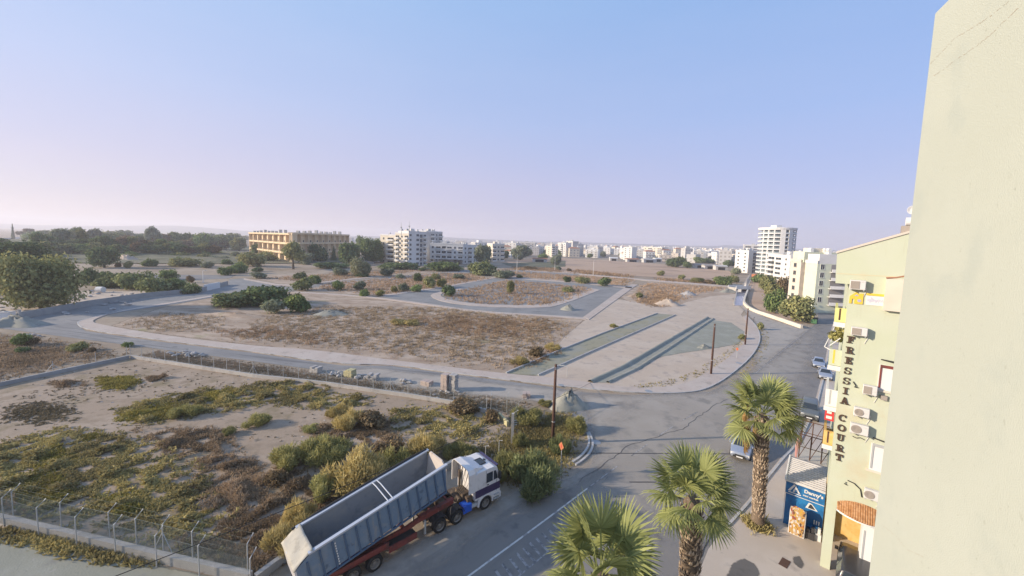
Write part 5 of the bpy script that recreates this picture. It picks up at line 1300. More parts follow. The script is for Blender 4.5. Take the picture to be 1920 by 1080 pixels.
# hills
def hill(name,pts,Y,m,thick):
    mb = MB(); V=[];F=[]
    for (u,v) in pts:
        r = _fw + _rt*((u-960)/720.0) - _up*((v-514)/720.0); x = r.x*(Y/r.y); z = CAM_H+r.z*(Y/r.y)
        V += [(x,Y-thick,-1),(x,Y-thick*.4,max(0,z)*.55),(x,Y,max(1,z)),(x,Y+thick,-1)]
    for i in range(len(pts)-1):
        for j in range(3): F.append((4*i+j,4*i+4+j,4*i+5+j,4*i+1+j))
    mb.add(V,F); o = mb.build(name,m,smooth=True); o['kind']='structure'; return o
M['hill'] = mat('hill',(.11,.10,.10),[((.14,.125,.115),.004,.4,.6),((.11,.11,.085),.012,.5,.65)],.95)
hill('hills',[(-260,424),(-120,421),(0,419),(50,421.5),(120,423),(200,424),(260,423),(320,423),(360,425),(400,428),(450,432),(520,436),(560,438.5)],4300,M['hill'],900)
hill('hills',[(560,441.5),(640,442),(740,443.5),(800,443),(835,444.5),(880,447),(940,450),(1000,452.5)],4300,M['hill'],700)
hill('hills',[(980,453.5),(1060,453),(1120,455),(1200,457.5),(1300,461),(1345,461),(1360,459.5),(1400,462),(1480,466),(1560,469)],4300,M['hill'],700)
# ------------------------------------------------------------------ vehicles
def wheel_meshes(r,w,key):
    tm = unit(('tyre',r,w),lambda: MB().lathe([(r*.62,-w/2),(r*.93,-w/2),(r,-w*.36),(r,w*.36),(r*.93,w/2),(r*.62,w/2)],24,'y').build('tyre',M['tyre'],None,True))
    def rim():
        mb = MB(); mb.lathe([(r*.64,-w*.46),(r*.56,-w*.40),(r*.52,-w*.18),(r*.28,-w*.12),(r*.26,-w*.34),(r*.12,-w*.38),(0,-w*.38)],20,'y')
        for i in range(8): a = i*.785; mb.box(r*.4*math.cos(a)-.03,r*.4*math.cos(a)+.03,-w*.17,-w*.15,r*.4*math.sin(a)-.03,r*.4*math.sin(a)+.03)
        mb.lathe([(0,w*.3),(r*.6,w*.3),(r*.63,w*.46)],16,'y')
        return mb.build('rim',M['rim'],None,False)
    return tm, unit(('rim',r,w,key),rim)
def add_wheel(par,x,y,r,w,key='a',M4=None):
    tm,rm_ = wheel_meshes(r,w,key); p = Vector((x,y,r))
    if M4 is not None: p = M4 @ p
    o = link('wheel',tm,par,p,0 if y<0 else math.pi); 
    if M4 is not None: o.rotation_euler[2] += M4.to_euler().z
    link('rim',rm_,o); return o
def side_profile(mb,prof,y0,y1,mat=None):
    n = len(prof); a = sum(prof[i][0]*prof[(i+1)%n][1]-prof[(i+1)%n][0]*prof[i][1] for i in range(n))
    if a < 0: prof = prof[::-1]
    V = [(p[0],y0,p[1]) for p in prof]+[(p[0],y1,p[1]) for p in prof]
    F = [tuple(range(n)),tuple(range(2*n-1,n-1,-1))]+[(i,n+i,n+(i+1)%n,(i+1)%n) for i in range(n)]
    return mb.add(V,F,mat)
CARS = {'mpv':dict(L=4.3,st=[(2.12,.66,.38,.66,.5,.68),(1.98,.80,.26,.78,.66,.82),(1.15,.86,.22,.98,.74,1.02),(.35,.87,.22,1.02,.62,1.52),(-.9,.87,.22,1.03,.61,1.58),(-1.75,.86,.24,1.03,.60,1.52),(-2.05,.82,.26,1.02,.68,1.08),(-2.15,.74,.36,.9,.6,.93)],ws=(2,3),sides=[(3,4),(4,5)],rear=(5,6),wx=(1.3,-1.3)),
 'sedan':dict(L=4.4,st=[(2.18,.62,.36,.58,.5,.6),(2.0,.80,.24,.70,.66,.73),(1.0,.86,.20,.90,.74,.93),(.25,.87,.20,.93,.60,1.38),(-.75,.87,.20,.94,.58,1.42),(-1.45,.85,.22,.95,.66,.99),(-2.05,.82,.26,.92,.68,.95),(-2.18,.72,.36,.8,.6,.84)],ws=(2,3),sides=[(3,4)],rear=(4,5),wx=(1.32,-1.32)),
 'suv':dict(L=4.6,st=[(2.25,.74,.48,.80,.6,.84),(2.1,.86,.36,.98,.74,1.02),(1.1,.91,.32,1.14,.80,1.18),(.5,.92,.32,1.17,.70,1.74),(-1.0,.92,.32,1.18,.69,1.78),(-2.0,.91,.34,1.18,.68,1.74),(-2.2,.88,.36,1.16,.74,1.22),(-2.28,.82,.46,1.0,.7,1.05)],ws=(2,3),sides=[(3,4),(4,5)],rear=(5,6),wx=(1.4,-1.4))}
def car(P,yaw,kind,paint,label,wr=None,roof_paint=None):
    K = CARS[kind]; st = K['st']; t_ = root('parked_car',label,'car',(P.x,P.y,P.z),yaw)
    mb = MB(); V=[];F=[]
    for (x,hw,zb,zs,hr,zr) in st:
        V += [(x,-hw*.9,zb),(x,-hw,zb+.14),(x,-hw*.985,zs),(x,-hr,zr-.03),(x,-hr*.7,zr+.012),(x,hr*.7,zr+.012),(x,hr,zr-.03),(x,hw*.985,zs),(x,hw,zb+.14),(x,hw*.9,zb)]
    for i in range(len(st)-1):
        for j in range(10): a,b = 10*i+j,10*i+(j+1)%10; F.append((a,a+10,b+10,b))
    F += [tuple(range(10)),tuple(range(10*len(st)-1,10*len(st)-11,-1))]
    mb.add(V,F); b = mb.build('body',paint,t_)
    bv = b.modifiers.new('soft','BEVEL'); bv.width=.035; bv.segments=2; bv.limit_method='ANGLE'; bv.angle_limit=R(12)
    for p in b.data.polygons: p.use_smooth = True
    def pane(name,a,b_,c,d,off):
        a,b_,c,d = map(Vector,(a,b_,c,d)); n_ = (b_-a).cross(d-a).normalized()*off; m_ = (a+b_+c+d)/4
        f = [(q-m_)*.9+m_+n_ for q in (a,b_,c,d)]; g_ = [q-n_*1.6 for q in f]
        MB().add(f+g_,[(0,1,2,3),(7,6,5,4),(0,4,5,1),(1,5,6,2),(2,6,7,3),(3,7,4,0)]).build(name,M['glass'],t_)
    i,j = K['ws']; A,B = st[i],st[j]
    pane('windscreen',(A[0],-A[4],A[5]),(A[0],A[4],A[5]),(B[0],B[4]*.95,B[5]-.01),(B[0],-B[4]*.95,B[5]-.01),.022)
    i,j = K['rear']; A,B = st[i],st[j]
    pane('rear_window',(B[0],B[4],B[5]),(B[0],-B[4],B[5]),(A[0],-A[4]*.95,A[5]-.01),(A[0],A[4]*.95,A[5]-.01),.022)
    for (i,j) in K['sides']:
        A,B = st[i],st[j]
        for s_ in (-1,1):
            q = [(B[0],s_*B[1]*.985,B[3]),(A[0],s_*A[1]*.985,A[3]),(A[0],s_*A[4],A[5]-.05),(B[0],s_*B[4],B[5]-.05)]
            if s_ > 0: q = [q[1],q[0],q[3],q[2]]
            pane('side_window',*q,.015)
    f0 = st[1]; r0 = st[-2]
    for s_ in (-1,1):
        MB().box(f0[0]-.12,f0[0]+.10,s_*f0[1]*.76-.16,s_*f0[1]*.76+.16,f0[3]-.22,f0[3]-.04).build('headlight',M['lamp_clear'],t_)
        MB().box(r0[0]-.09,r0[0]+.08,s_*r0[1]*.84-.12,s_*r0[1]*.84+.12,r0[3]-.32,r0[3]-.02).build('tail_light',M['lamp_red'],t_)
        MB().box(.7,.86,s_*(f0[1]+.14)-.09,s_*(f0[1]+.14)+.09,st[2][3]+.02,st[2][3]+.18).build('mirror',paint,t_)
        for x in K['wx']: add_wheel(t_,x,s_*(st[3][1]-.09),wr or .31,.2,'car')
    MB().box(st[0][0]-.1,st[0][0]+.05,-.55,.55,st[0][2]-.02,st[0][2]+.14).build('front_bumper',M['dark'],t_)
    MB().box(st[0][0]-.02,st[0][0]+.06,-.42,.42,st[0][3]-.16,st[0][3]-.03).build('grille',M['dark'],t_)
    MB().box(st[0][0]+.051,st[0][0]+.062,-.26,.26,st[0][2]+.0,st[0][2]+.11).build('number_plate',M['lamp_clear'],t_)
    return t_
M['silver'] = plain('silver',(.42,.44,.47),.35,.5,.5,.4); M['silver_blue'] = plain('silver_blue',(.36,.40,.47),.35,.45,.5,.4)
M['charcoal'] = plain('charcoal',(.05,.05,.055),.35,.2,.5,.4); M['grey_green'] = plain('grey_green',(.16,.17,.16),.4,.3,.5,.3); M['white_paint'] = plain('white_paint',(.72,.72,.72),.35,0,.5,.4)
STREET = math.atan2(.766,.643)
dirS = Vector((.643,.766,0)); perS = Vector((.766,-.643,0))
def carpos(u,v,fwd,lat): return survey(u,v)+dirS*fwd+perS*lat
# silver people carrier behind the tallest palm: front-left corner measured, nose towards the camera
car(carpos(1377,862,2.1,.25), STREET+math.pi+R(4),'mpv',M['silver_blue'],'silver blue people carrier parked behind the right hand palm, nose to the camera')
car(carpos(1527,690,2.1,.45), STREET+math.pi+R(3),'sedan',M['silver_blue'],'silver hatchback, farther of the two parked nose to tail along the street')
car(carpos(1538,712,2.1,.5), STREET+math.pi+R(3),'sedan',M['silver'],'silver saloon, nearer of the two parked nose to tail along the street')
car(carpos(1503,788,2.2,.6), STREET+math.pi+R(2),'suv',M['grey_green'],'dusty grey green off road car parked beside the steel frame',.36)
rp_ = survey(1606,1056,1.74); car(Vector((rp_.x+.55,rp_.y+.5,.03)), R(47),'suv',M['charcoal'],'dark grey estate car under the arched porch at the bottom right',.36)
P = survey(1527,606); t_ = root('waste_skip','green and dark waste bins standing at the far street corner','bin',(P.x,P.y,0),.8)
MB().box(-1.6,-.1,-.6,.6,.15,1.3).build('bin_body',M['leaf_fresh'] if False else plain('bin_green',(.06,.16,.07),.6),t_); MB().box(.1,1.6,-.6,.6,.15,1.3).build('bin_body',M['charcoal'],t_); MB().box(-1.65,-.05,-.65,.65,1.3,1.42).box(.05,1.65,-.65,.65,1.3,1.42).build('lid',M['dark'],t_)
# cars parked in front of the apartment cluster (tiny)
for i,(u,v,m_,lab) in enumerate(((752,498,'white_paint','white car, leftmost of those parked before the apartment cluster'),(766,499,'silver','silver car left of the middle before the apartment cluster'),(777,499,'white_paint','white car in the middle before the apartment cluster'),(793,497,'white_paint','white van like car right before the apartment cluster'),(815,500,'charcoal','dark car by the round tree before the low white block'))):
    car(survey(u,v),random.choice([0,.2,3.2]),'mpv',M[m_],lab)

# ---- tipper truck
M['cab_white'] = mat('cab_white',(.68,.66,.64),[((.56,.535,.505),2.0,.52,.70),((.48,.44,.39),((2,2,.6),2.2),.62,.76)],.4,0,1,0,.5,False,None,.3)
M['cab_band'] = plain('cab_band',(.045,.03,.085),.4,0,.5,.3)
M['bed_blue'] = mat('bed_blue',(.15,.225,.32),[((.20,.255,.32),1.4,.50,.66),((.10,.15,.22),2.6,.56,.68),((.30,.295,.28),5,.62,.72),((.17,.12,.085),3.3,.66,.73),((.24,.26,.28),((3,3,.4),1.2),.56,.72)],.6,.15,6,.1,.4,False)
M['bed_rib'] = mat('bed_rib',(.075,.13,.215),[((.10,.14,.20),2.0,.52,.68)],.6,0,1,.1,.4,False)
M['bed_inside'] = mat('bed_inside',(.235,.255,.28),[((.30,.30,.29),.5,.48,.68),((.175,.195,.225),1.1,.52,.7)],.7,.1,4,.1,.4,False)
M['headboard'] = mat('headboard',(.50,.45,.40),[((.36,.29,.24),1.3,.56,.68)],.8,0,1,0,.3,False)
M['rail_grey'] = plain('rail_grey',(.46,.50,.56),.5,.3)
M['chassis_red'] = mat('chassis_red',(.19,.05,.042),[((.11,.045,.04),2,.48,.64),((.30,.20,.16),3,.64,.72)],.75,0,1,0,.3,False)
M['grease'] = mat('grease',(.10,.075,.055),[((.18,.14,.10),3,.5,.65)],.85,0,1,0,.3,False)
M['canvas'] = mat('canvas',(.42,.40,.34),[((.34,.32,.27),2.5,.5,.66)],.95,.4,5,0,.2,False)
M['blue_tank'] = plain('blue_tank',(.02,.10,.50),.45)
M['fender'] = plain('fender',(.035,.033,.032),.75)
hd = R(40); O = survey(858,982); dT = Vector((math.cos(hd),math.sin(hd),0)); nT = Vector((-math.sin(hd),math.cos(hd),0))
org = O+dT*2.40+nT*1.18
T = root('tipper_truck','articulated tipper truck with white cab and empty blue trailer body parked on the dusty verge','truck',(org.x,org.y,0),hd)
arch = [(.62*math.cos(a),.52+.62*math.sin(a)) for a in np.linspace(math.pi*.02,math.pi*.98,9)]
low = [(1.34,.62),(.66,.62)]+arch+[(-.66,1.0),(-.95,1.0)]
cabp = [(-.95,1.02),(-.95,3.02),(-.75,3.10),(.72,3.10),(1.02,2.98),(1.16,2.55),(1.30,1.75),(1.36,1.2),(1.34,.62),(.66,.62)]+arch+[(-.66,1.02)]
mb = MB(); side_profile(mb,cabp,-1.2,1.2); cb_ = mb.build('cab',M['cab_white'],T)
bv = cb_.modifiers.new('soft','BEVEL'); bv.width=.06; bv.segments=3; bv.limit_method='ANGLE'; bv.angle_limit=R(40)
for s_ in (-1,1):
    y0,y1 = (-1.212,-1.19) if s_<0 else (1.19,1.212)
    m_ = MB(); side_profile(m_,[(-.94,1.20),(-.94,1.78),(1.285,1.78),(1.345,1.2)],y0,y1); m_.build('side_band',M['cab_band'],T)
    m_ = MB(); side_profile(m_,[(.05,2.05),(.05,2.78),(.62,2.78),(.62,2.05)],y0-.004*0,y1); m_.build('door_window',M['glass'],T)
    m_ = MB(); side_profile(m_,[(.70,2.05),(.70,2.78),(.92,2.74),(1.10,2.08)],y0,y1); m_.build('quarter_window',M['glass'],T)
    m_ = MB(); m_.box(.0,.012,y0*1.002,y1,1.1,3.0).box(.98,.992,y0*1.002,y1,1.1,2.0); m_.build('door_seam',M['dark'],T)
    m_ = MB(); m_.box(.1,.24,s_*1.225-.02,s_*1.225+.02,1.86,1.92); m_.build('door_handle',M['dark'],T)
    m_ = MB(); m_.box(1.02,1.2,s_*1.42-.1,s_*1.42+.1,2.15,2.65).tube([(1.15,s_*1.2,2.7),(1.12,s_*1.42,2.66)],.025,5); m_.build('mirror',M['dark'],T)
    ring_ = []; rr = .70
    m_ = MB(); aa = np.linspace(-.15,math.pi+.1,12)
    for a,b in zip(aa,aa[1:]):
        m_.add([(.58*math.cos(a),s_*1.235,.52+.58*math.sin(a)),(rr*math.cos(a),s_*1.235,.52+rr*math.sin(a)),(rr*math.cos(b),s_*1.235,.52+rr*math.sin(b)),(.58*math.cos(b),s_*1.235,.52+.58*math.sin(b)),
                (.58*math.cos(a),s_*.85,.52+.58*math.sin(a)),(rr*math.cos(a),s_*.85,.52+rr*math.sin(a)),(rr*math.cos(b),s_*.85,.52+rr*math.sin(b)),(.58*math.cos(b),s_*.85,.52+.58*math.sin(b))],[(0,1,2,3),(1,5,6,2),(0,3,7,4),(7,6,5,4)])
    m_.build('wheel_arch',M['cab_white'],T)
    m_ = MB(); m_.box(.75,1.2,s_*1.23-.05,s_*1.23+.05,.5,.56).box(.75,1.2,s_*1.23-.05,s_*1.23+.05,.85,.9); m_.build('step',M['galv'],T)
m_ = MB(); m_.add([(1.175,-1.05,2.5),(1.175,1.05,2.5),(1.295,1.1,1.8),(1.295,-1.1,1.8),(1.155,-1.05,2.5),(1.155,1.05,2.5),(1.275,1.1,1.8),(1.275,-1.1,1.8)],[(3,2,1,0),(4,5,6,7),(0,1,5,4),(2,3,7,6)]); m_.build('windscreen',M['glass'],T)
MB().box(1.30,1.44,-1.2,1.2,.45,.86).build('front_bumper',M['cab_white'],T)
for s_ in (-1,1): MB().box(1.40,1.46,s_*.9-.2,s_*.9+.2,.55,.75).build('headlight',M['lamp_clear'],T)
MB().box(-.12,.46,-.42,.30,3.10,3.15).build('roof_hatch',M['glass'],T)
m_ = MB(); m_.box(-.16,.5,-.46,-.42,3.10,3.17).box(-.16,.5,.30,.34,3.10,3.17).box(-.16,-.12,-.42,.30,3.10,3.17).box(.46,.5,-.42,.30,3.10,3.17).box(.55,.75,-.05,-.01,3.1,3.16).box(.63,.67,-.15,.09,3.1,3.165); m_.build('hatch_frame',M['dark'],T)
m_ = MB(); m_.box(1.0,1.2,-1.1,1.1,3.0,3.07); m_.build('sun_visor',M['cab_band'],T)
# roof and side fairing shell open to the rear
def shell(x0,x1,zt0,zt1):
    out = []; inn = []
    def sec(x,zt,t):
        return [(x,-1.2+t,1.75),(x,-1.2+t,zt-.35),(x,-1.0+t*.8,zt-.08),(x,-.75,zt-t*.8),(x,.75,zt-t*.8),(x,1.0-t*.8,zt-.08),(x,1.2-t,zt-.35),(x,1.2-t,1.75)]
    a,b,c,d = sec(x0,zt0,0),sec(x1,zt1,0),sec(x0,zt0,.07),sec(x1,zt1,.07); V = a+b+c+d; F = []
    for i in range(7): F += [(i,i+1,8+i+1,8+i),(16+i,24+i,24+i+1,16+i+1),(i,16+i,16+i+1,i+1),(8+i,8+i+1,24+i+1,24+i)]
    return V,F
V,F = shell(-1.5,-.955,3.52,3.50); MB().add(V,F).build('side_fairing',M['cab_white'],T)
m_ = MB(); m_.add([(-.97,-.98,3.46),(-.97,.98,3.46),(.05,.85,3.11),(.05,-.85,3.11),(-.97,-1.05,3.0),(-.97,1.05,3.0)],[(0,3,2,1),(0,4,3),(1,2,5),(4,5,2,3),(0,1,5,4)]); m_.build('roof_deflector',M['cab_white'],T)
m_ = MB()
for y in (-.7,-.3,.1,.5): m_.tube([(-.97,y,2.9),(-1.05,y+.05,2.4),(-1.3,y*.6,1.7),(-1.7,y*.3,1.35)],.025,5)
m_.build('air_hose',M['dark'],T)
m_ = MB(); m_.tube([(-1.2,-.9,1.1),(-1.2,-.9,3.0)],.06,8).tube([(-1.1,.7,1.2),(-1.1,.7,2.6)],.1,8); m_.build('exhaust_pipe',M['grease'],T)
m_ = MB(); m_.box(-1.6,-1.0,-.5,.5,.95,1.45).box(-1.45,-1.05,-.95,-.55,1.0,1.35).box(-2.1,-1.65,-.35,.35,1.0,1.25); m_.lathe([(0,-.5),(.16,-.5),(.16,.5),(0,.5)],10,'y',(-1.85,0,1.15)); m_.build('gearbox',M['grease'],T)
m_ = MB(); m_.box(-4.7,1.1,-.48,-.38,.72,.98).box(-4.7,1.1,.38,.48,.72,.98)
for x in (-4.6,-3.5,-2.6,-1.8): m_.box(x,x+.12,-.379,.379,.76,.94)
m_.build('chassis_rail',M['grease'],T)
MB().box(-1.95,-1.22,-1.2,-.58,.48,1.02).build('fuel_tank',M['blue_tank'],T)
MB().lathe([(0,-.3),(.17,-.3),(.17,.3),(0,.3)],12,'x',(-.98,-.95,.62)).build('air_tank',M['galv'],T)
MB().box(-1.95,-1.22,.58,1.2,.48,1.02).build('battery_box',M['grease'],T)
MB().box(-3.7,-2.6,-.55,.55,1.02,1.14).build('fifth_wheel',M['grease'],T)
for x in (0,):
    for s_ in (-1,1): add_wheel(T,x,s_*1.05,.52,.32,'truck')
for x in (-2.45,-3.80):
    for s_ in (-1,1):
        add_wheel(T,x,s_*.93,.51,.58,'truck')
        m_ = MB(); aa = np.linspace(.25,math.pi-.25,10)
        for a,b in zip(aa,aa[1:]):
            q = lambda r,t,y: (x+r*math.cos(t),y,.52+r*math.sin(t)); ya,yb = s_*.62,s_*1.24
            m_.add([q(.62,a,ya),q(.66,a,ya),q(.66,b,ya),q(.62,b,ya),q(.62,a,yb),q(.66,a,yb),q(.66,b,yb),q(.62,b,yb)],[(0,3,2,1),(4,5,6,7),(1,2,6,5),(0,4,7,3)])
        m_.build('mudguard',M['fender'],T)
# trailer: swings a little behind the tractor
kp = Vector((-3.1,0,0)); TR = Matrix.Translation(kp) @ Matrix.Rotation(R(3.2),4,'Z') @ Matrix.Translation(-kp)
def TMB():
    m_ = MB(); m_.M = TR; return m_
m_ = TMB()
for s_ in (-1,1):
    y0,y1 = (-.72,-.58) if s_<0 else (.58,.72)
    side_profile(m_,[(-2.5,1.28),(-2.5,1.62),(-5.2,1.55),(-6.2,1.36),(-12.3,1.30),(-12.3,.95),(-6.4,.95),(-5.4,1.18)],y0,y1)
    side_profile(m_,[(-2.5,1.621),(-2.5,1.66),(-5.2,1.59),(-5.2,1.551)],y0-.08,y1+.08)
for x in (-2.7,-4.2,-6.3,-8.0,-9.6,-11.2,-12.2): m_.box(x,x+.14,-.578,.578,1.05,1.3)
m_.build('trailer_frame',M['chassis_red'],T)
m_ = TMB(); m_.box(-4.9,-2.7,-.5,.5,1.0,1.25); m_.lathe([(0,1.2),(.14,1.2),(.14,2.9),(0,2.9)],10,'z',(-3.5,0,0)); m_.build('tipping_ram',M['grease'],T)
m_ = TMB(); m_.box(-7.5,-5.75,-1.22,-.75,1.02,1.10).build('tool_shelf',M['fender'],T)
m_ = TMB(); m_.box(-7.6,-5.7,-1.30,-1.221,.72,1.12).build('side_guard',M['chassis_red'],T)
m_ = TMB(); m_.box(-7.6,-5.7,1.221,1.30,.72,1.12).build('side_guard',M['chassis_red'],T)
for s_ in (-1,1):
    m_ = TMB(); y0,y1 = sorted((s_*.73,s_*1.27)); m_.box(-11.9,-7.72,y0,y1,1.12,1.17)
    yy = sorted((s_*1.20,s_*1.27)); side_profile(m_,[(-12.0,.95),(-12.0,1.40),(-7.6,1.46),(-7.6,.98),(-7.9,1.09),(-11.8,1.09)],yy[0],yy[1]); m_.build('trailer_mudguard',M['chassis_red'],T)
for x in (-8.45,-9.75,-11.05):
    for s_ in (-1,1): add_wheel(T,x,s_*1.05,.5,.36,'trailer',TR)
for s_ in (-1,1): m_ = TMB(); m_.box(-4.9,-4.78,s_*.8-.06,s_*.8+.06,.25,1.2); m_.build('landing_leg',M['galv'],T)
# the tipping body, slightly raised at the front
BM = TR @ Matrix.Translation((-12.45,0,1.36)) @ Matrix.Rotation(R(-10.2),4,'Y')
def BMB():
    m_ = MB(); m_.M = BM; return m_
LB,HB = 9.35,1.72
m_ = BMB()
for s_ in (-1,1):
    y0,y1 = sorted((s_*1.20,s_*1.25)); side_profile(m_,[(0.0,0),(0.0,HB-.42),(.75,HB),(LB,HB),(LB-.25,.0)],y0,y1)
m_.box(0.05,LB-.3,-1.198,1.198,-.06,.0); m_.build('tipper_body',M['bed_blue'],T)
m_ = BMB(); m_.box(.04,LB-.36,-1.17,1.17,.003,.06)
for s_ in (-1,1):
    y0,y1 = sorted((s_*1.165,s_*1.198)); side_profile(m_,[(.04,.062),(.04,HB-.45),(.76,HB-.03),(LB-.05,HB-.03),(LB-.3,.062)],y0,y1)
m_.build('body_lining',M['bed_inside'],T)
m_ = BMB(); m_.add([(LB-.36,-1.198,.0),(LB-.36,1.198,.0),(LB+.02,1.198,HB-.3),(LB+.02,.75,HB+.16),(LB+.02,-.75,HB+.16),(LB+.02,-1.198,HB-.3),(LB-.28,-1.198,.0),(LB-.28,1.198,.0),(LB+.1,1.198,HB-.3),(LB+.1,.75,HB+.16),(LB+.1,-.75,HB+.16),(LB+.1,-1.198,HB-.3)],[(0,5,4,3,2,1),(6,7,8,9,10,11),(0,1,7,6),(1,2,8,7),(2,3,9,8),(3,4,10,9),(4,5,11,10),(5,0,6,11)]); m_.build('headboard',M['headboard'],T)
rib = None
for s_ in (-1,1):
    for i in range(14):
        x = .55+i*.655; m_ = BMB(); yy = sorted((s_*1.251,s_*1.32)); k_ = .26*(1-0)*(x/LB) if i==13 else 0
        m_.box(x-.05,x+.05,yy[0],yy[1],-.05,HB-.12 if x>.9 else HB-.32); m_.build('side_rib',M['bed_rib'],T)
    m_ = BMB(); yy = sorted((s_*1.10,s_*1.31)); m_.box(.7,LB+.12,yy[0],yy[1],HB+.002,HB+.10); m_.build('top_rail',M['rail_grey'],T)
    m_ = BMB(); yy = sorted((s_*1.251,s_*1.33)); m_.box(.0,LB-.25,yy[0],yy[1],-.16,-.051); m_.build('bottom_rail',M['bed_rib'],T)
m_ = BMB(); m_.tube([(.5,1.33,HB+.02),(2,1.36,HB+.08),(5,1.38,HB+.1),(8,1.36,HB+.12),(LB,1.3,HB+.1)],[.07,.1,.09,.1,.08],7); m_.build('rolled_tarpaulin',M['dark'],T)
for x in (5.25,5.55): m_ = BMB(); m_.tube([(x,-1.2,HB+.08),(x-.02,-.5,HB+.16),(x,.5,HB+.16),(x,1.2,HB+.08)],.035,6); m_.build('cross_bar',M['rail_grey'],T)
m_ = BMB(); m_.box(-.09,-.001,-1.27,1.27,-.1,HB-.44); m_.build('tailgate',M['cab_white'],T)
m_ = BMB(); V=[];F=[]; nx_,ny_ = 8,12
for i in range(nx_+1):
    for j in range(ny_+1):
        f,g_ = i/nx_,j/ny_; x = .95-1.08*f; y = -1.28+2.56*g_; z = HB+.13-.52*f**1.3-.10*math.sin(math.pi*g_)*(1-abs(f-.5))+.03*math.sin(9*g_+5*f)+.025*math.sin(17*g_-7*f); V.append((x,y,z))
for i in range(nx_):
    for j in range(ny_): a=i*(ny_+1)+j; F.append((a,a+1,a+ny_+2,a+ny_+1))
m_.add(V,F); cv = m_.build('rear_canvas',M['canvas'],T,True); sm = cv.modifiers.new('thick','SOLIDIFY'); sm.thickness=.02
m_ = BMB()
for i in range(9): m_.box(1.95,2.01,-1.335,-1.325,.05+i*.17,.15+i*.17)
m_.build('reflective_strip',M['lamp_clear'],T)
for k in range(6):
    m_ = BMB(); x = 3.2+k*1.05; m_.box(x,x+.14,-1.2,-.9,-.30,-.17); m_.build('body_bearer',M['grease'],T)
m_ = BMB(); m_.box(.2,LB-.8,-.6,-.45,-.26,-.06).box(.2,LB-.8,.45,.6,-.26,-.06); m_.build('body_beam',M['chassis_red'],T)

# ------------------------------------------------------------------ fan palms
M['palm_leaf'] = leafmat('palm_leaf',(.17,.195,.07),(.43,.45,.185),.38)
M['palm_dead'] = leafmat('palm_dead',(.22,.13,.05),(.38,.25,.11),.2)
M['palm_trunk'] = mat('palm_trunk',(.17,.125,.085),[((.10,.075,.055),3,.48,.62),((.27,.22,.16),6,.58,.7)],.95,.8,10,world=False)
M['boot'] = mat('boot',(.46,.36,.25),[((.25,.17,.11),3.5,.50,.64),((.62,.52,.40),7,.56,.68)],.95,.3,14,world=False)
def fan_leaf(seed,m,dead=False,droop=1.0):
    rg = np.random.default_rng(seed); V=[];Q=[];T_=[]
    Lp = rg.uniform(.95,1.35); n = 30; seg = 5
    ps = [np.array([Lp*f,0,-.20*f*f]) for f in np.linspace(0,1,5)]
    for a,b in zip(ps,ps[1:]):
        k=len(V); w=.035; V += [a+[0,w,0],a-[0,w,0],b-[0,w*.8,0],b+[0,w*.8,0]]; Q.append((k,k+1,k+2,k+3)); T_.append(.9)
        k=len(V); V += [a+[0,0,.02],a-[0,0,.03],b-[0,0,.03],b+[0,0,.02]]; Q.append((k,k+1,k+2,k+3)); T_.append(.9)
    c = ps[-1]; span = R(118)
    for i in range(n):
        th = -span+2*span*(i+rg.uniform(-.2,.2))/(n-1); Ls = (1.15+.22*math.cos(th))*rg.uniform(.88,1.06)*(.72 if dead else 1)
        dr = np.array([math.cos(th),math.sin(th),0]); sdv = np.array([-math.sin(th),math.cos(th),0]); tw = rg.uniform(-.5,.5)
        tint = np.clip(rg.normal(.45,.22),0,1); prev=None; fold = .5 if i%2 else -.5
        for j in range(seg+1):
            f = j/seg; rad = Ls*f; z = -.10*abs(math.sin(th))*rad*rad*1.4 - droop*(.06*f**2+.36*max(0,f-.6)**1.5) - .10*f; rad *= 1-.10*f*f*droop
            w = .092*min(1,.12+f*1.9)*(1 if f<.55 else (1-f)/.45*.92+.08)
            p = c+dr*rad+np.array([0,0,z]); s_ = sdv*w+np.array([0,0,w*fold*(1-f*.4)])
            cur = (p-s_*.5,p+s_*.5)
            if prev is not None:
                k=len(V); V += [prev[0],prev[1],cur[1],cur[0]]; Q.append((k,k+1,k+2,k+3)); T_.append(tint+(.25 if f>.85 else 0))
            prev=cur
    o = npmesh('leaf',np.array(V),np.array(Q),m,np.clip(T_,0,1)); me=o.data; bpy.data.objects.remove(o); return me
LEAVES = [fan_leaf(i,M['palm_leaf'],False,.7+.25*i) for i in range(5)]
DEADL = [fan_leaf(20+i,M['palm_dead'],True,1.6) for i in range(2)]
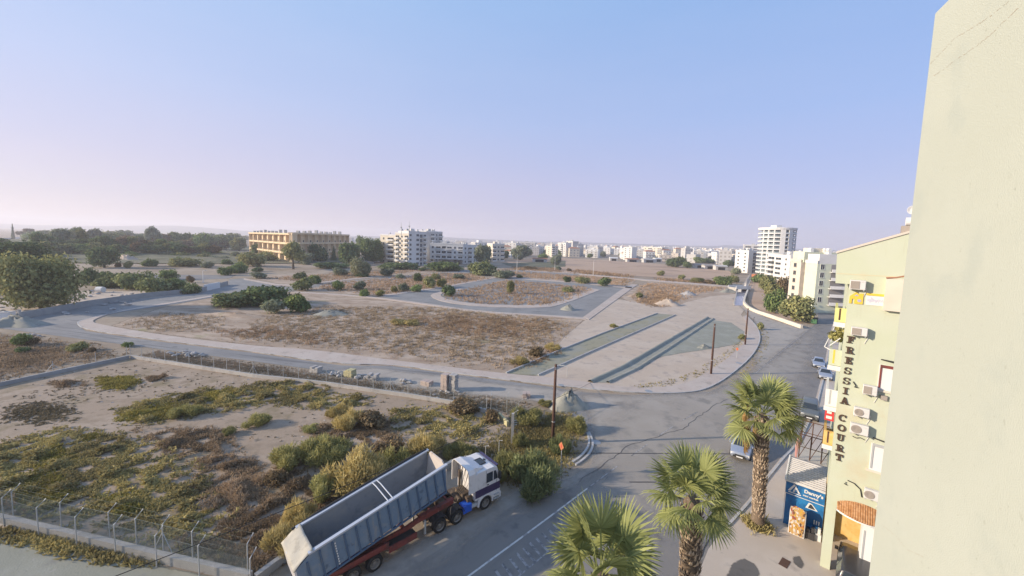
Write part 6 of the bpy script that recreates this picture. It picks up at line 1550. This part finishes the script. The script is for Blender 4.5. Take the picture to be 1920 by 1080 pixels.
def palm(P,zt,label,rscale=1.0,seed=1,r0=.40,dead=3,n=46,lean=(0,0),low_dark=False,droop_=112):
    rg = random.Random(seed); t_ = root('fan_palm',label,'palm tree',(P.x,P.y,0),rg.uniform(0,6))
    rzc = -t_.rotation_euler[2]; lx,ly = lean[0]*math.cos(rzc)-lean[1]*math.sin(rzc), lean[0]*math.sin(rzc)+lean[1]*math.cos(rzc)
    pt = lambda z: (lx*(z/zt)**1.4, ly*(z/zt)**1.4, z)
    prof = [(0,1.32),(.25,1.12),(.8,.95),(zt*.5,.88),(zt*.85,.98),(zt,.9),(zt+.35,.45)]
    MB().tube([pt(min(z,zt+.3)) for z,_ in prof],[r0*k for _,k in prof],18).build('trunk',M['palm_trunk'],t_,True)
    mb = MB(); rows = int((zt-.9)/.17)
    for i in range(rows):
        z = .95+i*.17+rg.uniform(-.05,.05); r_ = r0*(.88+.12*(z/zt)); cx,cy,_ = pt(z); m = 11
        for k in range(m):
            a = 2*math.pi*(k+.5*(i%2))/m+rg.uniform(-.25,.25); z += rg.uniform(-.05,.05); w = .16*rg.uniform(.7,1.15); ca,sa = math.cos(a),math.sin(a); hgt = .26*rg.uniform(.7,1.3); outr = rg.uniform(.05,.14)*(1 if z>1.6 else .5)
            b = (cx+r_*ca,cy+r_*sa,z); l_ = (b[0]-sa*w/2,b[1]+ca*w/2,z); rr_ = (b[0]+sa*w/2,b[1]-ca*w/2,z); tp=(cx+(r_+outr)*ca+rg.uniform(-.03,.03),cy+(r_+outr)*sa,z+hgt); md=(cx+(r_+.05)*ca,cy+(r_+.05)*sa,z+.02)
            mb.add([l_,rr_,tp,md],[(0,3,2),(3,1,2),(0,2,1)])
    bo = mb.build('leaf_base',M['boot'],t_); bo['kind']='stuff'
    cx,cy,_ = pt(zt)
    for i in range(n):
        f = i/n; el = R(82-droop_*f**1.05+rg.uniform(-8,8)); az = i*2.39996+rg.uniform(-.25,.25); s_ = rscale*rg.uniform(.88,1.1)*(1-.12*f)
        o = link('leaf',LEAVES[min(4,int(f*4+rg.uniform(0,1.2)))],t_,(cx+.16*math.cos(az),cy+.16*math.sin(az),zt+.40*(1-f)+.05))
        o.rotation_mode='QUATERNION'
        o.rotation_quaternion = (Matrix.Rotation(az,4,'Z') @ Matrix.Rotation(-el,4,'Y') @ Matrix.Rotation(rg.uniform(-.5,.5),4,'X')).to_quaternion(); o.scale=(s_,s_,s_)
    for i in range(dead*2):
        az = math.pi+rzc+rg.uniform(-.35,.3); o = link('dead_leaf',DEADL[i%2],t_,(cx+.9*math.cos(az),cy+.9*math.sin(az),zt+.75-.2*i)); s_=rscale*.9
        o.rotation_mode='QUATERNION'; o.rotation_quaternion=(Matrix.Rotation(az,4,'Z') @ Matrix.Rotation(R(78+rg.uniform(-6,10)),4,'Y') @ Matrix.Rotation(rg.uniform(-1.5,1.5),4,'X')).to_quaternion(); o.scale=(s_*rg.uniform(.7,.95),s_*.33,s_*.6)
    return t_
PAa = survey(1420,985)
palm(PAa,8.1,'right hand fan palm with a long trunk rising from a grass tuft',1.22,1,.43,5,25,(-.35,0))
palm(Vector((8.55,16.2,0)),8.5,'middle fan palm with a thick shaggy trunk beside the road',.95,2,.42,0,23,(-.1,.2),droop_=104)
PC = survey(1126,1080,7.3); palm(Vector((PC.x,PC.y,0)),7.1,'nearest fan palm at the bottom edge, seen from above its crown',1.1,3,.42,0,27,(0,0),droop_=118)
P = PAa; rg_ = np.random.default_rng(3)
ring = [Vector((P.x+.95*math.cos(a),P.y+.95*math.sin(a),0)) for a in np.linspace(0,6.28,14)[:-1]]
scatter('palm_foot_grass',[(ring,1)],420,.34,M['weed_olive'],31,'tuft of grass around the foot of the right hand palm','grass',upright=.9,asp=.2,z=.03)

# ------------------------------------------------------------------ named apartment building on the right
P0 = survey(1537,1062); FY = math.atan2(-.643,.766)
FB = root('corner_apartment_building','pale yellow green apartment building with the name FRESSIA COURT in dark upright letters','building',(P0.x,P0.y,0),FY)
def fac(u,v,y=0.0):
    """(x,z) on the building front plane pushed back by y"""
    r = _fw + _rt*((u-960)/720.0) - _up*((v-514)/720.0); n_ = Vector((.643,.766,0)); o_ = Vector((0,0,CAM_H))
    t = ((P0-o_).dot(n_)+y)/r.dot(n_); q = o_+r*t; return (q-P0).dot(Vector((.766,-.643,0))), q.z
mb = MB()
side_profile(mb,[(0,4.25),(9,4.25),(9,23.9),(-.7,19.85),(-.65,18.05),(0,18.05)],0,11)
mb.box(0,.48,0,.45,0,4.247).box(2.75,9,0,11,0,4.247).box(0,2.747,4.2,11,0,4.247)
mb.build('wall',M['facade'],FB)
M['ochre'] = mat('ochre',(.62,.40,.13),[((.68,.47,.19),1.2,.45,.62),((.52,.32,.10),2.5,.56,.7)],.85,.25,18)
MB().box(.0,2.745,4.17,4.197,0,4.24).build('porch_back_wall',M['ochre'],FB)
MB().box(.02,2.7,.0,4.15,.032,.045).build('porch_floor',M['tile_pink'],FB)
m_ = MB(); side_profile(m_,[(-.76,19.84),(-.72,19.98),(9,24.06),(9,23.903)],-.06,11.06); m_.build('roof_coping',M['pink_wall'],FB)
M['band_line'] = plain('band_line',(.56,.50,.33),.9)
m_ = MB(); m_.box(-.64,6,-.012,0,18.62,18.66); m_.build('render_joint',M['band_line'],FB)
# name letters: slab serif, dark brown
M['letter'] = plain('letter',(.075,.045,.03),.6)
def letter(ch):
    w,h,t,s_ = .34,.42,.10,.055; mb = MB(); B = lambda x0,x1,z0,z1: mb.box(x0,x1,-.07,-.005,z0,z1)
    def poly(p): side_profile(mb,p,-.07,-.005)
    def arc(cx,cz,rx,rz_,a0,a1,n=14):
        pts=[(cx+rx*math.cos(a),cz+rz_*math.sin(a)) for a in np.linspace(a0,a1,n)]
        for (p,q),(p2,q2) in zip(pts,pts[1:]):
            k=.62; poly([(p,q),(p2,q2),(cx+(p2-cx)*k*.9,cz+(q2-cz)*k*1.12),(cx+(p-cx)*k*.9,cz+(q-cz)*k*1.12)])
    if ch in 'FE':
        B(.07,.17,.0,h); B(.0,.0699,0,s_); B(.0,.0699,h-s_,h); B(.1701,w,h-.075,h); B(.1701,.27,h/2-.035,h/2+.035); B(w-.06,w,h-.15,h-.0751); B(.22,.27,h/2-.09,h/2-.0351); B(.22,.27,h/2+.0351,h/2+.09)
        if ch=='E': B(.1701,w,0,.075); B(w-.06,w,.0751,.15)
        else: B(.1701,.24,0,s_)
    if ch in 'R':
        B(.06,.16,0,h); B(0,.0599,0,s_); B(0,.0599,h-s_,h); B(.1601,.25,h-.075,h); B(.1601,.25,.19,.255); arc(.22,h-.115,.115,.115,-math.pi/2,math.pi/2,8); poly([(.19,.19),(.28,.19),(.35,.0),(.25,.0)]); B(.3501,.39,0,s_); B(.1601,.20,0,s_)
    if ch=='S':
        arc(.17,.30,.15,.12,R(20),R(270),12); arc(.17,.12,.16,.12,R(90),R(-160),12); B(.27,.32,.27,.40); B(.02,.07,.02,.15)
    if ch=='I': B(.12,.22,0,h); B(.05,.1199,0,s_); B(.2201,.29,0,s_); B(.05,.1199,h-s_,h); B(.2201,.29,h-s_,h)
    if ch=='A': poly([(.02,0),(.09,0),(.20,h),(.13,h)]); poly([(.24,0),(.35,0),(.22,h),(.131,h)]); B(.10,.27,.10,.165); B(-.03,.13,0,s_-.002); B(.2,.41,0,s_-.004)
    if ch in 'CO':
        if ch=='O': arc(.18,.21,.19,.21,0,2*math.pi,24)
        else: arc(.20,.21,.19,.21,R(45),R(315),20); B(.30,.35,.26,.41)
    if ch=='U': B(.05,.15,.12,h); B(.25,.32,.12,h); B(0,.0499,h-s_,h); B(.1501,.19,h-s_,h); B(.21,.2499,h-s_,h); B(.3201,.37,h-s_,h); arc(.185,.14,.135,.14,math.pi,2*math.pi,10)
    if ch=='T': B(.13,.23,0,h); B(.0,.1299,h-.075,h); B(.2301,.36,h-.075,h); B(0,.05,h-.16,h-.0751); B(.31,.36,h-.16,h-.0751); B(.07,.1299,0,s_); B(.2301,.29,0,s_)
    return mb.build('letter',M['letter'])
LP = [('F',1595,636.7),('R',1592.8,656.7),('E',1591,675.8),('S',1589.2,695),('S',1587,714),('I',1585.6,732.8),('A',1583.5,751.2),('C',1578.9,783.3),('O',1577.6,802),('U',1575.3,820),('R',1574,839.8),('T',1572.9,857)]
for ch,u,v in LP:
    s_,z = fac(u,v); me = unit(('letter',ch),lambda: letter(ch)); link('letter',me,FB,(s_-.18,0,z-.21))
# outdoor air conditioners
M['ac_white'] = mat('ac_white',(.62,.60,.57),[((.5,.48,.45),3,.55,.7)],.6)
M['ac_grille'] = plain('ac_grille',(.33,.29,.25),.8)
def ac(s0,z0,w,h,label,kind):
    A = root('air_conditioner',label,'air conditioner'); A.parent=None
    q = Vector((P0.x,P0.y,0))+Vector((.766,-.643,0))*s0; A.location=(q.x,q.y,z0); A.rotation_euler=(0,0,FY)
    b = MB().box(0,w,-.40,-.10,0,h).build('casing',M['ac_white'],A); bv=b.modifiers.new('soft','BEVEL'); bv.width=.03; bv.segments=2
    m_ = MB()
    if kind=='round':
        m_.lathe([(h*.40,-.418),(h*.36,-.425),(0,-.41)],20,'y',(w*.34,0,h*.5)); 
        for r_ in (.12,.2,.28,.36): m_.lathe([(h*r_,-.43),(h*(r_+.025),-.43)],20,'y',(w*.34,0,h*.5))
    else:
        m_.box(w*.05,w*.62,-.412,-.401,h*.1,h*.9)
        for k in range(6): m_.box(w*.05,w*.62,-.425,-.4121,h*(.12+.13*k),h*(.17+.13*k))
    m_.build('fan_grille',M['ac_grille'] if kind!='dark' else M['dark'],A)
    m_ = MB().box(.05,.10,-.38,0,-.06,-.001).box(w-.1,w-.05,-.38,0,-.06,-.001).box(.05,.10,-.05,0,-.06,h*.5); m_.build('bracket',M['galv'],A)
    MB().tube([(w*.98,-.15,h*.3),(w+.06,-.12,h*.15),(w+.05,-.03,-.15),(w*.9,-.02,-.5)],.018,5).build('pipe',M['ac_white'],A)
for a in ((.0,17.78,.70,.55,'topmost air conditioner, above the yellow house sign','slat'),(.27,15.1,.72,.48,'air conditioner just above the letter F','slat'),(1.05,11.74,.62,.54,'air conditioner left of the window with the dark red frame','slat'),(.76,10.34,.70,.52,'air conditioner beside the gap between the two name words','round'),(.68,9.26,.82,.60,'largest air conditioner, beside the letters C and O','round'),(1.6,5.58,.66,.58,'lowest air conditioner with a dark round fan above the arched porch','round')): ac(*a)
# signs on the front
M['sign_yellow'] = plain('sign_yellow',(.72,.50,.06),.6); M['sign_white'] = plain('sign_white',(.72,.71,.66),.6); M['sign_lilac'] = plain('sign_lilac',(.38,.37,.52),.7)
q = Vector((P0.x,P0.y,0)); SG = root('house_sign','yellow house shaped emblem sign beneath the topmost air conditioner','sign',(q.x,q.y,16.92),FY)
m_ = MB(); side_profile(m_,[(.06,0),(.06,.42),(.34,.70),(.46,.58),(.54,.62),(.66,.62),(.66,0),(.28,0),(.28,.28),(.17,.28),(.17,0)],-.05,-.003); m_.build('house_emblem',M['sign_yellow'],SG)
m_ = MB(); m_.lathe([(.09,-.062),(.0,-.062)],16,'y',(.50,0,.20)).lathe([(.09,-.062),(.09,-.05)],16,'y',(.50,0,.20)); side_profile(m_,[(.25,.46),(.36,.56),(.46,.46)],-.06,-.051); m_.build('emblem_dot',M['sign_lilac'],SG)
S2 = root('letting_sign','white letting banner with a yellow top bar and lilac script beside the yellow house sign','sign',(q.x,q.y,16.9),FY)
MB().box(.78,1.62,-.03,-.003,.02,.56).build('board',M['sign_white'],S2); MB().box(.78,1.62,-.04,-.003,.58,.70).build('top_bar',M['sign_yellow'],S2)
m_ = MB(); rgs = random.Random(8)
for k in range(15):
    x = .84+k*.047; zt = rgs.uniform(.34,.48); zb = rgs.uniform(.14,.26); side_profile(m_,[(x,zb),(x+.02,zb),(x+.045,zt),(x+.02,zt)],-.036,-.0301)
m_.build('script_mark',M['sign_lilac'],S2)
# projecting duct box, windows, awning arms
b = MB().box(1.52,2.9,-.34,0,16.72,18.55).build('duct_box',M['cream'],FB)
m_ = MB(); m_.tube([(1.50,-.36,18.57),(1.9,-.36,18.62),(2.2,-.36,18.72),(2.9,-.36,18.8)],.045,6); m_.build('duct_cap',M['roof_tile'],FB)
def fwin(s0,s1,z0,z1,frame,arm):
    w_ = MB().box(s0,s1,-.05,.0,z0,z1).build('shutter_panel',M['white_wall'],FB)
    m_ = MB().box(s0+.04,s0+.12,-.08,-.051,z0+.1,z1).box(s0+.1201,s1,-.08,-.051,z1-.16,z1); m_.build('shutter_frame',frame,FB)
    m_ = MB().box(s0-.12,s1,-.10,-.0,z0-.12,z0-.001); m_.build('sill',M['cream'],FB)
    m_ = MB(); z = z1+arm
    m_.tube([(s0+.05,-.02,z),(s0+.8,-.75,z+.10)],.035,6).tube([(s0+.05,-.02,z),(s1,-.06,z-.15)],.03,6); m_.build('awning_arm',M['dark'],FB)
fwin(1.66,2.9,12.1,13.55,M['chassis_red'],.30); fwin(1.70,2.9,7.25,8.85,M['galv'],.32)
m_ = MB().box(1.85,2.12,-.2,-.0,11.55,11.8).box(2.3,2.6,-.2,0,11.45,11.7); m_.build('vent_grille',M['ac_grille'],FB)
for pts_,r_ in (([(.62,-.02,12.25),(.75,-.08,12.05),(.7,-.05,11.95),(.86,-.04,11.95)],.03),([(.85,-.03,8.95),(1.0,-.06,8.9),(1.2,-.04,8.98),(1.4,-.03,8.9)],.02),([(.85,-.02,6.15),(1.15,-.05,6.1),(1.45,-.03,5.85),(1.55,-.03,5.4)],.03),([(.8,-.03,6.0),(.72,-.08,5.9),(.85,-.03,5.85)],.03)):
    MB().tube(pts_,r_,5).build('loose_cable',M['dark'],FB)
# arched tile canopy over the porch
M['terracotta'] = mat('terracotta',(.44,.22,.09),[((.52,.30,.15),5,.45,.6),((.30,.14,.06),4,.55,.68)],.9,.2,20,world=False)
cn = 22
for i in range(cn):
    f0 = i/cn; x = .50+2.3*(f0+.5/cn); bow = math.sin(math.pi*min(1,(f0+.02)*1.0)); zi = 4.55+.42*bow**.6; yo = -(.35+.55*bow**.7)
    m_ = MB(); pts=[]; 
    for k in range(5):
        a,b = k/5,(k+1)/5+.04; pa=(x,yo*a,zi-(zi-4.36)*a+.02*k%.021); pb=(x,yo*b,zi-(zi-4.36)*b-.015); m_.tube([pa,pb],[.062,.05],6)
    m_.build('roof_tile',M['terracotta'],FB)
m_ = MB(); 
for i in range(14):
    f0,f1=i/14,(i+1)/14; g0,g1=[-(.36+.56*math.sin(math.pi*f)**.7) if 0<f<1 else -.36 for f in (f0,f1)]; x0,x1=.48+2.35*f0,.48+2.35*f1
    m_.add([(x0,g0,4.22),(x1,g1,4.22),(x1,g1,4.33),(x0,g0,4.33),(x0,0,4.252),(x1,0,4.252),(x1,0,4.33),(x0,0,4.33)],[(0,1,2,3),(3,2,6,7),(0,4,5,1)])
m_.build('canopy_board',M['white_wall'],FB)
MB().box(.5,2.3,-.03,.2,4.0,4.2).build('porch_header',M['charcoal'],FB)
m_ = MB(); m_.box(1.72,2.745,-.30,.9,1.35,3.9); m_.build('porch_bay',M['white_wall'],FB); MB().box(1.78,1.86,-.32,-.301,1.8,3.6).build('bay_frame',M['galv'],FB)
# balconies on the street side
def balcony(u0,v0,u1,v1,y,wallm,slit,deep=3.0):
    x0,z1 = fac(u0,v0,y); x1,z0 = fac(u1,v1,y); m_ = MB(); m_.box(x0,-.002,y,y+.12,z0,z1).box(x0,x0+.12,y+.121,y+deep,z0,z1).box(x0,-.002,y+.121,y+deep,z0-.15,z0-.002); o = m_.build('balcony',M[wallm],FB)
    m_ = MB().box(x0+.18,x0+.27,y-.006,y-.001,z0+.12,z1-.02); m_.build('balcony_slit',M[slit],o)
    m_ = MB().box(x0-.03,-.002,y-.05,y-.001,z0-.3,z0-.02); m_.build('balcony_slab',M['white_wall'],o)
M['balc_yellow'] = plain('balc_yellow',(.64,.62,.25),.9)
balcony(1567,577,1592,606,.6,'balc_yellow','rust_wood'); balcony(1556,654,1580,688,.6,'facade','sign_yellow'); balcony(1549,729,1571,765,.6,'white_wall','galv'); balcony(1545,806,1560,836,.6,'ochre','rust_wood')
m_ = MB()
for (u0,v0,u1,v1,y0,y1) in ((1570,604,1546,650,3,1.0),(1546,650,1560,658,1.0,.9),(1574,606,1558,640,3,1.2),(1556,648,1576,634,.8,.8)):
    a,b = fac(u0,v0,y0),fac(u1,v1,y1); m_.tube([(a[0],y0,a[1]),(b[0],y1,b[1])],.03,5)
m_.build('awning_frame',M['white_wall'],FB)
pm = npmesh('balcony_plant',*[x for x in cloud([(0,0,.5,.3,.3,.5),(.1,.4,.3,.3,.4,.3)],260,.2,5)[:2]],M['leaf_lime'],cloud([(0,0,.5,.3,.3,.5),(.1,.4,.3,.3,.4,.3)],260,.2,5)[2]); xx,zz = fac(1574,640,1.2); q = Vector((P0.x,P0.y,0))+Vector((.766,-.643,0))*(xx-.1)+Vector((.643,.766,0))*1.3; pm.location=(q.x,q.y,zz-.1); tag(pm,'yellow green potted plants on the street side balcony left of the letter F','plant')
xx,z1 = fac(1554,762,1.0); _,z0 = fac(1554,788,1.0); q = Vector((P0.x,P0.y,0))+Vector((.766,-.643,0))*xx+Vector((.643,.766,0))*1.0; o = MB().box(-.16,.3,-.06,.0,0,z1-z0).build('red_sign',M['red']); o.location=(q.x,q.y,z0); o.rotation_euler=(0,0,FY); tag(o,'small red vertical sign sticking out below the white balcony','sign')
for k in range(2): MB().box(-.08+.02*k,.2-.03*k,-.068,-.0601,.12+k*.34,.3+k*.34).build('sign_mark',M['sign_white'],o)
# roof dish and tank
xx,zz = fac(1703,437,1.0); q = Vector((P0.x,P0.y,0))+Vector((.766,-.643,0))*(xx+.05)+Vector((.643,.766,0))*1.0
D_ = root('roof_tank','grey roof unit with a white water tank on the roof slope above the facade','tank',(q.x,q.y,zz-.35),FY)
MB().box(-.35,.8,-.3,.3,0,.75).build('unit_base',M['ac_grille'],D_); MB().lathe([(0,-.2),(.24,-.2),(.24,.8),(0,.8)],12,'x',(0,0,1.0)).build('tank',M['white_wall'],D_)
Dd = root('satellite_dish','white satellite dish above the roof water tank','dish',(q.x+.05,q.y,zz+.85),FY)
MB().lathe([(0,.05),(.12,.03),(.24,-.04),(.25,-.03),(.12,.06),(0,.08)],18,'y',(0,0,.45)).build('dish',M['white_wall'],Dd); MB().tube([(0,0,-.2),(0,.06,.42)],.03,6).build('mast',M['galv'],Dd)

# ------------------------------------------------------------------ mini market annex
A = survey(1468,981); rel = A-Vector((P0.x,P0.y,0)); sA = rel.dot(Vector((.766,-.643,0))); yA = rel.dot(Vector((.643,.766,0))); hA = height_at(1473,899,A)
MK = root('market_annex','small blue fronted mini market annex with a ribbed grey roof beside the pale building','shop',(A.x,A.y,0),FY); wA = -sA-.02
M['shop_blue'] = mat('shop_blue',(.02,.13,.33),[((.03,.20,.45),1.2,.45,.65),((.015,.08,.22),.8,.55,.7)],.45,world=False)
MB().box(0,wA,.05,3.0,0,hA-.1).build('wall',M['shop_blue'],MK)
MB().box(-.03,wA,-.02,.047,hA-.95,hA-.02).build('fascia',M['shop_blue'],MK)
MB().box(.0,wA,-.004,.047,.03,hA-1.0).build('lower_panel',M['shop_blue'],MK)
MB().box(0,wA,-.032,.03,hA-.995,hA-.952).box(-.06,-.031,-.03,.05,0,hA).build('trim',M['white_wall'],MK)
MB().add([(-.05,-.1,hA+.0),(wA,-.1,hA+.0),(wA,3.1,hA+.45),(-.05,3.1,hA+.45)],[(0,1,2,3)]).build('roof_sheet',plain('roof_groove_shade',(.22,.20,.20),.8),MK)  # darker sheet paints in the groove shade between the paler ribs
m_ = MB(); n = 13
for i in range(n): y=-.08+3.1*i/n; z=hA+.45*(y+.1)/3.2; m_.add([(-.05,y,z+.001),(wA,y,z+.001),(wA,y+.03,z+.07),(-.05,y+.03,z+.07),(wA,y+.12,z+.08),(-.05,y+.12,z+.08),(wA,y+.15,z+.02),(-.05,y+.15,z+.02)],[(0,1,2,3),(3,2,4,5),(5,4,6,7)])
M['roof_metal'] = mat('roof_metal',(.60,.58,.56),[((.50,.48,.46),1.5,.5,.66)],.6,0,1,.2)
m_.build('ribbed_roof',M['roof_metal'],MK); MB().tube([(-.08,-.12,hA+.03),(-.08,3.1,hA+.5)],.06,6).tube([(-.08,-.13,hA-.01),(wA,-.13,hA-.01)],.04,6).build('gutter',M['white_wall'],MK)
def text(txt,size,m,par,loc,ext=.01,bold=.0):
    cu = bpy.data.curves.new('txt','FONT'); cu.body=txt; cu.size=size; cu.extrude=ext; cu.offset=bold; cu.resolution_u=3
    o=bpy.data.objects.new('txt',cu); COL.objects.link(o); dg=bpy.context.evaluated_depsgraph_get(); me=bpy.data.meshes.new_from_object(o.evaluated_get(dg)); bpy.data.objects.remove(o)
    me.materials.clear(); me.materials.append(m); t=bpy.data.objects.new('lettering',me); COL.objects.link(t); t.parent=par; t.location=loc; t.rotation_euler=(R(90),0,0); return t
text("Danny's",.40*wA/2.6,M['lamp_clear'],MK,(wA*.47,-.035,hA-.50),.008,.012); text("mini market",.21*wA/2.6,M['lamp_clear'],MK,(wA*.45,-.035,hA-.76),.006,.006)
m_ = MB()
for (a,b,c) in (((.10,.22),(.42,.82),(.78,.22)),):
    side_profile(m_,[(.08,.26),(.42,.84),(.50,.76),(.22,.26)],-.04,-.021); side_profile(m_,[(.36,.26),(.52,.74),(.80,.26),(.68,.26),(.54,.5),(.47,.26)],-.04,-.021); m_.box(.12,.85,-.04,-.021,.14,.20)
lg = m_.build('mountain_logo',M['lamp_clear'],MK); lg.location=(.02,0,hA-.98)
m_ = MB(); side_profile(m_,[(wA*.54,hA-1.55),(wA*.62,hA-1.12),(wA*.70,hA-1.15),(wA*.86,hA-1.55)],-.02,-.0045); m_.build('mountain_mark',M['sign_white'],MK)
m_ = MB(); side_profile(m_,[(wA*.60,hA-1.5),(wA*.65,hA-1.2),(wA*.69,hA-1.2),(wA*.80,hA-1.5)],-.026,-.0205); m_.build('mountain_mark',M['charcoal'],MK)
for i in range(3): MB().box(wA*(.78+.06*i),wA*(.81+.06*i),-.03,-.005,.85,1.15).build('panel_mark',M['lamp_clear'],MK)
# picture stand
m,n_,l_,b_,o_ = nodes('food_print'); tc=n_.new('ShaderNodeTexCoord'); vo=n_.new('ShaderNodeTexVoronoi'); vo.inputs['Scale'].default_value=7.5; mp=n_.new('ShaderNodeMapping'); mp.inputs['Rotation'].default_value=(0,.7,0); mp.inputs['Scale'].default_value=(1.6,1,.8); l_.new(tc.outputs['Object'],mp.inputs[0]); l_.new(mp.outputs[0],vo.inputs['Vector'])
cr_=n_.new('ShaderNodeValToRGB'); cr_.color_ramp.interpolation='CONSTANT'; el=cr_.color_ramp.elements
for i,(p,c) in enumerate(((0,(.46,.24,.06)),(.2,(.46,.29,.10)),(.38,(.10,.055,.035)),(.5,(.62,.56,.50)),(.64,(.50,.31,.06)),(.78,(.30,.08,.05)),(.88,(.42,.36,.32)))):
    e = el[i] if i<2 else el.new(p); e.position=p; e.color=(*c,1)
sp=n_.new('ShaderNodeSeparateColor'); l_.new(vo.outputs['Color'],sp.inputs[0]); l_.new(sp.outputs[0],cr_.inputs[0]); l_.new(cr_.outputs[0],b_.inputs['Base Color']); b_.inputs['Roughness'].default_value=.5; M['food_print']=m
a0 = survey(1477,999); a1 = survey(1507,1012); wd=(a1-a0).length; ya=math.atan2((a1-a0).y,(a1-a0).x); hs=height_at(1477,950,a0)
ST = root('picture_stand','tall display cabinet with a colourful food picture before the blue shop panel','stand',(a0.x,a0.y,.03),ya)
MB().box(0,wd,0,.5,.0,hs-.2).build('cabinet',M['white_wall'],ST)
m_=MB(); side_profile(m_,[(.04,.06),(wd-.04,.06),(wd-.04,hs-.1),(wd*.8,hs+.12),(wd*.3,hs+.2),(.04,hs)],-.02,-.003); m_.build('picture_panel',M['food_print'],ST)
for i,(u,v,m_,lab) in enumerate(((1518,1010,'charcoal','dark crate of goods between the picture stand and the pale pillar'),(1530,1012,'sign_white','white bag standing against the blue shop panel'),(1524,1007,'shop_blue','blue bottle rack against the blue shop panel'))):
    p=survey(u,v); o=MB().box(-.25,.25,-.2,.2,0,.5).box(-.22,-.02,-.15,.15,.501,.7).box(.04,.2,-.12,.12,.501,.85).build('goods_crate',M[m_]); o.location=(p.x,p.y,.03); o.rotation_euler=(0,0,FY); tag(o,lab,'crate')
# second annex with flat grey roof and steel frame
AN = root('grey_annex','low annex with a flat grey roof behind the mini market','shed',(A.x,A.y,0),FY)
MB().box(.5,wA+.0,3.3,6.6,0,hA-.15).build('wall',M['grey_wall'],AN); MB().box(.3,wA,3.2,6.7,hA-.147,hA+.05).build('roof',M['roof_slab'],AN)
SF = root('steel_frame','rusty steel pergola frame standing over the flat grey annex','frame',(A.x,A.y,0),FY)
m_ = MB(); zt=hA+2.0
for x in (.4,1.1,1.8,2.5):
    for y in (4.2,7.4): m_.tube([(x,y,hA-.05 if y<6.6 else .03),(x,y,zt)],.04,5)
for y in (4.2,7.4): m_.tube([(.3,y,zt),(2.6,y,zt)],.04,5).tube([(.3,y,hA+1.0),(2.6,y,hA+1.0)],.03,5)
for x in (.4,2.5): m_.tube([(x,4.2,zt),(x,7.4,zt)],.04,5)
for x in (.4,1.1,1.8): m_.tube([(x,4.2,hA+.1),(x+.7,4.2,zt)],.025,5).tube([(x,7.4,hA),(x+.7,7.4,zt)],.025,5)
m_.build('steel_bars',M['rust_wood'],SF)
p = survey(1492,868); o = MB().lathe([(.03,0),(.03,.5),(.13,.6),(.16,1.6),(.05,2.5),(0,2.6)],10).build('closed_parasol',plain('parasol_rose',(.42,.22,.20),.9)); o.location=(p.x,p.y,.03); tag(o,'closed rose coloured parasol at the corner of the annex','parasol')

# ------------------------------------------------------------------ the near building whose wall fills the right edge
rE = _fw + _rt*((1690-960)/720.0) - _up*((550-514)/720.0); E0 = Vector((rE.x,rE.y,0))*(6.2/rE.y)
dirN = Vector((.44,.898,0)).normalized(); rTop = _fw + _rt*((1757-960)/720.0) - _up*((25-514)/720.0); zT = CAM_H+rTop.z*(E0.y/rTop.y)
NB = root('near_building','tall cream rough plastered house wall close to the viewer with fine cracks','building',(E0.x,E0.y,0),math.atan2(dirN.y,dirN.x))
mb = MB(); mb.box(-14,0,-9,0,0,zT); w_ = mb.build('wall',M['stucco'],NB)
bv = w_.modifiers.new('soft','BEVEL'); bv.width=.03; bv.segments=2
M['crack'] = plain('crack',(.33,.25,.18),.95)
def near_pt(u,v):
    r = _fw + _rt*((u-960)/720.0) - _up*((v-514)/720.0); n_ = Vector((-dirN.y,dirN.x,0)); o_=Vector((0,0,CAM_H)); t=(E0-o_).dot(n_)/r.dot(n_); q=o_+r*t
    return (q-E0).dot(dirN), q.z
def crack(pts,wd,seed):
    rg=random.Random(seed); P=[]
    for (a,b) in zip(pts,pts[1:]):
        (x0,z0),(x1,z1)=near_pt(*a),near_pt(*b); n=26
        for i in range(n): f=i/n; P.append((x0+(x1-x0)*f+rg.uniform(-.008,.008),z0+(z1-z0)*f+rg.uniform(-.012,.012)))
    m_=MB()
    for i,(p,q) in enumerate(zip(P,P[1:])):
        if rg.random()<.22: continue
        w0=wd*rg.uniform(.25,1.1); m_.add([(p[0],.0015,p[1]-w0),(q[0],.0015,q[1]-w0),(q[0],.0015,q[1]+w0),(p[0],.0015,p[1]+w0)],[(3,2,1,0)])
    m_.build('crack',M['crack'],NB)
crack([(1744,120),(1790,72),(1840,42),(1893,2)],.003,1); crack([(1751,142),(1800,108),(1850,72),(1918,6)],.003,2)
crack([(1655,985),(1680,1005),(1700,1030),(1735,1045)],.002,3)

# ------------------------------------------------------------------ air
HZ = MB().box(-5900,5900,-40,5600,-2,130).build('haze',M['dark'])
HZ['kind'] = 'stuff'; HZ['label'] = 'thin lilac haze over the whole plain'; HZ['category'] = 'haze'
hm = bpy.data.materials.new('haze'); hm.use_nodes=True; hn=hm.node_tree.nodes; hn.clear(); ho=hn.new('ShaderNodeOutputMaterial'); pv_=hn.new('ShaderNodeVolumePrincipled')
pv_.inputs['Color'].default_value=(.90,.90,.97,1); pv_.inputs['Density'].default_value=.00028; pv_.inputs['Anisotropy'].default_value=.2; pv_.inputs['Density Attribute'].default_value=''
hm.node_tree.links.new(pv_.outputs[0],ho.inputs['Volume']); HZ.data.materials.clear(); HZ.data.materials.append(hm)
try: hm.cycles.homogeneous_volume = True
except Exception: pass
